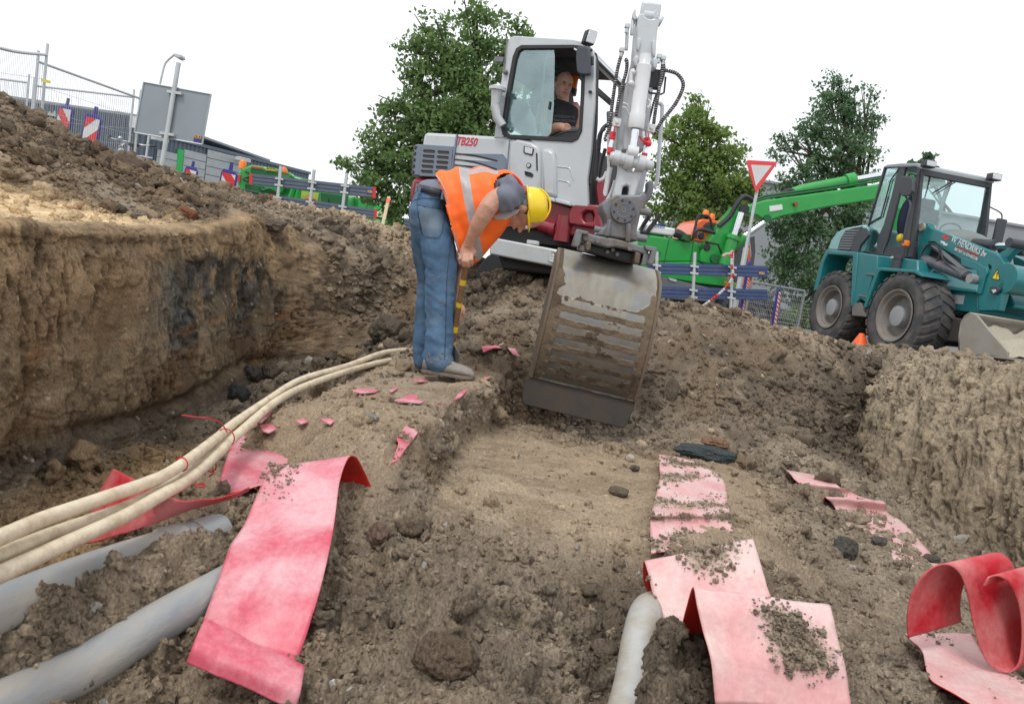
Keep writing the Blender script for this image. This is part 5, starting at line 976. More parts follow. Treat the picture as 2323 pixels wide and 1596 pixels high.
# neck and head: crown points right, face towards the ground
limb(m, [(830, 330, 0, 60, .07), (865, 365, -.01, 52, .058), (890, 390, -.01, 52, .056)])
hc = W6(915, 402, -.01); HXv = (W6(1000, 400)-W6(900, 402)).normalized(); HFv = (W6(880, 500)-W6(905, 402)).normalized(); HFv = (HFv-HXv*HFv.dot(HXv)).normalized(); HYv = HXv.cross(HFv)
m.ball(hc+HXv*.02, (.105, .078, .098), 24, 16, (HXv, HYv, HFv)); m.ball(hc-HXv*.05+HFv*.03, (.062, .058, .062), 18, 12, (HXv, HYv, HFv)); m.ball(hc-HXv*.095+HFv*.062, (.03, .028, .025), 14, 10, (HXv, HYv, HFv))
m.ball(hc-HXv*.005+HFv*.092, (.022, .014, .014), 12, 8, (HXv, HYv, HFv)); m.ball(hc-HXv*.03+HFv*.106, (.014, .014, .016), 12, 8, (HXv, HYv, HFv))
m.ball(hc-HXv*.062+HFv*.092, (.009, .022, .01), 12, 8, (HXv, HYv, HFv)); m.ball(hc+HXv*.022+HFv*.088, (.01, .055, .012), 12, 8, (HXv, HYv, HFv))
for s in (-1, 1): m.ball(hc-HXv*.01+HYv*(.077*s)-HFv*.005, (.032, .009, .02), 14, 10, (HXv, HYv, HFv))
body = fuse(m, 'body', M_SKIN, pw, .0048, 3, lambda p, n_: .0012*nz(p, 60))
m = MB(); m.rings([[W6(463, 955+o, 0)+Vector((math.cos(a)*.029, math.sin(a)*.029, -.0)) for a in [2*math.pi*k/20 for k in range(20)]] for o in (-10, 14)], False); q = m.build('watch', M_BELT, pw); q.modifiers.new('t', 'SOLIDIFY').thickness = .006
for s in (-1,):
    m = MB(); m.ball(hc+HXv*.008+HYv*(.036*s)+HFv*.094, .0115, 12, 8); e = m.build('eye', mat('eye_white', (.7, .68, .65), .3), body); m = MB(); m.ball(hc+HXv*.006+HYv*(.036*s)+HFv*.1035, .005, 8, 6); m.build('iris', M_HAIR, e)
m = MB(); m.ball(hc+HXv*.02-HFv*.014, (.095, .0835, .092), 24, 14, (HXv, HYv, HFv)); m.build('hair', M_HAIR, pw)
# hard hat: shell, brim, ribs, harness
brc = W6(938, 375, -.01); hn = (W6(1030, 372)-W6(935, 380)).normalized(); hf = (W6(868, 508)-W6(905, 236)).normalized(); hf = (hf-hn*hf.dot(hn)).normalized(); hs = hn.cross(hf)
m = MB(); R = []
for h, r in ((-.004, 1.0), (.012, 1.0), (.04, .965), (.07, .87), (.092, .71), (.106, .5), (.113, .26), (.115, .03)):
    R.append([brc+hn*(h*.92)+hf*(.104*r*math.cos(a)*(1.06 if math.cos(a) > 0 else 1))+hs*(.097*r*math.sin(a)) for a in [2*math.pi*k/36 for k in range(36)]])
m.rings(R, False); hl = m.build('hard_hat', M_HELM, pw, smooth=60); s_ = hl.modifiers.new('t', 'SOLIDIFY'); s_.thickness = .004
m = MB(); m.rings([[brc+hn*(.004-.012*(math.cos(a) > .2)*f)+hf*((.106+f*(.036 if math.cos(a) > .1 else .008))*math.cos(a))+hs*((.097+f*.01)*math.sin(a)) for a in [2*math.pi*k/36 for k in range(36)]] for f in (0, 1)], False); q = m.build('brim', M_HELM, hl, smooth=60); q.modifiers.new('t', 'SOLIDIFY').thickness = .005
m = MB()
for o in (-.03, 0, .03): m.tube([brc+hn*(.005+.113*math.sin(t))+hf*(.102*math.cos(t))+hs*o*(1 if 1 else 0) for t in [.5+2.1*k/14 for k in range(15)]], .005, 6)
m.build('shell_rib', M_HELM, hl, split=True)
m = MB(); m.rings([[brc-hn*(.004+.028*f)+hf*(.09*math.cos(a)-.01)+hs*(.083*math.sin(a)) for a in [2*math.pi*k/28 for k in range(28)]] for f in (0, 1)], False); q = m.build('head_band', mat('harness', (.22, .22, .23), .6), hl); q.modifiers.new('t', 'SOLIDIFY').thickness = .004
m = MB(); m.lathe(brc-hn*.02-hf*.06-hs*.088, -hs, [(0, 0), (0, .011), (.006, .011), (.006, 0)], 14); m.build('strap_knob', M_BELT, hl)
# boots
def boot(x, y, dy, toe, sc=1.0):
    m = MB(); h = W6(x, y, dy); t = W6(toe[0], toe[1], dy-.02); d = (t-h); L_ = d.length; d.normalize(); s = Vector((0, 1, 0)); s = (s-d*s.dot(d)).normalized(); u = s.cross(d); u = u if u.z > 0 else -u
    R = []
    for f, hh, ww in ((-.02, .05, .026), (.0, .1, .036), (.1, .115, .04), (.24, .118, .041), (.36, .1, .041), (.5, .076, .044), (.66, .064, .05), (.82, .056, .05), (.93, .044, .042), (1.0, .025, .024)):
        R.append([h+d*(L_*f)+u*(.012+hh*sc*(.5+.5*math.cos(a)))+s*(ww*math.sin(a)*(1.05 if math.cos(a) < .2 else .9)) for a in [2*math.pi*k/18 for k in range(18)]])
    m.rings(R); b = m.build('boot', M_BOOT, pw, smooth=60)
    m = MB(); m.rings([[h+d*(L_*f)+s*w_*sg+u*z_ for sg, z_ in ((-1, 0), (1, 0), (1, .02), (-1, .02))] for f, w_ in ((-.03, .03), (.02, .04), (.25, .04), (.45, .038), (.7, .052), (.9, .046), (1.0, .03), (1.02, .012))]); m.build('sole', M_SOLE, b, bevel=.004)
    m = MB()
    for f in (.3, .38, .46): c = h+d*(L_*f)+u*(.13*sc-.12*(f-.2)); m.tube([c+s*.03, c+u*.006, c-s*.03], .0035, 5)
    m.build('lace', M_BELT, b, split=True)
boot(238, 1478, -.1, (572, 1528)); boot(190, 1462, .17, (330, 1478), .9)
# dried mud on the trouser hems and knees
rngm = random.Random(4); m = MB()
for k in range(34):
    if k < 27: x, y = rngm.uniform(262, 425), 1425-abs(rngm.gauss(0, 45))
    else: x, y = rngm.gauss(345, 45), rngm.gauss(1000, 60)
    p, n_ = on_near(x, y, 1.0); m.ball(p, (rngm.uniform(.003, .008), .0025, rngm.uniform(.003, .009)), 7, 5)
tag(m.build('mud', mat('dried_mud', (.19, .165, .13), .95), jn, smooth=60), kind='stuff')
# ------------------------------------------------------------------ the spade he holds
sp0, sp1, sp2 = W6(530, 705, -.2), W6(430, 1310, -.03), W6(415, 1400, 0.0)
sh = thing('spade', sp2, 'wooden spade with yellow bands on its shaft, held by the bending man', 'spade')
m = MB(); m.tube([sp0, sp0.lerp(sp1, .5), sp1], .0155, 14); shf = m.build('shaft', M_WOOD, sh)
m = MB(); g0, g1 = W6(478, 712, -.2), W6(598, 700, -.2); m.tube([g0, g0.lerp(g1, .2), g0.lerp(g1, .8), g1], [.015, .0165, .0165, .015], 12); m.build('grip', mat('grip', (.2, .18, .15), .7), sh)
for y0, y1 in ((855, 890), (1005, 1035), (1165, 1205), (1270, 1312)):
    def onl(y): t = (y-705)/(1310-705); return sp0.lerp(sp1, t)
    m = MB(); m.cyl(onl(y0), onl(y1), .0165, n=14); m.build('yellow_band', M_YEL, shf)
m = MB(); dd = (sp2-sp1).normalized(); sd_ = Vector((.6, -.8, 0)); sd_ = (sd_-dd*sd_.dot(dd)).normalized()
m.prism([sp1-dd*.02+sd_*.03, sp1+sd_*.09, sp1+dd*.18+sd_*.085, sp1+dd*.26, sp1+dd*.18-sd_*.085, sp1-sd_*.09, sp1-dd*.02-sd_*.03], dd.cross(sd_)*.004); m.build('blade', M_STEEL, sh)
# ------------------------------------------------------------------ the operator in the cab
YO = PS.tr('z2', (1095, 520))[0].y+.42
def W2(x, y, dy=0.): q = T('z2', (x, y))[0]; return at(q[0], q[1], YO+dy)
S2 = .39075/FPX*YO
def limb2(mb, pts, n=16):
    global W6, SX
    a, b = W6, SX; W6, SX = W2, S2; limb(mb, pts, n); W6, SX = a, b
op = thing('person', W2(1090, 790), 'bald man in a black sleeveless shirt seated at the controls in the cab', 'person')
m = MB()
limb2(m, [(1090, 600, 0, 34, .055), (1092, 570, -.01, 33, .054), (1092, 540, -.015, 34, .055)])
hc2 = W2(1093, 500, -.02); fx = Vector((.35, -.93, -.18)).normalized(); ux = Vector((.1, .0, 1)).normalized(); ux = (ux-fx*ux.dot(fx)).normalized(); rx = fx.cross(ux)
m.ball(hc2+ux*.028-fx*.01, (.077, .095, .098), 24, 16, (rx, fx, ux)); m.ball(hc2-ux*.042+fx*.02, (.069, .066, .068), 20, 12, (rx, fx, ux)); m.ball(hc2-ux*.088+fx*.042, (.042, .034, .028), 12, 8, (rx, fx, ux))
m.ball(hc2-ux*.02+fx*.1, (.015, .016, .017), 12, 8, (rx, fx, ux)); m.ball(hc2+ux*.004+fx*.088, (.011, .012, .024), 10, 8, (rx, fx, ux)); m.ball(hc2-ux*.052+fx*.082, (.024, .01, .009), 12, 8, (rx, fx, ux)); m.ball(hc2+ux*.028+fx*.078, (.048, .014, .009), 12, 8, (rx, fx, ux))
for s in (-1, 1): m.ball(hc2+rx*(.077*s)-ux*.012-fx*.005, (.009, .018, .03), 12, 8, (rx, fx, ux))
limb2(m, [(1005, 600, 0, 38, .06), (985, 625, -.01, 42, .062), (972, 690, -.03, 40, .055), (970, 735, -.06, 36, .05), (1000, 762, -.14, 33, .045), (1050, 742, -.22, 28, .036), (1080, 738, -.25, 24, .03), (1100, 745, -.26, 25, .024)])
for k in range(4): limb2(m, [(1098+k*2, 734+k*9, -.265, 8, .011), (1120, 731+k*10, -.28, 8, .010), (1134-k*2, 738+k*9, -.275, 7, .009)], 8)
limb2(m, [(1090, 730, -.25, 9, .011), (1110, 722, -.28, 8, .010), (1126, 728, -.285, 7, .009)], 8)
limb2(m, [(1150, 620, .03, 34, .055), (1168, 645, .05, 32, .052), (1172, 690, .04, 28, .045), (1165, 750, -.02, 24, .04)])
ob = fuse(m, 'body', M_SKIN2, op, .0055, 3)
m = MB(); limb2(m, [(1060, 790, 0, 95, .13), (1075, 730, 0, 92, .135), (1082, 670, 0, 96, .13), (1082, 635, 0, 96, .115), (1085, 612, 0, 84, .09), (1088, 596, 0, 50, .065), (1090, 590, 0, 38, .056)])
vs = fuse(m, 'sleeveless_shirt', mat('black_cotton', (.018, .019, .023), .9), op, .009, 2, lambda p, n_: .006*nz(p, 14))
mt_ = mat('shirt_print', (.14, .14, .15), .8)
a_, b_ = W2(1040, 683, -.145), W2(1160, 690, -.12); text_fit('OUTDOOR ADVENTYRE', a_, b_, .024, (0, 0, 1), mt_, 'shirt_print', vs); text_fit('URBAN TRADITIONAL', W2(1034, 705, -.15), W2(1165, 712, -.12), .022, (0, 0, 1), mt_, 'shirt_print', vs)
m = MB(); m.ball(hc2+ux*.018-fx*.024, (.0815, .088, .086), 24, 16, (rx, fx, ux)); m.build('hair', mat('stubble_grey', (.20, .15, .125), .9, var=.3, vscale=60), ob)
m = MB()
for s in (-1, 1): m.ball(hc2+rx*(.031*s)+ux*.026+fx*.0895, (.017, .004, .0035), 10, 8, (rx, fx, ux))
m.build('brow', mat('brow', (.16, .09, .06), .9), ob, split=True)
m = MB(); m.ball(hc2-ux*.053+fx*.0925, (.019, .004, .003), 12, 8, (rx, fx, ux)); m.build('mouth', mat('lips', (.24, .07, .06), .6), ob)
m = MB()
for s in (-1, 1): m.ball(hc2+rx*(.031*s)+ux*.010+fx*.089, (.013, .004, .003), 10, 8, (rx, fx, ux))
m.build('eye', mat('eye_dark', (.12, .1, .09), .3), ob, split=True)
bc_ = W2(1152, 480, .45); m = MB(); m.lathe(bc_, (0, 0, 1), [(-.09, 0), (-.09, .04), (-.055, .045), (-.055, .042), (.05, .042), (.08, .03), (.088, 0)], 24); m.build('beacon', M_ORANGE, ex)
m = MB(); m.lathe(bc_-Vector((0, 0, .12)), (0, 0, 1), [(0, 0), (0, .046), (.06, .046), (.06, 0)], 20); m.build('beacon_base', M_BLACK, ex)
m = MB(); limb2(m, [(1060, 800, 0, 90, .13), (1140, 810, -.08, 70, .08), (1240, 850, -.1, 60, .08), (1270, 860, -.1, 50, .07)]); limb2(m, [(1262, 850, -.12, 40, .06), (1255, 950, -.1, 34, .05), (1240, 1080, -.08, 30, .045)])
fuse(m, 'trousers', mat('grey_trousers', (.12, .13, .14), .9), op, .012, 2)
# ------------------------------------------------------------------ teal wheel loader
M_TEAL = mat('paint_teal', (.012, .17, .185), .35, dirt=.12, dcol=(.14, .16, .15), dscale=4, coat=.3, var=.06)
M_TEAL2 = mat('paint_teal_pale', (.22, .42, .42), .35, coat=.3)
M_FRAME = mat('cab_frame_grey', (.045, .05, .06), .5); M_TYRE = mat('tyre', (.055, .058, .062), .9, dirt=.35, dcol=(.16, .14, .12), dscale=5, bump=.2)
M_RIM = mat('rim_grey', (.2, .19, .18), .6, dirt=.4, dcol=(.2, .15, .11), dscale=7); M_HUB = mat('hub', (.32, .33, .34), .5, .2)
M_SANDB = mat('loader_bucket', (.33, .31, .28), .5, .3, dirt=.4, dcol=(.3, .26, .2), dscale=4); M_WTXT = mat('lettering_white', (.75, .78, .78), .5)
M_GLS3 = glass('loader_glass', (.84, .93, .92), .16); M_YSIGN = mat('warning_yellow', (.85, .65, .02), .5)
LA = Vector((.17, -.985, 0)).normalized(); LB = Vector((.985, .17, 0)).normalized()
LW = Plane(at(2021, 713, 12.6), LA); UZ = Vector((0, 0, 1))   # outer face of the wheels
lo = thing('wheel_loader', Vector((7.3, 13.6, GZ)), 'teal wheel loader with glazed cab parked above the right side of the dig', 'wheel loader')
def LP(x, y, off=0.): return LW.off(-off).tr('z5', (x, y))[0]          # off = distance inwards from the wheel face
def LT(off, *pts): return LW.off(-off).tr('z5', *pts)
def wheel(parent, c, ax, R, W, name='wheel', lug=26, rim=True, mt=None):
    """c = centre of the outer face, ax points outwards"""
    ax = Vector(ax).normalized(); x, y = ortho(ax); w_ = thing(name, Vector(c), None, None); w_.parent = parent; w_.location = Vector(c)-root_loc(parent)
    m = MB(); m.lathe(c, ax, [(-W*.5, R*.5), (-W*.93, R*.6), (-W*1.0, R*.8), (-W*.93, R*.93), (-W*.75, R*.965), (-W*.25, R*.965), (-W*.07, R*.93), (0, R*.8), (-.01, R*.62), (-W*.14, R*.54), (-W*.14, R*.5)], 48)
    t = m.build('tyre', mt or M_TYRE, w_, smooth=50)
    m = MB()
    for k in range(lug):
        for s in (0, 1):
            a0 = 2*math.pi*(k+.5*s)/lug; pr = []
            for j in range(5):
                f = j/4; h = W*(.02+.5*f) if s == 0 else W*(.98-.5*f); a = a0+(f*.8)*2*math.pi/lug; rr = R*(.925 if j == 0 else .97); 
                for da, dr in ((-.30, 0), (.30, 0)):
                    pass
                pr.append((h, a, rr))
            vs = []
            for h, a, rr in pr:
                wd = .33*2*math.pi/lug
                for da, r2 in ((-wd, rr-.02*R), (-wd*.8, rr+.022*R), (wd*.8, rr+.022*R), (wd, rr-.02*R)):
                    vs.append(Vector(c)-ax*h+x*(math.cos(a+da)*r2)+y*(math.sin(a+da)*r2))
            m.rings([vs[i*4:(i+1)*4] for i in range(5)])
    m.build('tread', mt or M_TYRE, t, smooth=30)
    if rim:
        m = MB(); m.lathe(c, ax, [(-W*.02, R*.58), (.0, R*.575), (-.005, R*.54), (-W*.1, R*.5), (-W*.12, R*.46), (-W*.34, R*.42), (-W*.36, R*.2)], 40); m.build('rim', M_RIM, w_, smooth=35)
        m = MB(); m.lathe(c, ax, [(-W*.36, R*.24), (-W*.1, R*.22), (-W*.09, R*.18), (-W*.09, 0)], 32); m.build('hub', M_HUB, w_, smooth=35)
    return w_
wf = LP(838, 1262); R1 = .69
wr = LP(378, 1200)
for c in (wf, wr): wheel(lo, c+UZ*.0, -LB, .77 if c is wf else .715, .56)
wheel(lo, wf+LB*2.25, LB, R1, .48); wheel(lo, wr+LB*2.25, LB, R1, .48)
# rear fender and body
m = MB(); m.plate(LT(.0, (272, 1090), (300, 960), (335, 850), (362, 796), (585, 812), (580, 900), (548, 1200), (536, 1195), (552, 850), (545, 838), (372, 828), (345, 880), (320, 985), (300, 1080)), [], LB*.5); m.build('rear_fender', M_TEAL, lo, bevel=.015)
m = MB(); m.prism(LT(.25, (335, 850), (362, 800), (585, 812), (735, 835), (1010, 868), (1010, 960), (1050, 1040), (700, 1040), (560, 1200), (540, 1195), (548, 860), (372, 835)), LB*1.75); body = m.build('body', M_TEAL, lo, bevel=.02)
m = MB(); m.prism(LT(.02, (585, 815), (725, 838), (722, 960), (690, 985), (645, 1170), (605, 1140), (548, 1200), (536, 1195), (555, 900)), LB*.3); m.build('side_tank', M_TEAL, lo, bevel=.012)
m = MB(); m.prism(LT(.3, (370, 798), (395, 730), (440, 668), (500, 640), (625, 618), (640, 640), (600, 812)), LB*1.65); hd2 = m.build('engine_cover', M_TEAL2, lo, bevel=.03)
m = MB(); m.prism(LT(.285, (442, 798), (465, 720), (500, 660), (560, 640), (618, 632), (560, 700), (528, 805)), LB*.04); gr_ = m.build('grille', M_FRAME, hd2)
m = MB()
for k in range(8): y = 655+k*18; x0 = 500-k*7; m.prism(LT(.27, (x0, y), (600-k*9, y+2), (596-k*9, y+11), (x0-3, y+9)), LB*.02)
m.build('louvre', mat('louvre', (.18, .19, .2), .5), gr_, split=True)
m = MB(); m.prism(LT(.27, (560, 700), (600, 650), (632, 640), (665, 690), (600, 770), (590, 808), (535, 805)), LB*.05); m.build('side_panel', M_FRAME, hd2)
m = MB(); m.plate(LT(.0, (625, 1205), (655, 1110), (715, 935), (730, 922), (760, 922), (1000, 940), (1060, 985), (1040, 990), (985, 962), (750, 945), (735, 955), (680, 1100), (645, 1205)), [], LB*.5); m.build('front_fender', M_TEAL, lo, bevel=.012)
m = MB(); 
for y, x0, x1 in ((970, 645, 710), (1125, 590, 655)): m.prism(LT(.0, (x0, y-8), (x1, y), (x1, y+10), (x0, y+2)), LB*.35)
m.prism(LT(.02, (545, 1175), (605, 1170), (640, 1270), (545, 1262)), LB*.3); m.build('step', mat('step', (.16, .15, .14), .7), lo, bevel=.006, split=True)
m = MB(); m.prism(LT(.6, (1110, 1040), (1400, 1080), (1440, 1110), (1440, 1245), (1160, 1215), (1110, 1150)), LB*1.1); fra = m.build('front_frame', M_TEAL, lo, bevel=.02)
m = MB(); m.prism(LT(.5, (1045, 1030), (1430, 1080), (1430, 1100), (1045, 1060)), LB*1.3); m.build('slew_ring', M_TEAL, fra, bevel=.01)
m = MB(); m.box(LP(1290, 1148, .595), (.3, .01, .14), (LA, LB, UZ)); m.build('data_plate', mat('plate_silver', (.4, .42, .44), .4), fra)
m = MB(); m.prism(LT(.5, (600, 1260), (700, 1100), (1150, 1250), (1330, 1290), (1320, 1450), (1150, 1440), (650, 1400)), LB*1.3); m.build('axle', mat('axle_dark', (.05, .045, .04), .8), lo, bevel=.02)
m = MB(); m.lathe(LP(865, 905, .22), UZ, [(-.12, 0), (-.12, .09), (.1, .09), (.1, .10), (.16, .10), (.17, 0)], 24); m.build('air_filter', M_FRAME, lo); m = MB(); m.lathe(LP(865, 862, .22), UZ, [(0, 0), (0, .105), (.03, .105), (.03, 0)], 24); m.build('filter_cap', mat('cap', (.6, .62, .62), .5), lo)
# cab: traced side frame, front frame square to it
CO_ = .38; CB = 1.34
Lc_ = LW.off(-CO_); fb = LP(965, 865, CO_); ft = LP(1040, 195, CO_)
side_o = [(770, 212), (800, 196), (900, 186), (1005, 186), (1045, 200), (1010, 560), (960, 850), (890, 850), (730, 830), (590, 808), (610, 760), (660, 610), (735, 330)]
w1_ = [(780, 222), (862, 212), (870, 225), (820, 440), (770, 620), (725, 720), (720, 820), (600, 800), (650, 650), (745, 340)]
w2_ = [(925, 208), (1005, 215), (1010, 240), (975, 480), (905, 740), (890, 835), (760, 825), (800, 720), (870, 440)]
m = MB(); m.plate(LT(CO_, *side_o), [LT(CO_, *w1_), LT(CO_, *w2_)], LB*.05); lc = m.build('cab', M_FRAME, lo, bevel=.008)
m = MB(); m.plate(shift(LT(CO_, *side_o), LB*CB), [shift(LT(CO_, (790, 225), (1000, 215), (1010, 240), (975, 480), (900, 760), (640, 740), (670, 620), (750, 340)), LB*CB)], LB*.05); m.build('far_frame', M_FRAME, lc, bevel=.008)
m = MB(); m.prism(shift(LT(CO_, (768, 214), (800, 194), (900, 184), (1010, 184), (1050, 200), (1046, 228), (1000, 208), (790, 216)), -LB*.02), LB*(CB+.09)); m.build('roof', mat('roof_pale', (.3, .33, .35), .5), lc, bevel=.015)
m = MB(); tt = ft-UZ*.02; m.box(tt+LB*(CB/2+.02)-UZ*.08+LA*.01, (.06, CB, .14), (LA, LB, UZ)); m.build('front_header', M_FRAME, lc, bevel=.01)
for s in (0, 1):
    a_, b_ = LP(1025, 215, CO_)+LB*(s*(CB+.02)), LP(925, 850, CO_)+LB*(s*(CB+.02)); m = MB(); m.tube([a_, b_], .045, 4); m.build('front_pillar', M_FRAME, lc, bevel=.008)
a_, b_ = LP(935, 790, CO_), LP(935, 790, CO_)+LB*CB; m = MB(); m.box((a_+b_)/2-UZ*.12, (.06, CB, .4), (LA, LB, UZ)); m.box((a_+b_)/2-LA*.5-UZ*.1, (1.0, CB-.04, .3), (LA, LB, UZ)); m.build('front_cowl', M_FRAME, lc, bevel=.01, split=True)
m = MB(); m.prism([LP(1030, 240, CO_)+LB*.05, LP(1030, 240, CO_)+LB*CB, LP(945, 770, CO_)+LB*CB, LP(945, 770, CO_)+LB*.05], LA*.006); m.build('windscreen', M_GLS3, lc, smooth=0)
m = MB(); m.prism(LT(CO_+.02, *w1_), LB*.006); m.build('side_window', M_GLS2, lc, smooth=0)
rt, rb = LP(785, 240, CO_), LP(680, 640, CO_); m = MB(); m.prism([rt+LB*.05, rt+LB*CB, rb+LB*CB, rb+LB*.05], LA*.006); m.build('rear_window', M_GLS3, lc, smooth=0)
p0 = rt.lerp(rb, .32); text_fit('AHLMANN', p0+LB*.85-LA*.0+LA*.012, p0+LB*.28+LA*.012, .11, UZ, M_BLACK, 'window_lettering', lc, bold=.004)
m = MB(); m.tube([p+LB*.02 for p in LT(CO_-.02, (870, 225), (815, 300), (745, 560), (655, 612))], .014, 6); m.build('door_bar', M_BLACK, lc)
m = MB(); s0 = LP(1030, 230, CO_)+LA*.03; m.tube([s0+LB*.75, s0+LB*.3-UZ*.35], .014, 6); m.tube([s0+LB*.8, s0+LB*.35-UZ*.37], .01, 6); m.tube([s0+LB*.2, s0+LB*.16-UZ*.7], .012, 6); m.build('wiper', M_BLACK, lc, split=True)
m = MB(); m.tube([s0+LB*.05-UZ*.02, s0+LB*.05-UZ*1.35], .012, 6); m.build('aerial_bar', M_BLACK, lc)
for s in (0.02, 1.3):
    m = MB(); c_ = LP(1050, 205, CO_)+LB*s+UZ*.03+LA*.1; m.box(c_, (.14, .21, .12), (LA, LB, UZ)); q = m.build('work_lamp', M_FRAME, lc, bevel=.02); m = MB(); m.box(c_+LA*.07, (.02, .17, .09), (LA, LB, UZ)); m.build('lens', M_LAMP, q, bevel=.01)
# seat, wheel, jacket, helmet inside
m = MB(); c_ = LP(880, 640, CO_)+LB*.62-LA*.25; m.box(c_+UZ*.08, (.14, .5, .75), (LA, LB, UZ)); m.box(c_+UZ*.52, (.12, .28, .2), (LA, LB, UZ)); m.box(c_-UZ*.25+LA*.25, (.5, .5, .14), (LA, LB, UZ)); m.build('seat', mat('seat_navy', (.02, .03, .06), .8), lc, bevel=.04, split=True)
m = MB(); rr_ = [LP(980, 600, CO_)+LB*.85-LA*.15+LB*(.2*math.cos(a))+(LA*.35+UZ*.9).normalized()*(.2*math.sin(a))*.6 for a in [2*math.pi*k/24 for k in range(25)]]; m.tube(rr_, .014, 6); m.build('steering_wheel', M_BLACK, lc)
m = MB(); m.ball(LP(836, 705, CO_)+LB*.15, (.07, .05, .08)); m.build('hard_hat', M_HELM, lc)
m = MB(); c_ = LP(850, 560, CO_)+LB*.25; m.ball(c_, (.16, .12, .4), 14, 10); m.build('jacket', mat('jacket_navy', (.015, .022, .05), .9), lc)
m = MB(); c_ = LP(952, 800, CO_)+LB*.75-LA*.0; R = []; m.ball(LP(1050, 700, CO_)+LB*.75, (.3, .55, .22), 20, 10, (LA, LB, UZ)); m.build('front_dome', mat('dome_grey', (.17, .2, .19), .6), lo)
# mirrors
m = MB(); m.prism(LT(CO_-.3, (888, 285), (905, 274), (955, 274), (975, 300), (972, 380), (950, 416), (900, 416), (882, 395)), LB*.06); q = m.build('mirror', M_FRAME, lc, bevel=.015)
m = MB(); m.tube(smoothline(LT(CO_-.22, (1010, 270), (975, 258), (950, 265), (940, 300)), 3), .02, 8); m.tube(smoothline(LT(CO_-.25, (945, 340), (928, 420), (960, 470), (935, 600), (905, 750)), 4), .016, 6); m.build('mirror_arm', M_FRAME, q, split=True)
mc = LP(1050, 205, CO_)+LB*(CB+.38)-UZ*.85; m = MB(); m.box(mc, (.05, .2, .48), (LA, LB, UZ)); q = m.build('mirror', M_FRAME, lc, bevel=.02); m = MB(); m.tube(smoothline([mc+UZ*.22, mc+UZ*.33-LB*.05, mc+UZ*.4-LB*.3], 4), .012, 6); m.tube(smoothline([mc-UZ*.22, mc-UZ*.32-LB*.1, mc-UZ*.4-LB*.3, mc-UZ*.7-LB*.36], 4), .012, 6); m.build('mirror_arm', M_FRAME, q, split=True)
# loader arm plate with the writing, on a plane nearer the middle of the machine
AO = .55; AP = LW.off(-AO)
def AT(*pts, d=0.): return LW.off(-(AO-d)).tr('z5', *pts)
m = MB(); m.plate(AT((1018, 650), (1035, 618), (1060, 606), (1085, 612), (1100, 640), (1300, 716), (1560, 818), (1600, 850), (1625, 890), (1640, 950), (1630, 1020), (1605, 1140), (1580, 1225), (1440, 1228), (1438, 1120), (1420, 1110), (1440, 1060), (1430, 950), (1400, 920), (1310, 860), (1190, 790), (1130, 740), (1085, 740), (1060, 800), (1040, 850), (1060, 900), (1120, 940), (1180, 980), (1190, 1010), (1180, 1035), (1120, 1030), (1050, 960), (1010, 880), (1005, 800)), [AT((1508, 905), (1522, 903), (1534, 918), (1532, 940), (1516, 942), (1507, 925))], LB*.12)
arm = m.build('loader_arm', M_TEAL, lo, bevel=.012)
m = MB(); m.plate(AT((1315, 860), (1330, 852), (1440, 890), (1500, 925), (1506, 960), (1490, 990), (1460, 1110), (1425, 1110), (1440, 1060), (1445, 975), (1430, 945), (1320, 905), d=.03), [], LB*.03); m.build('arm_stiffener', M_TEAL, arm, bevel=.008)
m = MB(); q0 = AT((1050, 638))[0]; m.cyl(q0-LB*.04, q0+LB*.2, .07); m.build('pin', mat('pin_sand', (.4, .36, .28), .6), arm)
m = MB(); a_, b_, c_ = AT((1062, 868), (1360, 985), (1410, 1005), d=.05); m.cyl(a_, b_, .085, n=20); rm2 = m.build('slew_ram', mat('ram_grey', (.1, .1, .12), .4, .3, dirt=.3, dcol=(.25, .22, .2)), arm); m = MB(); m.cyl(b_, c_, .04); m.build('rod', M_ROD, rm2); m = MB(); m.cyl(c_-LB*.08, c_+LB*.06, .075); m.build('rod_eye', M_HUB, rm2)
m = MB(); m.tube(AT((1120, 770), (1200, 830), (1370, 970), d=.02), .045, 4); m.build('brace', mat('brace', (.1, .12, .13), .5), arm)
m = MB(); m.tube(smoothline(AT((1040, 930), (1040, 830), (1090, 760), (1150, 770), (1170, 830), (1130, 900), (1070, 905), (1045, 860), d=.1), 5), .017, 8); m.build('hose', M_BLACK, arm)
m = MB(); m.tube(smoothline(AT((1175, 780), (1190, 860), (1260, 930), (1350, 990), d=.12), 5), .014, 8); m.build('hose', M_BLACK, arm)
a_, b_ = AT((1247, 740), (1490, 852), d=.004); text_fit('W. HENDRIKS bv', a_, b_, .1, UZ, M_WTXT, 'lettering', arm, italic=.2)
a_, b_ = AT((1285, 786), (1437, 850), d=.004); text_fit('GROND-, WEG- en WATERWERK', a_, b_, .034, UZ, mat('letter_red', (.6, .05, .05), .5), 'lettering', arm, italic=.2)
a_, b_ = AT((1270, 800), (1432, 873), d=.004); text_fit('NIFTRIK Tel. 024-6422186', a_, b_, .05, UZ, M_WTXT, 'lettering', arm, italic=.1)
m = MB()
for pts in ([(1182, 700), (1215, 686), (1222, 700), (1190, 716)], [(1198, 712), (1232, 706), (1236, 722), (1205, 728)]): m.prism(AT(*pts, d=.004), LB*.003)
m.build('emblem', mat('letter_red2', (.65, .06, .05), .5), arm)
m = MB()
for pts in ([(1176, 732), (1206, 742), (1204, 758), (1174, 745)], [(1192, 756), (1222, 752), (1220, 768), (1194, 764)]): m.prism(AT(*pts, d=.004), LB*.003)
m.build('emblem_half', M_WTXT, arm)
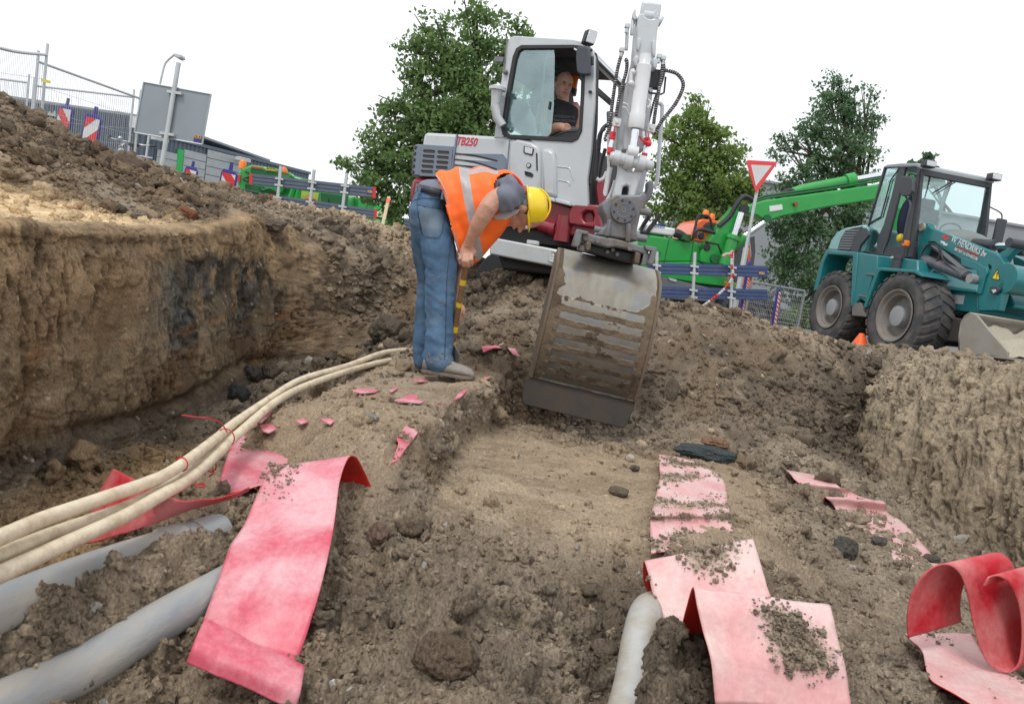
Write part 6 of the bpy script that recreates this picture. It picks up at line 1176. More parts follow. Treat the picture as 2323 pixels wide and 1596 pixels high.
m = MB(); m.prism(AT((1578, 930), (1594, 1013), (1532, 1003), d=.004), LB*.003); q = m.build('warning_triangle', M_BLACK, arm); m = MB(); m.prism(AT((1577, 943), (1588, 1007), (1540, 999), d=.008), LB*.003); m.build('warning_face', M_YSIGN, q)
m = MB(); m.prism(AT((1572, 955), (1580, 957), (1575, 982), (1570, 981), d=.012), LB*.003); m.prism(AT((1569, 987), (1575, 988), (1573, 996), (1567, 995), d=.012), LB*.003); m.build('warning_mark', M_BLACK, q)
m = MB(); m.prism(AT((1520, 1062), (1545, 1050), (1585, 1062), (1588, 1080), (1560, 1112), (1518, 1100), d=.05), LB*.05); q = m.build('marker_lamp', M_FRAME, arm, bevel=.01); m = MB(); m.prism(AT((1535, 1080), (1562, 1076), (1570, 1090), (1548, 1104), d=.055), LB*.01); m.build('lens', M_LAMP, q)
m = MB(); c_ = LP(928, 752, CO_-.1); m.box(c_, (.1, .08, .1), (LA, LB, UZ)); m.build('indicator', M_ORANGE, lo, bevel=.015)
# lift linkage running off to the right
m = MB(); c0 = AT((1320, 735))[0]+LB*.25; c1 = AT((1460, 748))[0]+LB*.25; c2 = AT((1660, 748))[0]+LB*.25; m.cyl(c0, c1, .085); q = m.build('lift_ram', M_FRAME, lo); m = MB(); m.cyl(c1, c2, .042); m.build('rod', M_ROD, q)
m = MB(); m.cyl(c0+LB*.5, c1+LB*.5+(c1-c0)*.2, .085); q = m.build('lift_ram', M_FRAME, lo); m = MB(); m.cyl(c1+LB*.5, c2+LB*.8+(c2-c1)*.3, .042); m.build('rod', M_ROD, q)
m = MB(); m.prism(AT((1640, 730), (1690, 716), (1725, 735), (1730, 770), (1700, 800), (1650, 850), (1620, 900), (1600, 860), (1570, 830), (1640, 790), d=-.1), LB*.1); q = m.build('bell_crank', M_TEAL, lo, bevel=.01); pc = AT((1700, 752), d=-.05)[0]; m = MB(); m.cyl(pc-LB*.1, pc+LB*.2, .07); m.build('pin', M_FRAME, q)
xb = AT((1630, 1000))[0]; m = MB(); m.lathe(xb+LB*.0, LB, [(0, 0), (0, .22), (.4, .21), (.41, .16), (1.6, .16), (1.6, 0)], 28); m.build('cross_tube', M_TEAL, lo, smooth=35)
m = MB(); m.prism(AT((1560, 1100), (1640, 1060), (1700, 1190), (1690, 1210), (1560, 1230), d=-.35), LB*.9); m.prism(AT((1680, 830), (1766, 870), (1850, 1060), (1700, 1000), d=-.9), LB*.1); m.build('quick_attach', M_TEAL, lo, bevel=.02, split=True)
# the loading bucket with a little sand in it
bq = LP(1380, 1240, .3)
m = MB(); m.prism(LT(.12, (1310, 1400), (1320, 1300), (1345, 1262), (1385, 1238), (1430, 1260), (1520, 1370), (1650, 1520), (1640, 1560), (1290, 1540)), LB*.04); lb = m.build('bucket', M_SANDB, lo, bevel=.008)
m = MB(); lip0 = LT(.12, (1385, 1238), (1345, 1262), (1315, 1310), (1300, 1400), (1300, 1520)); 
m.rings([[p, p+LB*2.2] for p in lip0], False, closed=False); q = m.build('back_sheet', M_SANDB, lb, smooth=60); q.modifiers.new('t', 'SOLIDIFY').thickness = .03
m = MB(); pb = LT(.12, (1300, 1520), (1650, 1555)); m.prism([pb[0], pb[1], pb[1]+LB*2.2, pb[0]+LB*2.2], UZ*-.03); m.build('floor_sheet', M_SANDB, lb)
m = MB(); g_ = []
for j in range(26):
    row = []
    for i in range(40):
        s, t = i/39, j/25; p = pb[0].lerp(pb[1], t*.92)+LB*(.04+2.1*s); h = (.62*(1-t)**1.3+.02)*(.75+.5*mnoise.noise(Vector((s*4, t*3, 1)))) ; row.append(p+UZ*(h+.05*mnoise.noise(Vector((s*14, t*9, 4)))))
    g_.append(row)
m.rings(g_, False, closed=False); tag(m.build('sand_load', soil_mat('pale_sand', False, (.42, .39, .31)), None, smooth=60, at0=lo.location), 'pale sand heaped inside the bucket of the teal wheel loader', 'sand')
# ------------------------------------------------------------------ orange bag of cones under the loader
m = MB(); c_ = atz(1953, 765, GZ); c_ = at(1953, 764, 13.2); m.lathe(Vector((c_.x, c_.y, GZ)), UZ, [(0, 0), (0, .2), (.03, .2), (.03, .15), (.26, .04), (.26, 0)], 16); tag(m.build('traffic_cone', mat('cone_orange', (.9, .12, .02), .5), at0=(c_.x, c_.y, GZ)), 'orange traffic cone standing between the wheels of the teal loader', 'traffic cone')
# ------------------------------------------------------------------ green excavator with orange cab
M_GREEN = mat('paint_green', (.012, .30, .045), .35, dirt=.08, dcol=(.15, .18, .1), dscale=2, coat=.3); M_GREEND = mat('paint_green_dark', (.01, .11, .03), .6)
M_OCAB = mat('paint_orange', (.80, .13, .03), .35, coat=.3)
GP = Plane(at(1620, 560, 20.5), Vector((.995, .1, 0)).normalized()); GN = GP.n
ge = thing('excavator', Vector((5.5, 21.5, GZ)), 'green excavator with an orange cab behind the blue barrier', 'excavator')
def G(*pts, d=0.): return GP.off(d).tr('z4', *pts)
m = MB(); m.prism(G((345, 620), (380, 535), (430, 540), (850, 605), (900, 620), (918, 660), (915, 790), (890, 800), (350, 800)), -GN*2.2); gb = m.build('engine_house', M_GREEN, ge, bevel=.06)
m = MB(); m.prism(G((632, 572), (638, 573), (590, 800), (582, 800), d=.01), -GN*.02); m.prism(G((850, 605), (856, 606), (830, 800), (820, 800), d=.01), -GN*.02); m.build('panel_seam', M_GREEND, gb, split=True)
m = MB(); m.plate(G((480, 692), (555, 700), (552, 740), (476, 730), d=.012), [G((486, 698), (549, 705), (546, 734), (482, 725), d=.012)], -GN*.02); m.build('door_outline', M_GREEND, gb)
m = MB(); m.prism(G((440, 700), (480, 698), (475, 730), (445, 730), d=.015), -GN*.01); m.prism(G((455, 705), (460, 705), (458, 725), (453, 725), d=.02), -GN*.01, 1); m.build('sticker', [M_WTXT, M_GREEN], gb)
m = MB(); m.prism(G((412, 480), (430, 452), (470, 450), (690, 490), (710, 515), (712, 530), (660, 560), (400, 520)), -GN*.9); acu = m.build('air_unit', mat('unit_white', (.66, .68, .7), .4), ge, bevel=.06)
a_, b_ = G((500, 478), (590, 490), d=.01); text_fit('DANAIR', a_, b_, .13, UZ, mat('letter_blue', (.02, .06, .35), .5), 'lettering', acu)
m = MB(); m.tube(smoothline(G((370, 520), (430, 525), (445, 500), (540, 375)), 4), .06, 8); m.tube(G((370, 510), (400, 450), (465, 350)), .06, 8); m.tube(smoothline(G((680, 530), (720, 540), (780, 580)), 3), .12, 8); m.build('hand_rail', M_BLACK, ge, split=True)
m = MB(); m.cyl(G((778, 545))[0], G((775, 590))[0], .16); m.build('exhaust', M_GREEND, ge)
m = MB(); m.plate(G((810, 600), (830, 540), (860, 470), (900, 420), (940, 402), (1120, 425), (1310, 500), (1340, 620), (1370, 640), (1400, 1010), (1380, 1030), (1140, 1000), (1200, 640), (1000, 620), d=-.3), [G((935, 500), (955, 460), (985, 442), (1095, 455), (1060, 520), (935, 510), d=-.3)], -GN*1.7); oc = m.build('cab', M_OCAB, ge, bevel=.05)
m = MB(); m.prism(G((930, 505), (955, 455), (985, 438), (1100, 452), (1065, 525), (930, 515), d=-.24), -GN*.02); m.prism(G((1210, 760), (1325, 560), (1345, 640), (1350, 900), (1230, 990), d=-.25), -GN*.02); m.prism(G((1370, 570), (1410, 560), (1418, 700), (1385, 960), (1372, 960), (1385, 700), d=-.26), -GN*.03); m.build('cab_window', mat('cab_dark_glass', (.05, .065, .065), .15), oc, split=True)
for x, y in ((962, 345), (1015, 378)):
    m = MB(); c_ = G((x, y+28), d=-.8)[0]; m.lathe(c_, UZ, [(0, 0), (0, .09), (.1, .09), (.16, .05), (.17, 0)], 16); m.build('beacon', M_ORANGE, oc)
m = MB(); m.tube(G((820, 590), (845, 590), (890, 375), (915, 365), (985, 375), (1005, 400), (1050, 580), (1055, 620)), .035, 8); m.tube(G((960, 610), (1075, 635), (1140, 815), d=.1), .035, 8); m.build('front_rail', M_BLACK, ge, split=True)
m = MB(); c_ = G((935, 545), d=.1)[0]; m.prism(G((895, 560), (908, 520), (945, 512), (958, 560), (945, 592), (908, 590), d=.12), -GN*.1); m.lathe(G((972, 660), d=.1)[0], GN, [(0, 0), (0, .1), (.05, .1), (.05, 0)], 16); m.build('mirror', M_BLACK, ge, bevel=.04, split=True)
# boom: lower piece and upper piece
m = MB(); m.prism(G((905, 790), (920, 700), (1000, 590), (1100, 450), (1240, 290), (1310, 270), (1345, 310), (1330, 360), (1225, 560), (1190, 660), (1120, 800), (1050, 830), d=.12), -GN*.5); b1 = m.build('lower_boom', M_GREEN, ge, bevel=.04)
m = MB(); m.prism(T and GP.off(.15).tr('z4', (1310, 285), (1400, 262), (1480, 235), (2052, 155), (2700, 60), (2800, 60), (2810, 120), (2780, 170), (2500, 230), (2052, 300), (1660, 380), (1540, 425), (1500, 415), (1430, 370), (1330, 350)), -GN*.45); b2 = m.build('upper_boom', M_GREEN, ge, bevel=.04)
m = MB(); m.prism(G((1545, 285), (1660, 268), (1668, 315), (1550, 335), d=.17), -GN*.02); m.build('white_patch', mat('patch', (.7, .7, .7), .6), b2)
m = MB(); m.prism(G((1770, 260), (1790, 245), (1812, 255), (1808, 275), (1785, 285), d=.25), -GN*.1); m.build('side_lamp', mat('lamp_dim', (.25, .06, .03), .4), b2)
for x, y in ((1312, 312), (1522, 398), (1050, 765)):
    m = MB(); c_ = G((x, y), d=.16)[0]; m.cyl(c_+GN*.06, c_-GN*.02, .13 if x < 1400 else .1, n=20); m.build('pivot', M_BLACK if x == 1312 else M_GREEND, b2 if x > 1200 else b1)
m = MB(); m.cyl(G((1290, 345), d=.3)[0], G((1215, 570), d=.3)[0], .085); q = m.build('boom_ram', M_ROD, ge); m = MB(); m.cyl(G((1215, 570), d=.3)[0], G((1130, 820), d=.3)[0], .15); m.cyl(G((1225, 555), d=.3)[0], G((1210, 590), d=.3)[0], .19); m.build('barrel', M_GREEN, q)
m = MB(); m.cyl(G((1500, 430), d=.1)[0], G((1310, 560), d=.1)[0], .085); q = m.build('boom_ram', M_ROD, ge); m = MB(); m.cyl(G((1310, 560), d=.1)[0], G((1190, 660), d=.1)[0], .16); m.build('barrel', M_GREEN, q)
m = MB(); m.tube(smoothline(G((1080, 470), (1180, 380), (1240, 280), (1300, 205), (1350, 205), (1400, 240), d=.1), 5), .07, 8); m.tube(smoothline(G((870, 580), (880, 510), (940, 500), (1050, 530), d=.3), 5), .05, 8); m.tube(smoothline(G((1240, 640), (1240, 560), (1290, 500), d=.3), 4), .05, 8); m.build('hose', M_BLACK, ge, split=True)
for o in (0, -22): m = MB(); m.tube(G((1420, 245+o), (1500, 215+o), (2052, 135+o), (2600, 45+o), d=.05), .035, 6); m.build('boom_pipe', M_GREEND, b2)
m = MB(); q0, q1, q2 = G((1700, 165), (2270, 55), (2830, -45), d=-.1); 
m = MB(); m.tube([q0, q0.lerp(q1, .25), q1], [.08, .15, .15], 14); m.cyl(q1-(q1-q0).normalized()*.1, q1+(q1-q0).normalized()*.15, .2); q = m.build('arm_ram', M_GREEN, b2); m = MB(); m.cyl(q1, q2, .09); m.build('rod', M_ROD, q)
m = MB(); m.tube(smoothline(G((1610, 215), (1680, 160), (1740, 140), (1800, 175), d=0), 4), .06, 8); m.build('hose', M_BLACK, b2)
m = MB(); m.prism(G((2700, 40), (2860, -20), (2900, 100), (2700, 600), (2560, 750), (2500, 700), (2640, 300), d=.1), -GN*.4); m.build('stick', M_GREEN, ge, bevel=.03)
# undercarriage
m = MB(); m.prism(G((350, 800), (915, 790), (1240, 985), (1240, 1030), (900, 990), (560, 930), (350, 900)), -GN*2.2); m.build('deck', M_GREEN, ge, bevel=.03)
m = MB(); m.prism(G((460, 905), (900, 985), (1250, 1035), (1100, 1190), (620, 1170), (480, 1100), d=-.1), -GN*2.0); m.build('undercarriage', M_BLACK, ge, bevel=.04); m = MB(); m.prism(G((575, 930), (900, 1005), (1070, 1050), (1050, 1160), (600, 1130), (560, 1000), d=.02), -GN*.1); m.build('toolbox', mat('box_grey', (.12, .13, .15), .5), ge, bevel=.02)
m = MB(); m.prism(G((620, 935), (700, 955), (695, 975), (640, 960), d=.05), -GN*.05); m.build('mudguard', M_GALV, ge)
for x, dd_ in ((500, .0), (1345, .25), (1180, -1.6), (1480, -1.6)): wheel(ge, Vector((G((x, 1260))[0].x, G((x, 1260), d=dd_)[0].y, GZ+.62)) if False else G((x, 1285 if x > 600 else 1075), d=dd_)[0]*1.0, GN, .58, .45, lug=16)
m = MB(); m.prism(G((1110, 1200), (1130, 1140), (1180, 1120), (1150, 1200), (1160, 1330), (1110, 1330), d=.3), -GN*.4); m.prism(G((1500, 1190), (1540, 1100), (1610, 1080), (1560, 1150), (1520, 1220), d=.3), -GN*.4); m.build('fender', M_FRAME, ge, split=True)
m = MB(); m.prism(G((1130, 970), (1160, 968), (1158, 988), (1132, 988), d=.02), -GN*.05); m.build('indicator', M_ORANGE, ge)
# ------------------------------------------------------------------ raised pavement behind the spoil heap
PZ = -.05
m = MB(); m.box((-11, 12.6, (PZ+GZ)/2-.05), (14.5, 5.2, PZ-GZ+.1)); tag(m.build('pavement', mat('paving', (.2, .19, .18), .9, var=.2), at0=(-11, 12.6, GZ)), kind='structure')
# ------------------------------------------------------------------ traffic boards
M_PBLUE = mat('plastic_blue', (.035, .04, .22), .45, var=.1); M_SRED = mat('sign_red', (.62, .03, .03), .35); M_SWHT = mat('sign_white', (.62, .62, .63), .35)
def fz(P4, u, v): return (P4[0]*(1-u)+P4[1]*u)*(1-v)+(P4[3]*(1-u)+P4[2]*u)*v
def delineator(k, tl, tr, dn, Y, diag, label, base=PZ, off=0, fw=.14):
    pl = Plane(at(*T(k, tl)[0], Y), (1, 0, 0)); w_ = tr[0]-tl[0]
    c = pl.tr(k, tl, tr, (tr[0]+dn[0], tr[1]+dn[1]), (tl[0]+dn[0], tl[1]+dn[1])); c = [Vector(q) for q in c]
    mid = (c[2]+c[3])/2; t = thing('traffic_board', Vector((mid.x, mid.y, base)), label, 'traffic board', 'red and white boards along the dig')
    U = (c[1]-c[0]); W_ = U.length; H_ = (c[3]-c[0]).length; n = Vector((0, -1, 0))
    m = MB(); o = [fz(c, u, v) for u, v in ((-fw, .03), (.1-fw*.7, -.05), (.9, -.05), (1.1, .01), (1.1, 1.03), (-fw, 1.03))]; m.prism(o, -n*.05); m.build('frame', M_PBLUE, t, bevel=.008)
    m = MB(); m.prism([fz(c, u, v)+n*.004 for u, v in ((0, .02), (1, .02), (1, 1), (0, 1))], -n*.004); f = m.build('panel', M_SWHT, t)
    m = MB(); m.prism([fz(c, u, v)-n*.01 for u, v in ((.36, -.04), (.64, -.04), (.62, -.2), (.4, -.2))], -n*.03); m.build('handle', M_PBLUE, t, bevel=.006)
    # red diagonal bands, slope one panel width, clipped to the panel
    a_ = W_/H_; m = MB(); v0 = -a_*1.2+off*a_
    while v0 < 1:
        q = [(0, v0), (1, v0+a_*diag), (1, v0+a_*(diag+.9)), (0, v0+.9*a_)]
        def clip(q, lim, s):
            out = []
            for i in range(len(q)):
                p, r = q[i], q[(i+1) % len(q)]; ip, ir = s*(p[1]-lim) >= 0, s*(r[1]-lim) >= 0
                if ip: out.append(p)
                if ip != ir: k_ = (lim-p[1])/(r[1]-p[1]); out.append((p[0]+(r[0]-p[0])*k_, lim))
            return out
        q = clip(clip(q, .02, 1), .995, -1)
        if len(q) > 2: m.prism([fz(c, u, v)+n*.008 for u, v in q], -n*.003)
        v0 += a_*1.9
    m.build('red_band', M_SRED, f, split=True)
    m = MB(); m.box(Vector((mid.x, mid.y+.02, (mid.z+base)/2)), (.06, .05, max(.05, abs(mid.z-base)))); m.box(Vector((mid.x, mid.y+.02, base+.05)), (.4, .7, .1)); m.build('foot', mat('foot_grey', (.12, .12, .12), .8), t, bevel=.01)
delineator('z1', (476, 655), (572, 672), (-75, 400), 12.4, 1.4, 'striped board standing highest on the heap, leftmost of the boards', off=.9)
delineator('z1', (692, 722), (798, 752), (-85, 430), 12.0, -1.1, 'striped board second from the left, its white band rising to the right', off=1.2)
delineator('z1', (1487, 1140), (1568, 1164), (-65, 330), 13.6, 1.2, 'striped board in front of the white roller doors', off=.9)
delineator('z1', (1778, 1166), (1882, 1192), (-78, 420), 12.2, 1.1, 'striped board nearest to the green lorry', base=PZ, off=.55)
delineator('z4', (1366, 815), (1382, 815), (-85, 520), 14.3, 1, 'board seen edge-on behind the right end of the barrier', base=GZ, fw=1.5)
delineator('z4', (1632, 1060), (1652, 1060), (-52, 330), 15.0, 1, 'board seen edge-on between barrier and wire fence', base=GZ, fw=1.0)
M_PLK = mat('plank_navy', (.045, .075, .18), .45, dirt=.1, dcol=(.2, .2, .22)); M_PLKG = mat('plank_slate', (.10, .125, .17), .5, dirt=.15, dcol=(.22, .22, .22)); M_POST = mat('post_alu', (.55, .57, .58), .4, .4, dirt=.2, dcol=(.35, .32, .28))
def barrier(k, Y, planks, posts, label, pm, ends=False, txt=None, loc=None, clamps=True):
    pl = Plane(at(*T(k, planks[0][0])[0], Y), (1, 0, 0)); n = Vector((0, -1, 0)); t = thing('barrier', loc or Vector(pl.hit(*T(k, planks[0][3])[0])[:2]+(GZ,)) if False else Vector((pl.hit(*T(k, planks[0][3])[0]).x, Y, GZ)), label, 'barrier', 'plank barriers')
    for P4 in planks:
        c = [Vector(q) for q in pl.tr(k, *P4)]; m = MB(); m.prism([fz(c, *q) for q in ((0, 0), (1, 0), (1, 1), (0, 1))], -n*.02)
        for i in range(3): v0, v1 = i/3+.03, (i+1)/3-.06; m.prism([fz(c, u, v)+n*.014 for u, v in ((0, v0), (1, v0), (1, v1), (0, v1))], -n*.014)
        b = m.build('plank', pm, t)
        if ends:
            for u0, u1 in ((-.024, 0), (1, 1.024)): m = MB(); m.prism([fz(c, u, v)+n*.018 for u, v in ((u0, -.01), (u1, -.01), (u1, 1.01), (u0, 1.01))], -n*.04); m.build('red_end', M_SRED, b)
    for a_, b_, z_ in posts:
        p, q = [Vector(x) for x in pl.off(.04).tr(k, a_, b_)]; d = (q-p).normalized(); foot = p+d*((p.z-GZ)/max(.2, -d.z)) if z_ else q
        m = MB(); m.cyl(p, foot, .03, n=14); po = m.build('post', M_POST, t)
        m = MB()
        for P4 in planks:
            c = [Vector(x) for x in pl.tr(k, *P4)]
            u = (p.x+(q.x-p.x)*.3-c[0].x)/(c[1].x-c[0].x)
            if -0.05 < u < 1.05:
                for v in (.22, .82): z = fz(c, u, v); s_ = (z.z-p.z)/(q.z-p.z); m.box(Vector((p.x+(q.x-p.x)*s_, p.y-.01, z.z)), (.15, .05, .035))
        if m.v: m.build('clamp', M_GALV, po, split=True)
    if txt:
        a_, b_ = pl.off(.02).tr(k, *txt[1:]); m = MB(); d = (b_-a_); m.prism([a_-d*.1+Vector((0, 0, -.02)), b_+d*.1+Vector((0, 0, -.02)), b_+d*.1+Vector((0, 0, .065)), a_-d*.1+Vector((0, 0, .065))], -n*.004); s = m.build('sticker', M_PBLUE, t); text_fit(txt[0], a_+n*.003, b_+n*.003, .045, UZ, mat('letter_amber', (.8, .45, .02), .5), 'lettering', s, bold=.002)
    return t
b1_ = barrier('w3', 14.0, [[(320, 278), (1720, 430), (1715, 558), (318, 402)], [(560, 520), (1735, 690), (1730, 800), (540, 640)]], [((650, 188), (610, 585), 1), ((1036, 232), (985, 640), 1), ((1415, 270), (1372, 632), 1)], 'long slate plank barrier with red ends beside the green lorry', M_PLKG, True, ('HOKA', (1655, 495), (1712, 503)))
b2_ = barrier('z4', 14.0, [[(430, 800), (1530, 830), (1526, 935), (432, 905)], [(510, 1015), (1526, 1045), (1524, 1145), (512, 1118)]], [((520, 700), (510, 1150), 1), ((866, 705), (846, 1160), 1), ((1210, 705), (1192, 1290), 1)], 'navy plank barrier tied with red and white tape before the green excavator', M_PLK, False, ('HOKA', (1450, 905), (1500, 908)))
barrier('w3', 15.0, [[(2092, 795), (2300, 835), (2290, 965), (2070, 905)]], [], 'short slate barrier end showing just left of the bent man', M_PLKG)
pl = Plane(at(1640, 680, 13.9), (1, 0, 0)); m = MB(); tp = smoothline(pl.off(.08).tr('z4', (1205, 700), (1200, 820), (1215, 900), (1180, 985), (1080, 1090), (925, 1205)), 6); m2 = MB()
for i in range(len(tp)-1):
    d = (tp[i+1]-tp[i]).normalized(); s_ = Vector((d.z, 0, -d.x))*.022; m.add([tp[i]-s_, tp[i]+s_, tp[i+1]+s_, tp[i+1]-s_], [(0, 1, 2, 3)], (i//3) % 2)
o = m.build('tape', [M_SRED, M_SWHT], b2_); o.modifiers.new('t', 'SOLIDIFY').thickness = .002
m = MB(); m.tube(smoothline(pl.off(.05).tr('z4', (1120, 745), (1150, 725), (1190, 720), (1212, 690)), 4), .035, 6); m.build('tape_knot', mat('tape_pink', (.5, .3, .28), .6), b2_)
# ------------------------------------------------------------------ signs, stake
pl = Plane(at(390, 255, 10.6), (1, 0, 0)); n = Vector((0, -1, 0)); q = pl.tr('z1', (1435, 310), (1275, 1290)); sgn = thing('road_sign', Vector((q[1].x, q[1].y, PZ)), 'grey back of a square road sign on a pole', 'road sign')
M_SBACK = mat('sign_back', (.27, .31, .34), .5, .2, var=.05)
c = [Vector(x) for x in pl.tr('z1', (1148, 458), (1685, 555), (1615, 955), (1075, 860))]; m = MB(); m.prism([fz(c, u, v) for u, v in ((.02, 0), (.98, 0), (1, .03), (1, .97), (.98, 1), (.02, 1), (0, .97), (0, .03))], -n*.02); pn = m.build('panel', M_SBACK, sgn)
m = MB(); 
for a_, b_ in (((0, 0), (1, 0)), ((1, 0), (1, 1)), ((1, 1), (0, 1)), ((0, 1), (0, 0))): m.tube([fz(c, *a_)+n*.005, fz(c, *b_)+n*.005], .011, 6)
m.build('rim', mat('sign_rim', (.4, .44, .46), .4, .3), pn)
m = MB(); d = (q[1]-q[0]); m.cyl(q[0]+n*.04, q[1]+n*.04+d*.15, .032, n=16); m.build('pole', M_GALV, sgn)
for v in (.1, .92): m = MB(); z = fz(c, .5, v)+n*.035; m.box(z+Vector((-.01, 0, 0)), (.2, .05, .035)); m.build('clamp', M_GALV, pn)
m = MB(); s4 = pl.off(.012).tr('z1', (1550, 880), (1608, 890), (1600, 945), (1543, 933)); m.prism(s4, -n*.003); st_ = m.build('sticker', M_PBLUE, pn); text_fit('HOKA', s4[0].lerp(s4[3], .45)+n*.003, s4[1].lerp(s4[2], .45)+n*.003, .05, UZ, mat('amber', (.8, .45, .02), .5), 'lettering', st_)
pl = Plane(at(1716, 400, 15.5), (1, 0, 0)); q = pl.tr('d', (1717, 430), (1692, 562), (1662, 722)); ys_ = thing('yield_sign', Vector((q[2].x, q[2].y, GZ)), 'white triangle give-way sign with red border on a grey pole', 'road sign')
tri = pl.off(.06).tr('d', (1692, 366), (1696, 363), (1760, 367), (1762, 371), (1717, 435), (1713, 436)); m = MB(); m.prism(tri, -n*.02); f = m.build('panel', mat('sign_red2', (.7, .05, .06), .35), ys_, bevel=.004)
m = MB(); m.prism(pl.off(.065).tr('d', (1703, 374), (1750, 376), (1714, 422)), -n*.003); m.build('face', M_SWHT, f)
m = MB(); m.cyl(q[0]+UZ*.3, q[1], .032, n=14); m.cyl(q[1], q[2]+(q[2]-q[1])*.2, .055, n=14); m.build('pole', M_GALV, ys_)
m = MB(); p0, p1 = at(*T('w3', (1905, 548))[0], 8.6), at(*T('w3', (1812, 960))[0], 8.4); d = (p1-p0).normalized(); s_ = Vector((1, 0, 0)); s_ = (s_-d*s_.dot(d)).normalized(); t_ = d.cross(s_)
def bar(a, b, w_, h): m = MB(); m.rings([[p+s_*(w_*i)+t_*(h*j) for i, j in ((-1, -1), (1, -1), (1, 1), (-1, 1))] for p in (a, b)]); return m
stk = thing('wooden_stake', p1, 'pale wooden stake with an orange band stuck in the sandy mound', 'stake')
bar(p0, p1+d*.15, .017, .012).build('stake', mat('pine', (.6, .5, .34), .7, var=.15, vscale=20), stk); bar(p0.lerp(p1, .05), p0.lerp(p1, .18), .019, .014).build('orange_band', mat('band_orange', (.9, .12, .02), .5), stk)
# ------------------------------------------------------------------ street lamp
p0, p1 = at(385, 133, 32), at(362, 200, 32); lp_ = thing('street_lamp', Vector((p1.x, 32, GZ)), 'slim street lamp with curved arm behind the grey sign', 'street lamp')
m = MB(); m.tube(smoothline([at(396, 124, 32), at(380, 138, 32), at(372, 152, 32), at(362, 195, 32), Vector((p1.x-.25, 32, 3)), Vector((p1.x-.3, 32, GZ))], 6), .045, 8); m.build('pole', M_GALV, lp_)
m = MB(); m.prism([at(x, y, 31.7) for x, y in T('z1', (1380, 222), (1445, 235), (1450, 262), (1420, 270), (1385, 250))], Vector((0, .4, 0))); m.build('lamp_head', mat('lamp_head', (.5, .52, .54), .4), lp_, bevel=.04)
# ------------------------------------------------------------------ wire fence panels
M_WIRE = mat('wire', (.45, .48, .5), .5, .3)
def mesh_fence(name, tl, tr, h, nv, nh, label, r=.016, wr=.0019, ext=0.12, post_r=None, m_=None, sag=0, cat='fence', grp='wire fence panels'):
    tl, tr = Vector(tl), Vector(tr); m_ = m_ or M_GALV; dn = Vector((0, 0, -h)); t = thing(name, Vector((tl.x, tl.y, tl.z-h)), label, cat, grp)
    rail = smoothline([tl, tl.lerp(tr, .5)+Vector((0, 0, sag)), tr], 6) if sag else [tl, tr]
    for p in (tl, tr): m = MB(); m.cyl(p+Vector((0, 0, ext)), p+dn, post_r or r, n=10); m.build('post', m_, t)
    m = MB(); m.tube(rail, r, 8); m.build('rail', m_, t); m = MB(); m.tube([tl+dn*.93, tr+dn*.93], r, 8); m.build('rail', m_, t)
    m = MB()
    for i in range(1, nv): p = tl.lerp(tr, i/nv); m.tube([p, p+dn*.93], wr, 3, False)
    for i in range(1, nh): m.tube([tl+dn*(.93*i/nh), tr+dn*(.93*i/nh)], wr*1.2, 3, False)
    m.build('wire_mesh', M_WIRE, t, smooth=0); return t
mesh_fence('wire_fence', at(*T('z1', (300, 292))[0], 8.9), at(*T('z1', (1118, 588))[0], 11.0), 2.0, 46, 7, 'wire fence panel whose top rail slopes down towards the grey sign')
mesh_fence('wire_fence', at(-60, 92, 7.4), at(*T('z1', (372, 240))[0], 8.6), 2.0, 40, 7, 'wire fence panel at the left edge of the photo with bent top rail', sag=-.03)
mesh_fence('wire_fence', at(-70, 170, 11.5), at(*T('z1', (228, 462))[0], 11.2), 1.9, 40, 7, 'lower wire fence panel farther back at the left edge')
mesh_fence('wire_fence', at(*T('z1', (272, 486))[0], 11.6), at(*T('z1', (1065, 577))[0], 12.5), 1.9, 46, 7, 'lower wire fence panel running behind the two left striped boards')
pl = Plane(at(100, 185, 8.55), (1, 0, 0)); m = MB(); m.prism(pl.tr('z1', (328, 426), (402, 448), (398, 468), (325, 450)), Vector((0, .01, 0))); tag(m.build('fence_tag', mat('tag_yellow', (.75, .7, .1), .5), at0=pl.tr('z1', (328, 426))[0]), 'small yellow tag hanging on the fence post at left', 'tag')
M_DKW = mat('fence_dark', (.03, .04, .045), .5)
mesh_fence('low_fence', at(338, 389, 15.5), at(640, 450, 16.5), 1.1, 60, 10, 'low dark chain fence before the white roller doors', .02, .002, 0, m_=M_DKW, grp=None)
mesh_fence('low_fence', at(*T('w3', (100, 445))[0], 15), at(*T('w3', (2080, 850))[0], 17), 1.1, 10, 4, 'low dark fence rail running in front of the green lorry', .02, .002, 0, m_=M_DKW, grp=None)
f1 = mesh_fence('site_fence', at(*T('z4', (1380, 975))[0], 19), at(*T('z4', (1868, 1060))[0], 19), 1.6, 30, 12, 'grey mesh fence between green excavator and teal loader', .03, .003, 0, m_=mat('fence_grey', (.2, .22, .23), .5), grp=None)
mesh_fence('site_fence', at(*T('z4', (1640, 1150))[0], 21), at(*T('z4', (2100, 1230))[0], 21), 1.2, 30, 12, 'dark lower fence behind the loader wheels', .03, .003, 0, m_=M_DKW, grp=None)
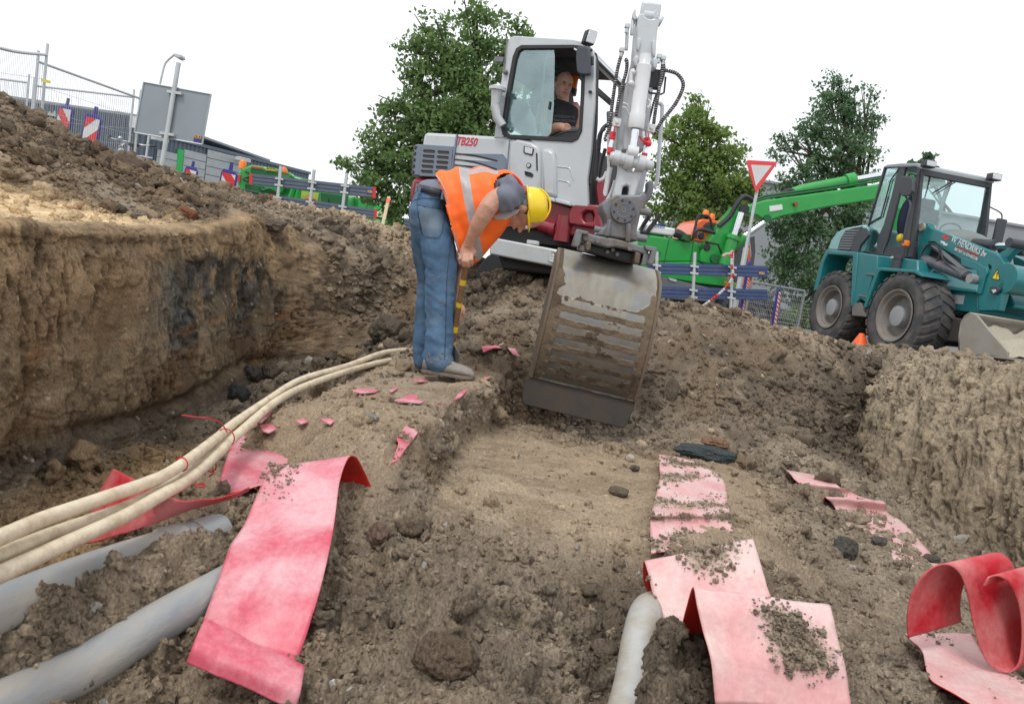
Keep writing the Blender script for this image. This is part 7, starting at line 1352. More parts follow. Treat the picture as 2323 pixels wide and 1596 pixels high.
# ------------------------------------------------------------------ bicycle
bp_ = Plane(at(290, 320, 11.4), Vector((.75, -.66, 0)).normalized()); bx_ = bp_.tr('z1', (1000, 930))[0]; bb = Vector((bx_.x, bx_.y, PZ))
bk2 = thing('bicycle', bb, 'parked silver bicycle half hidden behind the spoil heap', 'bicycle'); fx_ = -bp_.u
M_CHR = mat('chrome_bike', (.55, .57, .6), .2, .9); hb_ = bb+UZ*(bx_.z-PZ)
for s in (0.42, -.66):
    c = bb+fx_*s+UZ*.35; x, y = fx_, UZ; w2 = thing('wheel', c, None, None); w2.parent = bk2; w2.location = c-bb
    m = MB(); m.tube([c+x*(.33*math.cos(a))+y*(.33*math.sin(a)) for a in [2*math.pi*k/28 for k in range(29)]], .018, 8); m.build('tyre', M_BLACK, w2)
    m = MB(); 
    for k in range(14): a = 2*math.pi*k/14; m.tube([c, c+x*(.32*math.cos(a))+y*(.32*math.sin(a))], .0015, 3)
    m.build('spokes', M_CHR, w2)
    m = MB(); m.tube([c+x*(.37*math.cos(a))+y*(.37*math.sin(a)) for a in [.2+2.4*k/14 for k in range(15)]], .016, 6); m.build('mudguard', M_BLACK, bk2)
m = MB(); hd_ = bb+fx_*.22+UZ*.8; bt_ = bb-fx_*.2+UZ*.3; rr2 = bb-fx_*.66+UZ*.35; se = bb-fx_*.33+UZ*.82
for a_, b_ in ((hd_, bt_), (bt_, se), (se, rr2), (bt_, rr2), (hd_+UZ*.1, bb+fx_*.42+UZ*.35), (hd_+UZ*.1, hb_), (hd_-UZ*.1, bt_+UZ*.1)): m.tube([a_, b_], .018, 8)
m.build('frame', M_CHR, bk2)
lat = bp_.n; m = MB(); m.tube(smoothline([hb_-fx_*.18+lat*.3, hb_-fx_*.02+lat*.26, hb_+fx_*.05+lat*.1, hb_+fx_*.0, hb_+fx_*.05-lat*.1, hb_-fx_*.02-lat*.26, hb_-fx_*.18-lat*.3], 5), .013, 8); m.build('handlebar', M_CHR, bk2)
m = MB(); m.cyl(hb_-fx_*.17+lat*.3, hb_-fx_*.3+lat*.32, .018); m.cyl(hb_-fx_*.17-lat*.3, hb_-fx_*.3-lat*.32, .018); m.build('grip', M_BLACK, bk2, split=True)
m = MB(); m.ball(se+UZ*.13, (.14, .07, .04), 14, 8, (fx_, lat, UZ)); m.cyl(se+UZ*.1, se, .014); m.build('saddle', M_BLACK, bk2)
m = MB(); m.lathe(hb_+fx_*.13-UZ*.14, fx_, [(-.06, 0), (-.05, .03), (0, .045), (.01, .04), (.01, 0)], 16); m.ball(hb_+lat*.08+UZ*.03, .03); m.build('head_lamp', M_CHR, bk2, split=True)
m = MB(); m.box(bb-fx_*.66+UZ*.78, (.4, .14, .015), (fx_, lat, UZ)); m.build('rack', M_CHR, bk2)
# ------------------------------------------------------------------ buildings
def corrugated(p0, p1, zt, zb, name, mt, par, per=.33, dep=.05):
    p0, p1 = Vector((p0[0], p0[1], 0)), Vector((p1[0], p1[1], 0)); d = (p1-p0); L_ = d.length; d.normalize(); nn = Vector((d.y, -d.x, 0)); k = int(L_/per); m = MB(); pr = []
    for i in range(k):
        for f, o in ((0, 0), (.3, 0), (.42, dep), (.88, dep)): pr.append(p0+d*(L_*(i+f)/k)+nn*o)
    pr.append(p1); m.rings([[p+UZ*zb for p in pr], [p+UZ*zt for p in pr]], False, closed=False); return m.build(name, mt, par, smooth=0, recalc=False)
M_SLATE = mat('cladding_slate', (.075, .095, .125), .5, var=.05, vscale=.3); M_SLATE2 = mat('cladding_blue', (.11, .145, .19), .5, var=.05, vscale=.3)
pa, pb, pc = at(-400, 150, 50), at(334, 272, 46), at(700, 400, 58); zA = at(200, 248, 46).z; zB = at(333, 302, 46).z
ba = thing('warehouse', (pb.x, 46, GZ), 'dark corrugated warehouse at the left behind the fences', 'building')
corrugated((pa.x, 48), (pb.x, 46), zA, GZ, 'wall', M_SLATE, ba); corrugated((pb.x, 46), (pb.x+1.5, 60), zA-1, GZ, 'wall', M_SLATE, ba)
m = MB(); m.prism([Vector((pa.x, 48, zA)), Vector((pb.x, 46, zA)), Vector((pb.x+2, 62, zA)), Vector((pa.x, 62, zA))], UZ*.15); m.build('roof', mat('roof_grey', (.25, .27, .29), .6), ba)
m = MB(); m.lathe(at(*T('z1', (560, 640))[0], 48)-UZ*1.0, UZ, [(0, 1.6), (.5, 1.45), (.85, .9), (1.0, .3), (1.02, 0)], 20); m.build('roof_dome', mat('dome_pale', (.33, .36, .32), .6), ba)
m = MB(); m.box(at(*T('z1', (1070, 775))[0], 45.8), (.5, .1, .7)); m.build('notice', M_SWHT, ba)
bb2 = thing('workshop', (pb.x+2, 47, GZ), 'blue-grey corrugated workshop with white roller doors and a green pillar', 'building')
wa, wb = Vector((pb.x-.0, 46.1, 0)), Vector((pc.x, 58, 0)); dw = (wb-wa).normalized(); nw = Vector((dw.y, -dw.x, 0))
corrugated(wa, wb, zB, GZ, 'wall', M_SLATE2, bb2, .3)
m = MB(); m.prism([wa+UZ*zB+nw*.2, wb+UZ*zB+nw*.2, wb+UZ*zB-nw*12, wa+UZ*zB-nw*12], UZ*.2); m.build('roof', M_SLATE2, bb2)
WPl = Plane(wa+nw*.12, dw)
def wq(x0, x1, yt, d=.0):  # door between two picture columns with a level head
    a = WPl.off(d).hit(x0, yt); b = WPl.off(d).hit(x1, yt); z = a.z; return [Vector((a.x, a.y, z)), Vector((b.x, b.y, z)), Vector((b.x, b.y, GZ)), Vector((a.x, a.y, GZ))]
m = MB(); m.prism(wq(352, 565, 337), -WPl.n*.05); m.build('door_surround', M_SLATE, bb2)
for x0, x1 in ((358, 404), (419, 470), (472, 556)):
    c = wq(x0, x1, 339, .08); m = MB(); k = 9
    for i in range(k): m.prism([fz(c, 0, i/k), fz(c, 1, i/k), fz(c, 1, (i+.93)/k), fz(c, 0, (i+.93)/k)], -WPl.n*.05)
    m.build('roller_door', mat('door_white', (.38, .41, .42), .5), bb2)
c = wq(405, 418, 338, .12); m = MB(); m.prism(c, -WPl.n*.3); m.build('green_pillar', mat('pillar_green', (.03, .42, .1), .5), bb2)
for x, y in ((1940, 1075), (1275, 912)):
    z = WPl.off(.7).tr('z1', (x, y))[0]; m = MB(); m.box(z, (.9, .5, .25), (dw, nw, UZ)); m.tube([z, z-nw*-.0-nw*.7], .05, 6); m.build('wall_lamp', mat('lamp_shell', (.5, .52, .52), .5), bb2, bevel=.05)
pr0, pr1 = at(1660, 401, 37), at(2500, 560, 39); zC = at(1783, 424, 37.3).z
bc = thing('concrete_hall', (pr0.x, 37, GZ), 'long plain grey concrete hall behind the loader at right', 'building')
M_CONC = mat('concrete_panel', (.27, .29, .31), .8, var=.08, vscale=.5)
m = MB(); np_ = 12; a0, a1 = Vector((pr0.x, 37, GZ)), Vector((pr1.x+20, 40.5, GZ))
for i in range(np_): p, q = a0.lerp(a1, i/np_), a0.lerp(a1, (i+.992)/np_); m.prism([p, q, q+UZ*(zC-GZ), p+UZ*(zC-GZ)], Vector((0, .4, 0)))
m.build('wall', M_CONC, bc); m = MB(); m.prism([a0+UZ*(zC-GZ+.01)-Vector((0, .1, 0)), a1+UZ*(zC-GZ+.01)-Vector((0, .1, 0)), a1+UZ*(zC-GZ+.01)+Vector((0, 15, 0)), a0+UZ*(zC-GZ+.01)+Vector((0, 15, 0))], UZ*.12); m.build('roof', M_CONC, bc)
m = MB(); m.prism([a0+Vector((-.02, .41, 0)), a0+Vector((-.02, 15, 0)), a0+Vector((-.02, 15, zC-GZ)), a0+Vector((-.02, .41, zC-GZ))], Vector((.3, 0, 0))); m.build('wall', M_CONC, bc)
# ------------------------------------------------------------------ green lorry
tp_ = Plane(at(600, 430, 19), Vector((.99, .14, 0)).normalized()); tn = tp_.n
tk = thing('refuse_lorry', (tp_.tr('w3', (400, 500))[0].x, 19.5, GZ), 'green refuse lorry with orange beacons behind the slate barrier', 'lorry')
def K(*pts, d=0.): return tp_.off(d).tr('w3', *pts)
m = MB(); m.prism(K((125, 560), (160, 255), (180, 225), (300, 172), (560, 205), (750, 262), (790, 300), (640, 470), (620, 900), (125, 900)), -tn*.6); tb = m.build('tailgate', M_GREEN, tk, bevel=.05)
m = MB(); m.prism(K((300, 215), (600, 262), (640, 320), (560, 330), (420, 290), (300, 280), d=.02), -tn*.05); m.prism(K((230, 400), (420, 420), (600, 480), (560, 600), (240, 560), d=.02), -tn*.05); m.build('recess_shade', M_GREEND, tb, split=True)  # flat dark plates; the shade of the sunk part is put into their colour
m = MB(); m.prism(K((300, 186), (447, 206), (445, 222), (299, 202), d=.05), -tn*.03); m.prism(K((600, 235), (745, 268), (745, 280), (600, 252), d=.05), -tn*.03); m.build('reflective_strip', M_SRED, tb, split=True)
m = MB(); c = K((476, 209), (586, 224), (584, 248), (474, 234), d=.06); m.prism(c, -tn*.03); q = m.build('number_plate', mat('plate_yellow', (.75, .5, .03), .5), tb); text_fit('BL-DX-60', Vector(c[3]).lerp(Vector(c[2]), .08)+UZ*.03+tn*.01, Vector(c[3]).lerp(Vector(c[2]), .95)+UZ*.03+tn*.01, .12, UZ, M_BLACK, 'lettering', q)
for x, y in ((200, 222), (676, 305)): m = MB(); z = K((x, y), d=-.1)[0]; m.lathe(z, UZ, [(0, 0), (0, .09), (.16, .09), (.22, .05), (.23, 0)], 14); m.build('beacon', M_ORANGE, tb)
m = MB(); m.prism(K((148, 288), (182, 292), (172, 376), (142, 372), d=.04), -tn*.05); m.build('tail_lamp', M_SRED, tb)
m = MB(); m.tube(smoothline(K((240, 250), (280, 270), (290, 300), (215, 340), (270, 360), d=.1), 4), .04, 6); m.tube(smoothline(K((400, 420), (440, 470), (520, 450), (600, 490), d=.1), 4), .04, 6); m.build('hydraulic_arm', M_GREEND, tb, split=True)
m = MB()
for a_, b_ in (((640, 480), (700, 330)), ((760, 560), (800, 450)), ((830, 585), (860, 460))): m.tube(K(a_, b_, d=.1), .07, 6)
m.build('body_rib', M_GREEN, tb, split=True)
m = MB(); m.prism(K((700, 270), (940, 338), (1180, 375), (1440, 430), (1430, 900), (620, 900), (640, 480), d=-.3), -tn*2.3); bd_ = m.build('body', M_GREEN, tk, bevel=.05)
m = MB(); m.prism(K((890, 478), (1090, 500), (1075, 640), (875, 605), d=-.28), -tn*.02); q = m.build('advert_panel', mat('advert_lime', (.55, .72, .12), .5, var=.5, vscale=1.2), bd_); m = MB(); m.tube(smoothline(K((945, 610), (955, 580), (985, 575), (1010, 610), (1030, 570), d=-.25), 5), .05, 6); m.build('red_flourish', M_SRED, q)
m = MB(); m.prism(K((1110, 498), (1425, 540), (1420, 660), (1120, 620), d=-.27), -tn*.05); m.prism(K((1130, 520), (1200, 560), (1195, 620), (1130, 600), d=-.2), -tn*.05, 0); m.build('side_locker', M_GREEND, bd_)
for x in (420, 1200): wheel(tk, K((x, 880), d=.05)[0], tn, .5, .3, lug=12)
ct = thing('green_container', (tp_.tr('w3', (1700, 800))[0].x, 21, GZ), 'bright green container glimpsed under the big tree', 'container')
m = MB(); m.prism(K((1435, 532), (1580, 555), (1990, 700), (1985, 1150), (1430, 1150), d=-2), -tn*2.2); q = m.build('body', mat('green_bright', (.05, .45, .12), .5), ct, bevel=.04)
m = MB(); m.prism(K((1740, 690), (1890, 700), (1860, 800), (1735, 770), d=-1.98), -tn*.02); m.build('advert_panel', mat('advert_pale', (.6, .7, .35), .5, var=.5, vscale=1.5), q)
m = MB()
for x in (1480, 1530, 1640, 1700, 1940): m.prism(K((x, 560+.35*(x-1580) if x > 1580 else 560), (x+10, 562+.35*max(0, x-1570)), (x+10, 1140), (x, 1140), d=-1.95), -tn*.06)
m.build('rib', M_GREEN, q, split=True)
# ------------------------------------------------------------------ trees
def leaf_mat(name, c1, c2):
    m = bpy.data.materials.new(name); m.use_nodes = True; nt = m.node_tree; b = nt.nodes['Principled BSDF']; L = nt.links.new; o = nt.nodes['Material Output']
    a = _n(nt, 'ShaderNodeAttribute'); a.attribute_name = 'soil'; mx = _n(nt, 'ShaderNodeMixRGB'); mx.inputs[1].default_value = (*c1, 1); mx.inputs[2].default_value = (*c2, 1); L(a.outputs['Fac'], mx.inputs[0])
    L(mx.outputs[0], b.inputs['Base Color']); b.inputs['Roughness'].default_value = .55; b.inputs['Specular IOR Level'].default_value = .3
    t = _n(nt, 'ShaderNodeBsdfTranslucent'); L(mx.outputs[0], t.inputs[0]); ms = _n(nt, 'ShaderNodeMixShader'); ms.inputs[0].default_value = .42; L(b.outputs[0], ms.inputs[1]); L(t.outputs[0], ms.inputs[2]); L(ms.outputs[0], o.inputs[0]); return m
M_BARK = mat('bark', (.07, .055, .04), .9, bump=.5, bscale=20)
def tree(base, Y, blobs, nclump, nleaf, size, lm, label, seed, dz=1.0, trunk=.16, spread=.16, grp=None, name='tree', flat_=1.0, drop=0.):
    rng = np.random.default_rng(seed); t = thing(name, Vector((base[0], base[1], GZ)), label, 'tree' if name == 'tree' else 'hedge', grp); V, Cc = [], []
    vol = np.array([b[2]**2.2 for b in blobs]); vol = vol/vol.sum(); ctr = [at(b[0], b[1], Y+(b[3] if len(b) > 3 else 0)) for b in blobs]
    for bi, b in enumerate(blobs):
        c = np.array(ctr[bi]); R3 = b[2]/FPX*Y; k = max(3, int(nclump*vol[bi])); u = rng.normal(size=(k, 3)); u /= np.linalg.norm(u, axis=1)[:, None]; rr = R3*(rng.random(k)**.42)*(1+.22*np.sin(u[:, 0]*5+u[:, 2]*7+bi))
        cc = c+u*rr[:, None]*np.array([1, dz, 1]); sh = rng.random(k)
        for j in range(k):
            n_ = int(nleaf*(.5+rng.random())); g_ = rng.normal(size=(n_, 3))*spread*np.array([1, 1, .6*flat_])*(R3*.5+.25)**.5; p = cc[j]+g_; p[:, 2] -= drop*np.abs(rng.normal(size=n_))*.2
            a = rng.normal(size=(n_, 3)); a /= np.linalg.norm(a, axis=1)[:, None]; b2 = np.cross(a, rng.normal(size=(n_, 3))+np.array([0, 0, 1.2])); b2 /= np.linalg.norm(b2, axis=1)[:, None]+1e-9
            s = size*(.6+.8*rng.random(n_))[:, None]; q = np.stack([p-a*s, p+b2*s*.62, p+a*s, p-b2*s*.62], 1); V.append(q.reshape(-1, 3)); Cc.append(np.repeat(np.clip(sh[j]*.7+rng.random(n_)*.3, 0, 1), 4))
    V = np.concatenate(V); Cc = np.concatenate(Cc); nq = len(V)//4; me = bpy.data.meshes.new('crown'); me.vertices.add(len(V)); me.vertices.foreach_set('co', V.astype(np.float32).ravel())
    me.loops.add(len(V)); me.loops.foreach_set('vertex_index', np.arange(len(V), dtype=np.int32)); me.polygons.add(nq); me.polygons.foreach_set('loop_start', np.arange(0, len(V), 4, dtype=np.int32)); me.polygons.foreach_set('loop_total', np.full(nq, 4, np.int32)); me.update(calc_edges=True)
    ca = me.color_attributes.new('soil', 'FLOAT_COLOR', 'POINT'); ca.data.foreach_set('color', np.repeat(Cc[:, None], 4, 1).astype(np.float32).ravel()); link_mesh('crown', me, lm, t)
    m = MB(); bs = Vector((base[0], base[1], GZ)); top = max(ctr, key=lambda q: q.z); fork = bs+Vector((0, 0, (min(q.z for q in ctr)-GZ)*.6+.6)); rnd = random.Random(seed)
    m.tube(smoothline([bs, fork, fork.lerp(top, .55)+Vector((.1, 0, 0)), top], 5), [trunk*(1-.9*i/15) for i in range(16)], 8)
    for i, c in enumerate(ctr):
        f = rnd.uniform(.15, .7); st = fork.lerp(top, f); m.tube(smoothline([st, st.lerp(c, .5)+Vector((0, 0, .1*rnd.random())), c], 4), [trunk*.4*(1-.85*k/8) for k in range(9)], 6)
        for _ in range(3): e = c+Vector((rnd.uniform(-1, 1), rnd.uniform(-1, 1), rnd.uniform(-.3, 1)))*(blobs[i][2]/FPX*Y*.8); m.tube([st.lerp(c, .7), e], [.03, .008], 5)
    m.build('trunk', M_BARK, t); return t
LM1 = leaf_mat('leaf_maple', (.10, .18, .06), (.24, .36, .13)); LM2 = leaf_mat('leaf_lime', (.12, .20, .05), (.28, .39, .11)); LM3 = leaf_mat('leaf_dark', (.075, .155, .08), (.19, .30, .155))
B1 = [(1080, 30, 45), (1085, 85, 70), (1000, 90, 52), (955, 62, 28), (1160, 85, 48), (1195, 75, 25), (990, 150, 75), (930, 170, 42), (1070, 180, 95), (1150, 180, 70), (935, 235, 60), (1010, 260, 95), (1100, 280, 90), (890, 290, 55), (950, 340, 90), (1040, 360, 90), (860, 330, 42), (870, 390, 65), (820, 385, 42), (790, 375, 20), (930, 430, 80), (850, 445, 42), (900, 490, 45), (1000, 460, 90), (905, 530, 18), (1120, 400, 90), (925, 110, 25), (880, 240, 28)]
tree((-1.2, 16.2), 16, B1, 620, 48, .05, LM1, 'big leafy green tree towering behind the white excavator cab', 3, 1.1, .2)
B2 = [(1582, 250, 34), (1560, 290, 48), (1610, 300, 46), (1530, 330, 45), (1590, 350, 70), (1650, 350, 42), (1520, 400, 60), (1600, 420, 80), (1670, 410, 50), (1700, 430, 38), (1550, 470, 70), (1640, 480, 70), (1500, 470, 40), (1700, 470, 30), (1560, 530, 50), (1490, 300, 12), (1640, 300, 16)]
tree((6.5, 25.5), 26, B2, 430, 46, .066, LM2, 'yellow-green tree between the raised digger arm and the give-way sign', 5, 1.0, .2, .2)
B3 = [(1900, 175, 24), (1880, 205, 34), (1925, 210, 30), (1975, 205, 22), (1890, 260, 55), (1950, 260, 42), (1985, 265, 18), (1850, 300, 40), (1810, 320, 34), (1775, 310, 22), (1760, 340, 14), (1900, 330, 65), (1965, 330, 38), (1840, 370, 48), (1790, 400, 30), (1900, 420, 80), (1820, 470, 70), (1950, 470, 60), (1780, 530, 55), (1860, 560, 90), (1800, 620, 65), (1880, 640, 70), (1770, 600, 30), (1820, 690, 30), (1745, 470, 18)]
tree((11.3, 25), 25, B3, 520, 44, .062, LM3, 'dark green tree standing behind the teal loader', 8, 1.0, .22, .18, drop=.6)
tree((22, 40), 40, [(2095, 375, 26), (2080, 400, 30), (2115, 400, 30)], 40, 40, .14, LM3, 'treetop just showing over the loader cab roof', 9)
HB = [(1470+i*28, 660+i*5+(i % 3)*8, 30) for i in range(16)]
tree((8, 24), 23, HB, 240, 36, .08, LM2, 'bushy light green hedge behind the mesh fence', 12, .8, .05, .14, name='hedge')
# ------------------------------------------------------------------ cover strips, cables, pipes, stones
def strip_mat(name, base, dust, soilc, k=.5, back=(.62, .012, .015)):
    m = bpy.data.materials.new(name); m.use_nodes = True; nt = m.node_tree; b = nt.nodes['Principled BSDF']; L = nt.links.new
    tc = _n(nt, 'ShaderNodeTexCoord'); n1_ = _n(nt, 'ShaderNodeTexNoise'); n1_.inputs['Scale'].default_value = 6; n1_.inputs['Detail'].default_value = 5; L(tc.outputs['Object'], n1_.inputs[0])
    n2_ = _n(nt, 'ShaderNodeTexNoise'); n2_.inputs['Scale'].default_value = 60; n2_.inputs['Detail'].default_value = 8; n2_.inputs['Roughness'].default_value = .7; L(tc.outputs['Object'], n2_.inputs[0])
    ad = _n(nt, 'ShaderNodeMath', operation='MULTIPLY_ADD'); L(n2_.outputs[0], ad.inputs[0]); ad.inputs[1].default_value = .2; L(n1_.outputs[0], ad.inputs[2])
    r1 = _n(nt, 'ShaderNodeMapRange'); r1.inputs[1].default_value = .46; r1.inputs[2].default_value = .76; L(ad.outputs[0], r1.inputs[0])
    mx = _n(nt, 'ShaderNodeMixRGB'); L(r1.outputs[0], mx.inputs[0]); mx.inputs[1].default_value = (*base, 1); mx.inputs[2].default_value = (*dust, 1)
    a = _n(nt, 'ShaderNodeAttribute'); a.attribute_name = 'soil'; m3 = _n(nt, 'ShaderNodeMath', operation='MULTIPLY_ADD'); L(n2_.outputs[0], m3.inputs[0]); m3.inputs[1].default_value = 1.0; 
    s3 = _n(nt, 'ShaderNodeMath', operation='SUBTRACT'); L(a.outputs['Fac'], s3.inputs[0]); s3.inputs[1].default_value = .5; L(s3.outputs[0], m3.inputs[2])
    r3 = _n(nt, 'ShaderNodeMapRange'); r3.inputs[1].default_value = .44; r3.inputs[2].default_value = .60; L(m3.outputs[0], r3.inputs[0])
    m4 = _n(nt, 'ShaderNodeMixRGB'); L(r3.outputs[0], m4.inputs[0]); L(mx.outputs[0], m4.inputs[1]); m4.inputs[2].default_value = (*soilc, 1)
    sr = _n(nt, 'ShaderNodeMapRange'); L(n2_.outputs[0], sr.inputs[0]); sr.inputs[1].default_value = .3; sr.inputs[2].default_value = .7; sr.inputs[3].default_value = .75; sr.inputs[4].default_value = 1.15
    m5 = _n(nt, 'ShaderNodeMixRGB', blend_type='MULTIPLY'); m5.inputs[0].default_value = .6; L(m4.outputs[0], m5.inputs[1]); L(sr.outputs[0], m5.inputs[2]); L(m5.outputs[0], b.inputs['Base Color'])
    rr = _n(nt, 'ShaderNodeMapRange'); L(r3.outputs[0], rr.inputs[0]); rr.inputs[3].default_value = .42; rr.inputs[4].default_value = .95; L(rr.outputs[0], b.inputs['Roughness'])
    bp = _n(nt, 'ShaderNodeBump'); bp.inputs['Distance'].default_value = .004; L(r3.outputs[0], bp.inputs['Strength']); L(n2_.outputs[0], bp.inputs['Height']); L(bp.outputs[0], b.inputs['Normal']); return m
SOILC = (.33, .27, .20); STRIP_PTS = []
M_PINK = strip_mat('strip_pink', (.60, .09, .14), (.70, .37, .40), SOILC); M_PALE = strip_mat('strip_pale', (.68, .34, .34), (.68, .50, .475), SOILC); M_REDS = strip_mat('strip_red', (.52, .015, .03), (.62, .2, .2), SOILC)
M_UND = strip_mat('strip_red_under', (.62, .02, .015), (.5, .02, .015), SOILC)
def ribbon(k, st, label, mt, under=None, soilf=None, n=9, nu=22, und=.004, dens=1.0, name='cover_strip', und_off=-1):
    """st: (left px, right px, Y) or ('z', height) for strips lying on the soil"""
    A_, B_ = [], []
    for s in st:
        l, r = T(k, s[0], s[1])
        if isinstance(s[2], tuple): A_.append(atz(*l, s[2][1])); B_.append(atz(*r, s[2][-1]))
        elif len(s) > 3: A_.append(at(*l, s[2])); B_.append(at(*r, s[3]))
        else: A_.append(at(*l, s[2])); B_.append(at(*r, s[2]))
    A_, B_ = smoothline(A_, n), smoothline(B_, n); V, S = [], []; L_ = len(A_)
    for j in range(L_):
        for i in range(nu+1):
            u = i/nu; p = A_[j].lerp(B_[j], u); p = p+Vector((0, 0, 1))*(und*mnoise.noise(p*9)+und*.4*mnoise.noise(p*25)-.002*0)
            V.append(p); S.append(soilf(u, j/(L_-1), p) if soilf else .15)
    F_ = [(j*(nu+1)+i, j*(nu+1)+i+1, (j+1)*(nu+1)+i+1, (j+1)*(nu+1)+i) for j in range(L_-1) for i in range(nu)]
    me = bpy.data.meshes.new(name); me.from_pydata([v[:] for v in V], [], F_); me.update()
    if sum((p.normal.z-.25*p.normal.y)*p.area for p in me.polygons) < 0: me.flip_normals()
    me.polygons.foreach_set('use_smooth', [True]*len(F_))
    ca = me.color_attributes.new('soil', 'FLOAT_COLOR', 'POINT'); ca.data.foreach_set('color', np.repeat(np.array(S)[:, None], 4, 1).astype(np.float32).ravel())
    sgn = 1 if me.polygons[0].normal.dot(Vector((0, -.3, 1))) > 0 else -1
    for q in range(0, len(V), 2):
        if S[q] > .3: STRIP_PTS.append((V[q][:], S[q]))
    c = sum(V, Vector((0, 0, 0)))/len(V); o = link_mesh(name, me, [mt, under or mt], None, None, c); s_ = o.modifiers.new('t', 'SOLIDIFY'); s_.thickness = .0035; s_.offset = und_off; s_.material_offset = 1; s_.material_offset_rim = 1
    return tag(o, label, 'cover strip', 'red cable cover strips')
def nn3(p, s, k=0): return mnoise.noise(Vector(p)*s+Vector((k, 0, k)))
ribbon('g2', [((1790, 420), (2130, 372), 2.36), ((1700, 300), (2090, 270), 2.33), ((1600, 240), (2040, 186), 2.26), ((1545, 258), (1992, 190), 2.2), ((1500, 330), (1945, 320), 2.1), ((1400, 560), (1918, 520), 1.94), ((1320, 685), (1897, 655), 1.84), ((1268, 830), (1855, 850), 1.74), ((1200, 1020), (1800, 1050), 1.66), ((1150, 1150), (1740, 1250), 1.61), ((1138, 1190), (1708, 1345), 1.585), ((1150, 1160), (1725, 1390), 1.55), ((1175, 1108), (1747, 1372), 1.52), ((1135, 1190), (1735, 1440), 1.47), ((1100, 1275), (1720, 1530), 1.44), ((1066, 1358), (1690, 1625), 1.43)],
  'long pink strip hanging over the pipes in the left foreground, folded at both ends', M_PINK, M_UND, lambda u, v, p: .12+.25*max(0, nn3(p, 9))+(.3 if v < .3 and v > .17 and u < .4 else 0), 9, 26, .006)
ribbon('g2', [((1440, -60), (1770, 60), 3.1), ((1390, 10), (1725, 125), 2.95), ((1330, 110), (1690, 180), 2.75), ((1280, 240), (1610, 262), 2.5), ((1232, 412), (1545, 330), 2.3)], 'pink strip end tucked under the cream cables, half buried', M_PINK, M_UND, lambda u, v, p: .1+1.0*max(0, .38-v)+.3*nn3(p, 12))
ribbon('g2', [((655, 246), (565, 395), 2.02), ((760, 302), (478, 664), 1.9), ((950, 392), (700, 622), 1.86), ((1060, 430), (915, 548), 1.87), ((1200, 420), (1100, 478), 1.95), ((1330, 395), (1310, 425), 2.05), ((1422, 360), (1422, 380), 2.12)], 'bright red strip twisted beneath the cream cables', M_REDS, M_UND, lambda u, v, p: .05+.25*nn3(p, 10), und_off=1)
ribbon('g4', [((140, 985), (700, 800), 2.02), ((104, 880), (720, 700), 2.0), ((110, 782), (735, 650), 1.96), ((160, 960), (790, 840), 1.88), ((215, 1090), (825, 960), 1.83), ((300, 1197), (900, 1130), 1.79), ((345, 1060), (1000, 1060), 1.73), ((387, 925), (1155, 1028), 1.66), ((412, 1040), (1190, 1090), 1.61), ((445, 1180), (1215, 1200), 1.58), ((490, 1350), (1262, 1400), 1.54), ((518, 1600), (1297, 1620), 1.5)],
  'pale pink strip folded in a wave in the right foreground, mud on its right half', M_PALE, M_UND, lambda u, v, p: (.62*math.exp(-(((u-.68)/.26)**2+((v-.83)/.13)**2))+.12+.3*nn3(p, 9)) if v > .6 else .34+.5*nn3(p, 7), 9, 30, .006)
ribbon('g4', [((150, 735), (640, 665), ('z', -.87)), ((146, 560), (606, 560), ('z', -.86)), ((152, 508), (600, 502), ('z', -.835)), ((168, 430), (588, 440), ('z', -.87)), ((200, 300), (562, 308), ('z', -.87)), ((195, 228), (478, 250), ('z', -.87)), ((194, 163), (420, 210), ('z', -.87))],
  'pale strip lying flat and half buried beyond the folded one', M_PALE, M_UND, lambda u, v, p: .42+.16*math.sin(v*30)+.35*nn3(p, 9)+.1*nn3(p, 30), 10, 26, .008)
ribbon('g4', [((918, 250), (1205, 310), ('z', -0.928)), ((975, 310), (1218, 345), ('z', -.9)), ((1045, 372), (1315, 395), ('z', -.94)), ((1125, 425), (1440, 436), ('z', -0.958)), ((1150, 405), (1490, 440), ('z', -.90)), ((1208, 480), (1506, 500), ('z', -0.958)), ((1252, 545), (1600, 560), ('z', -0.963)), ((1330, 700), (1745, 725), ('z', -0.963)), ((1388, 838), (1800, 800), ('z', -0.963))],
  'narrow pale strip half buried along the foot of the right bank', M_PALE, M_UND, lambda u, v, p: (.38 if v > .62 or .2 < v < .4 else .12)+.4*nn3(p, 8)-.2*(u > .85), 9, 22, .008)
# the curled roll
ne = [(1625, 1215), (1618, 1100), (1640, 985), (1700, 875), (1780, 815), (1850, 808), (1910, 850), (1950, 940), (1975, 1060), (2000, 1180), (2045, 1310), (2110, 1395), (2200, 1420), (2262, 1350), (2278, 1200), (2262, 1050), (2215, 930), (2145, 868), (2080, 868), (2045, 920)]
fe = []
P0 = [at(*q, 1.95) for q in T('g4', *ne)]; V = []; W0 = Vector((.21, .12, .02)); cy = smoothline(P0, 8); A_ = []
me = bpy.data.meshes.new('cover_strip'); nu = 18
for j, p in enumerate(cy):
    for i in range(nu+1): t = i/nu; A_.append((p+W0*t*(1.0)+Vector((0, 0, .006*mnoise.noise(p*8+Vector((t, 0, 0))))))[:])
F_ = [(j*(nu+1)+i, j*(nu+1)+i+1, (j+1)*(nu+1)+i+1, (j+1)*(nu+1)+i) for j in range(len(cy)-1) for i in range(nu)]
me.from_pydata(A_, [], F_); me.update(); me.polygons.foreach_set('use_smooth', [True]*len(F_)); ca = me.color_attributes.new('soil', 'FLOAT_COLOR', 'POINT')
ca.data.foreach_set('color', np.repeat(np.array([.1+.35*nn3(a, 8) for a in A_])[:, None], 4, 1).astype(np.float32).ravel())
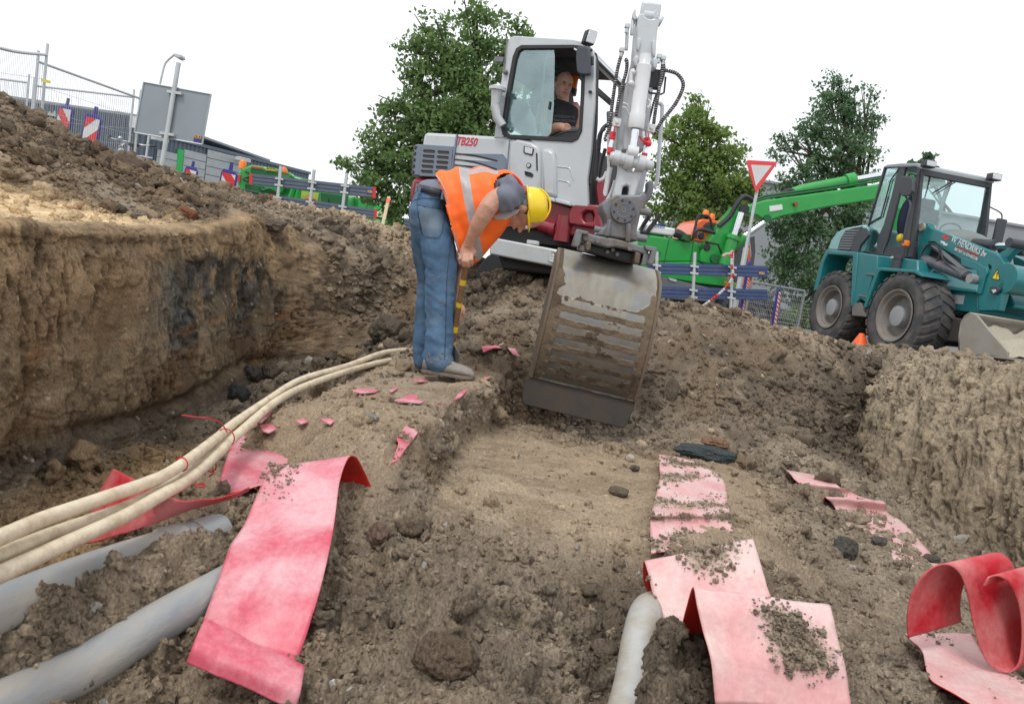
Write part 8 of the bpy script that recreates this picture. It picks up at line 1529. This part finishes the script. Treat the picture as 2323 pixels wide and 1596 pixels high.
o = link_mesh('cover_strip', me, [M_REDS, M_UND], None, None, P0[0]); s_ = o.modifiers.new('t', 'SOLIDIFY'); s_.thickness = .004; s_.material_offset = 0; tag(o, 'red strip curled into two upright loops at the right edge', 'cover strip', 'red cable cover strips')
ribbon('g4', [((1600, 1190), (1980, 1190), ('z', -.9)), ((1700, 1285), (2060, 1310), ('z', -.88)), ((1745, 1440), (2210, 1420), ('z', -.88)), ((1950, 1570), (2340, 1480), ('z', -.88)), ((2110, 1680), (2460, 1560), ('z', -.88))], 'flat pale strip under the curled red loops', M_PALE, M_UND, lambda u, v, p: .25+.5*nn3(p, 9)-.15*u, 9, 22, .006)
ribbon('g3', [((455, 256), (540, 243), ('z', -.66)), ((400, 308), (490, 282), ('z', -.65)), ((330, 385), (462, 322), ('z', -.65)), ((330, 430), (410, 385), ('z', -.66)), ((296, 512), (322, 500), ('z', -.67))], 'pink strip hanging over the edge of the earth bench', M_PINK, M_UND, lambda u, v, p: .3+.4*nn3(p, 12))
def scrap(k, pts, label, mt=None, lift=.012):
    pp = T(k, *pts); c0 = lookup(sum(x[0] for x in pp)/len(pp), sum(x[1] for x in pp)/len(pp)); zc = c0.z; q = [atz(*x, zc+.004) for x in pp]; c = sum(q, Vector((0, 0, 0)))/len(q)
    P_ = [Vector((x.x, x.y, min(max(x.z, zc-.03), zc+.03)+lift)) for x in q]; m = MB(); m.prism(P_, Vector((0, 0, -.005))); o = m.build('strip_scrap', mt or M_PINK, smooth=0, at0=c)
    return tag(o, label, 'cover strip', 'red cable cover strips')
scrap('g3', [(112, 192), (150, 184), (240, 190), (228, 200), (160, 205)], 'ragged pink scrap left of the boots, nearest the cables')
scrap('g3', [(310, 238), (350, 228), (385, 208), (420, 220), (410, 232), (447, 242), (430, 250), (350, 244)], 'forked pink scrap lying midway along the bench')
scrap('g3', [(575, 240), (600, 205), (640, 178), (645, 186), (612, 220)], 'thin pink scrap at the bench edge, pointing to the bucket')
scrap('g3', [(285, 192), (320, 178), (330, 182), (300, 198)], 'tiny pink scrap between the two larger bench scraps')
scrap('g3', [(390, 140), (425, 136), (462, 146), (430, 151)], 'pink scrap right below the boots of the bent man')
scrap('g3', [(708, 135), (745, 124), (754, 130), (722, 141)], 'little pink scrap right of the boot toe')
scrap('g1', [(1330, 1320), (1370, 1280), (1450, 1255), (1440, 1290), (1390, 1330)], 'pink scrap next to the cream cables, above the buried strip')
scrap('g1', [(1380, 1345), (1440, 1335), (1470, 1365), (1430, 1385), (1395, 1375)], 'round pink scrap showing through soil above the buried strip')
scrap('g1', [(1700, 1312), (1750, 1310), (1782, 1322), (1755, 1340)], 'pink scrap alone in the middle of the bench')
scrap('g1', [(1570, 1320), (1610, 1312), (1640, 1326), (1600, 1338)], 'small pink scrap on the bench beside the cables')
scrap('z6', [(622, 1335), (700, 1328), (760, 1312), (830, 1282), (892, 1288), (800, 1328), (845, 1352), (872, 1402), (830, 1385), (795, 1345), (700, 1345), (632, 1376)], 'torn pink strip sticking out of the hole by the spade', None, .03)
# ------------------------------------------------------------------ cream cables
M_CABLE = mat('cable_cream', (.66, .57, .42), .55, dirt=.28, dcol=(.36, .25, .14), dscale=16, var=.1, vscale=20, bump=.25, bscale=120)
def cable(pts, r, label):
    ln = smoothline([at(x, y, Y) for x, y, Y in pts], 14); m = MB(); m.tube(ln, r, 16); c = ln[len(ln)//2]
    return tag(m.build('cable', M_CABLE, smooth=60, at0=c), label, 'cable', 'cream power cables along the bench')
cable([(-160, 1280, 1.05), (0, 1218, 1.27), (99, 1176, 1.42), (238, 1128, 1.62), (356, 1085, 1.85), (416, 1050, 2.0), (495, 990, 2.4), (527, 962, 2.6), (600, 912, 3.05), (682, 861, 3.6), (789, 829, 4.1), (874, 799, 4.5), (940, 796, 4.85), (990, 815, 5.0)], .0158, 'uppermost of the three cream cables')
cable([(-160, 1310, 1.1), (0, 1256, 1.3), (119, 1209, 1.48), (277, 1153, 1.7), (370, 1109, 1.9), (440, 1062, 2.12), (510, 1002, 2.46), (545, 978, 2.62), (575, 960, 2.8)], .0145, 'middle cream cable, mostly hidden between the other two')
cable([(-160, 1378, 1.05), (0, 1302, 1.24), (119, 1246, 1.4), (277, 1173, 1.62), (356, 1128, 1.8), (436, 1080, 2.02), (515, 1008, 2.42), (560, 966, 2.65), (630, 908, 3.1), (700, 872, 3.55), (800, 838, 4.1), (880, 818, 4.45), (940, 814, 4.75), (990, 830, 4.9)], .0165, 'lowest and nearest of the three cream cables')
M_TIE = mat('tie_red', (.5, .02, .03), .4)
def tie(c, d, rx_, rz_, label, tail=None):
    d = Vector(d).normalized(); x, y = ortho(d); m = MB(); m.tube([Vector(c)+x*(rx_*math.cos(a))+y*(rz_*math.sin(a)) for a in [2*math.pi*k/24 for k in range(25)]], .0022, 6)
    if tail: m.tube(smoothline([at(*q) for q in tail], 6), .0022, 6)
    tag(m.build('cable_tie', M_TIE, at0=Vector(c)), label, 'cable tie', 'red ties round the cables')
tie(at(412, 1052, 1.99), (.25, .9, 0), .019, .019, 'red tie round the upper cable near the red strip')
tie(at(512, 992, 2.42), (.2, .9, 0), .032, .030, 'red tie with a long loose tail round all cables', [(515, 980, 2.4), (500, 958, 2.38), (470, 948, 2.3), (440, 945, 2.3), (412, 941, 2.3)])
tie(at(478, 1055, 2.25), (.25, .9, 0), .02, .02, 'red tie round the lower cable, its end curling down', [(483, 1062, 2.22), (484, 1072, 2.2), (474, 1080, 2.2)])
tie(at(455, 1100, 2.0), (.25, .2, 1), .03, .008, 'small red tie loop lying loose beside the cables')
# ------------------------------------------------------------------ grey ducts
M_PIPE = mat('pipe_grey', (.24, .275, .31), .5, dirt=.6, dcol=(.37, .345, .30), dscale=9, var=.12, vscale=5, bump=.2, bscale=90, stretch=(1, .35, 1))
def pipe(pts, r, label, mt=None):
    ln = smoothline([at(x, y, Y) for x, y, Y in pts], 10); m = MB(); m.tube(ln, r, 40); c = ln[len(ln)//2]
    t = thing('duct_pipe', c, label, 'pipe', 'grey duct pipes'); m.build('tube', mt or M_PIPE, t, smooth=60); return t, ln
pipe([(-180, 1690, 1.1), (40, 1585, 1.28), (200, 1510, 1.42), (370, 1405, 1.6), (520, 1320, 1.8), (640, 1250, 2.0)], .047, 'grey duct pipe crossing the bottom left corner')
t_, ln = pipe([(-160, 1450, 1.2), (0, 1385, 1.38), (170, 1315, 1.58), (330, 1258, 1.8), (500, 1205, 2.02)], .05, 'grey duct pipe with a coupler, half covered by soil under the cables')
m = MB(); d = (ln[-1]-ln[-8]).normalized(); m.lathe(ln[-9], d, [(0, .05), (.004, .056), (.06, .056), (.064, .051)], 32); m.build('coupler_ring', M_PIPE, t_); m = MB(); m.lathe(ln[-4], d, [(-.02, .0), (-.02, .0525), (.06, .0525), (.06, 0)], 32); m.build('pipe_end', M_PIPE, t_)
x_, y_ = ortho(d); m = MB(); sdv = Vector((.75, -.6, -.25)); sdv = (sdv-d*sdv.dot(d)).normalized(); m.tube([ln[-16]+sdv*.0505, ln[-8]+sdv*.0505, ln[-1]+sdv*.0525], .005, 4); m.build('orange_stripe', mat('stripe_orange', (.6, .3, .18), .6), t_)
pipe([(1395, 1700, 1.45), (1432, 1560, 1.6), (1450, 1450, 1.72), (1468, 1385, 1.87), (1500, 1372, 2.1), (1530, 1360, 2.3)], .042, 'pale duct pipe emerging below the folded pale strip', mat('pipe_pale', (.42, .43, .42), .55, dirt=.5, dcol=(.34, .29, .22), dscale=9, bump=.2, bscale=80))
pipe([(760, 1180, 2.25), (795, 1150, 2.4), (830, 1125, 2.6)], .045, 'short piece of grey duct under the fold of the long pink strip')
# ------------------------------------------------------------------ single stones and big clods
def rock(k, x0, y0, x1, y1, col, label, seed, name='earth_clod', cat='clod', dep=.8, sink=.3, ang=.35, seat=None):
    (a, b), (c, d) = T(k, (x0, y0), (x1, y1)); s = lookup((a+c)/2, d-(d-b)*.15) if seat is None else at((a+c)/2, (b+d)/2, seat); Y = s.y; w_ = (c-a)/FPX*Y/2; h = (d-b)/FPX*Y/2; ctr = at((a+c)/2, (b+d)/2, Y+w_*dep*.4)
    bm = bmesh.new(); bmesh.ops.create_icosphere(bm, subdivisions=5, radius=1); o = Vector((seed*3.7, seed*1.3, 5))
    for v in bm.verts:
        p = v.co.copy(); f = 1+ang*mnoise.noise(p*1.3+o)+ang*.5*mnoise.noise(p*2.9+o)+.13*mnoise.noise(p*6+o)+.07*mnoise.noise(p*14+o); q = p*f
        for pn in (Vector((.5, -.6, .6)), Vector((-.7, -.3, .4)), Vector((.2, .3, .9)), Vector((.9, -.2, -.1))):
            pn = pn.normalized(); e = q.dot(pn)-.86
            if e > 0: q -= pn*e*.75
        v.co = Vector((q.x*w_*1.08, q.y*w_*dep, q.z*h*1.1))
    me = bpy.data.meshes.new(name); bm.to_mesh(me); bm.free(); me.transform(Matrix.Rotation(-ROLL*0, 4, 'Y')); me.polygons.foreach_set('use_smooth', [True]*len(me.polygons))
    o_ = bpy.data.objects.new(name, me); COL.objects.link(o_); o_.location = ctr-Vector((0, 0, h*.22)); me.materials.append(soil_mat('clod_'+str(seed), False, col)); tag(o_, label, cat, 'large clods and stones')
DKC = (.12, .098, .075); BRC = (.19, .135, .09)
clod_seed = 0
rock('z1', 872, 1020, 1145, 1240, (.13, .095, .07), 'biggest dark boulder of clay on the heap in front of the bicycle', 1, seat=6.1)
rock('z1', 735, 912, 805, 1010, BRC, 'upright brown clod standing on the heap crest', 2, seat=5.7)
rock('z1', 800, 1375, 930, 1490, (.2, .15, .1), 'upright tan clod at the foot of the heap, above the sand shelf', 3)
rock('z1', 1400, 1450, 1575, 1550, (.20, .09, .05), 'reddish brown stone lying on the heap right of the sand shelf', 4)
rock('g1', 700, 185, 792, 235, (.2, .17, .135), 'flat grey clod at the right end of the sand shelf', 5)
rock('z1', 920, 1430, 1010, 1500, DKC, 'black clod beside the upright tan clod', 6)
rock('g1', 1385, 225, 1512, 292, (.15, .12, .09), 'brown boulder on the rim of the left bank', 7)
rock('g1', 1195, 1105, 1325, 1205, (.065, .062, .06), 'glossy black clod at the foot of the left bank', 8)
rock('g1', 1290, 1010, 1390, 1090, (.085, .075, .065), 'dark clod behind the glossy black one', 9)
rock('g1', 1385, 1000, 1490, 1085, (.11, .09, .07), 'rounded dark clod among the tipped earth', 10)
rock('g1', 1985, 725, 2135, 880, DKC, 'large dark clod at the left of the bent man', 11)
rock('g1', 1805, 910, 1960, 1000, (.2, .145, .09), 'sandy brown clod just above the cables', 12)
rock('g3', 190, 760, 295, 892, (.20, .135, .105), 'reddish block of earth right of the long pink strip', 13)
rock('g3', 410, 1275, 710, 1465, (.135, .1, .07), 'big crumbly brown clod in the middle foreground', 14, ang=.3, dep=.8)
rock('g3', 1280, 610, 1372, 656, (.15, .12, .09), 'smooth oval brown stone on the scraped floor', 15, ang=.12)
rock('g3', 178, 284, 243, 316, (.26, .25, .23), 'small grey pebble lying on the bench', 16, 'stone', 'stone', ang=.15)
rock('g4', 300, 108, 640, 205, (.07, .085, .09), 'long slab of dark slate lying below the bucket', 17, 'stone', 'stone', dep=.35, ang=.3)
rock('g4', 440, 65, 600, 125, (.24, .15, .1), 'rust brown stone behind the slate slab', 18, 'stone', 'stone')
rock('g4', 1190, 628, 1335, 765, (.10, .095, .085), 'dark angular clod between the two right strips', 19)
rock('g4', 1420, 630, 1500, 690, (.12, .11, .1), 'small angular dark clod on the half buried right strip', 20)
rock('g3', 20, 1480, 68, 1522, (.6, .58, .54), 'white pebble at the bottom beside the long pink strip', 21, 'stone', 'stone', ang=.1)
rock('g3', 1360, 465, 1395, 500, (.55, .5, .42), 'white pebble on the rim of the scraped floor', 22, 'stone', 'stone', ang=.1)
rock('g4', 1710, 735, 1805, 780, (.11, .1, .085), 'flat dark stone above the curled red loops', 23, 'stone', 'stone', ang=.2)
rock('g3', 535, 415, 585, 455, (.36, .34, .3), 'pale flat stone on the slope under the bench edge', 24, 'stone', 'stone', ang=.25)
rock('g4', 30, 225, 85, 260, (.12, .1, .08), 'dark stone left of the half buried pale strip', 25, 'stone', 'stone')
rock('w2', 1030, 1185, 1115, 1365, (.17, .14, .105), 'tall slab of earth leaning on the slope right of the bucket', 26, dep=.5)

# crumbs of soil lying on the strips
def strip_crumbs(n_):
    rng = np.random.default_rng(77); pts = np.array([p for p, _ in STRIP_PTS]); sv = np.array([q for _, q in STRIP_PTS]); wgt = np.clip(sv-.28, 0, 1)**1.3; wgt /= wgt.sum(); pick = rng.choice(len(pts), n_, p=wgt)
    bm = bmesh.new(); bmesh.ops.create_icosphere(bm, subdivisions=2, radius=1)
    for v in bm.verts: v.co *= 1+.7*mnoise.noise(v.co*1.3+Vector((3, 4, 5))); v.co.z *= .7
    bm.verts.index_update(); pv = np.array([v.co[:] for v in bm.verts]); pf = np.array([[v.index for v in f.verts] for f in bm.faces]); bm.free()
    c = pts[pick]+rng.normal(size=(n_, 3))*np.array([.008, .008, 0]); c[:, 2] += .003; sz = .0016*(rng.random(n_)**-.42); sz = np.minimum(sz, .012); a = rng.random(n_)*6.28
    R1 = np.stack([np.stack([np.cos(a), -np.sin(a), a*0], -1), np.stack([np.sin(a), np.cos(a), a*0], -1), np.stack([a*0, a*0, a*0+1], -1)], 1)
    V_ = (np.einsum('nij,vj->nvi', R1, pv)*sz[:, None, None]+c[:, None]).reshape(-1, 3); F_ = (pf[None]+(np.arange(n_)*len(pv))[:, None, None]).reshape(-1, 3)
    cc = np.repeat(np.array([[.31, .25, .185]])*(.7+.5*rng.random((n_, 1))), len(pv), 0); me = bpy.data.meshes.new('soil_crumbs'); me.from_pydata(V_.tolist(), [], F_.tolist()); me.update()
    ca = me.color_attributes.new('soil', 'FLOAT_COLOR', 'POINT'); ca.data.foreach_set('color', np.concatenate([cc, np.ones((len(cc), 1))], 1).astype(np.float32).ravel()); me.materials.append(M_SOIL)
    o = bpy.data.objects.new('soil_crumbs', me); COL.objects.link(o); tag(o, 'fine crumbs of soil lying on the plastic strips', 'soil', kind='stuff')
strip_crumbs(5000)
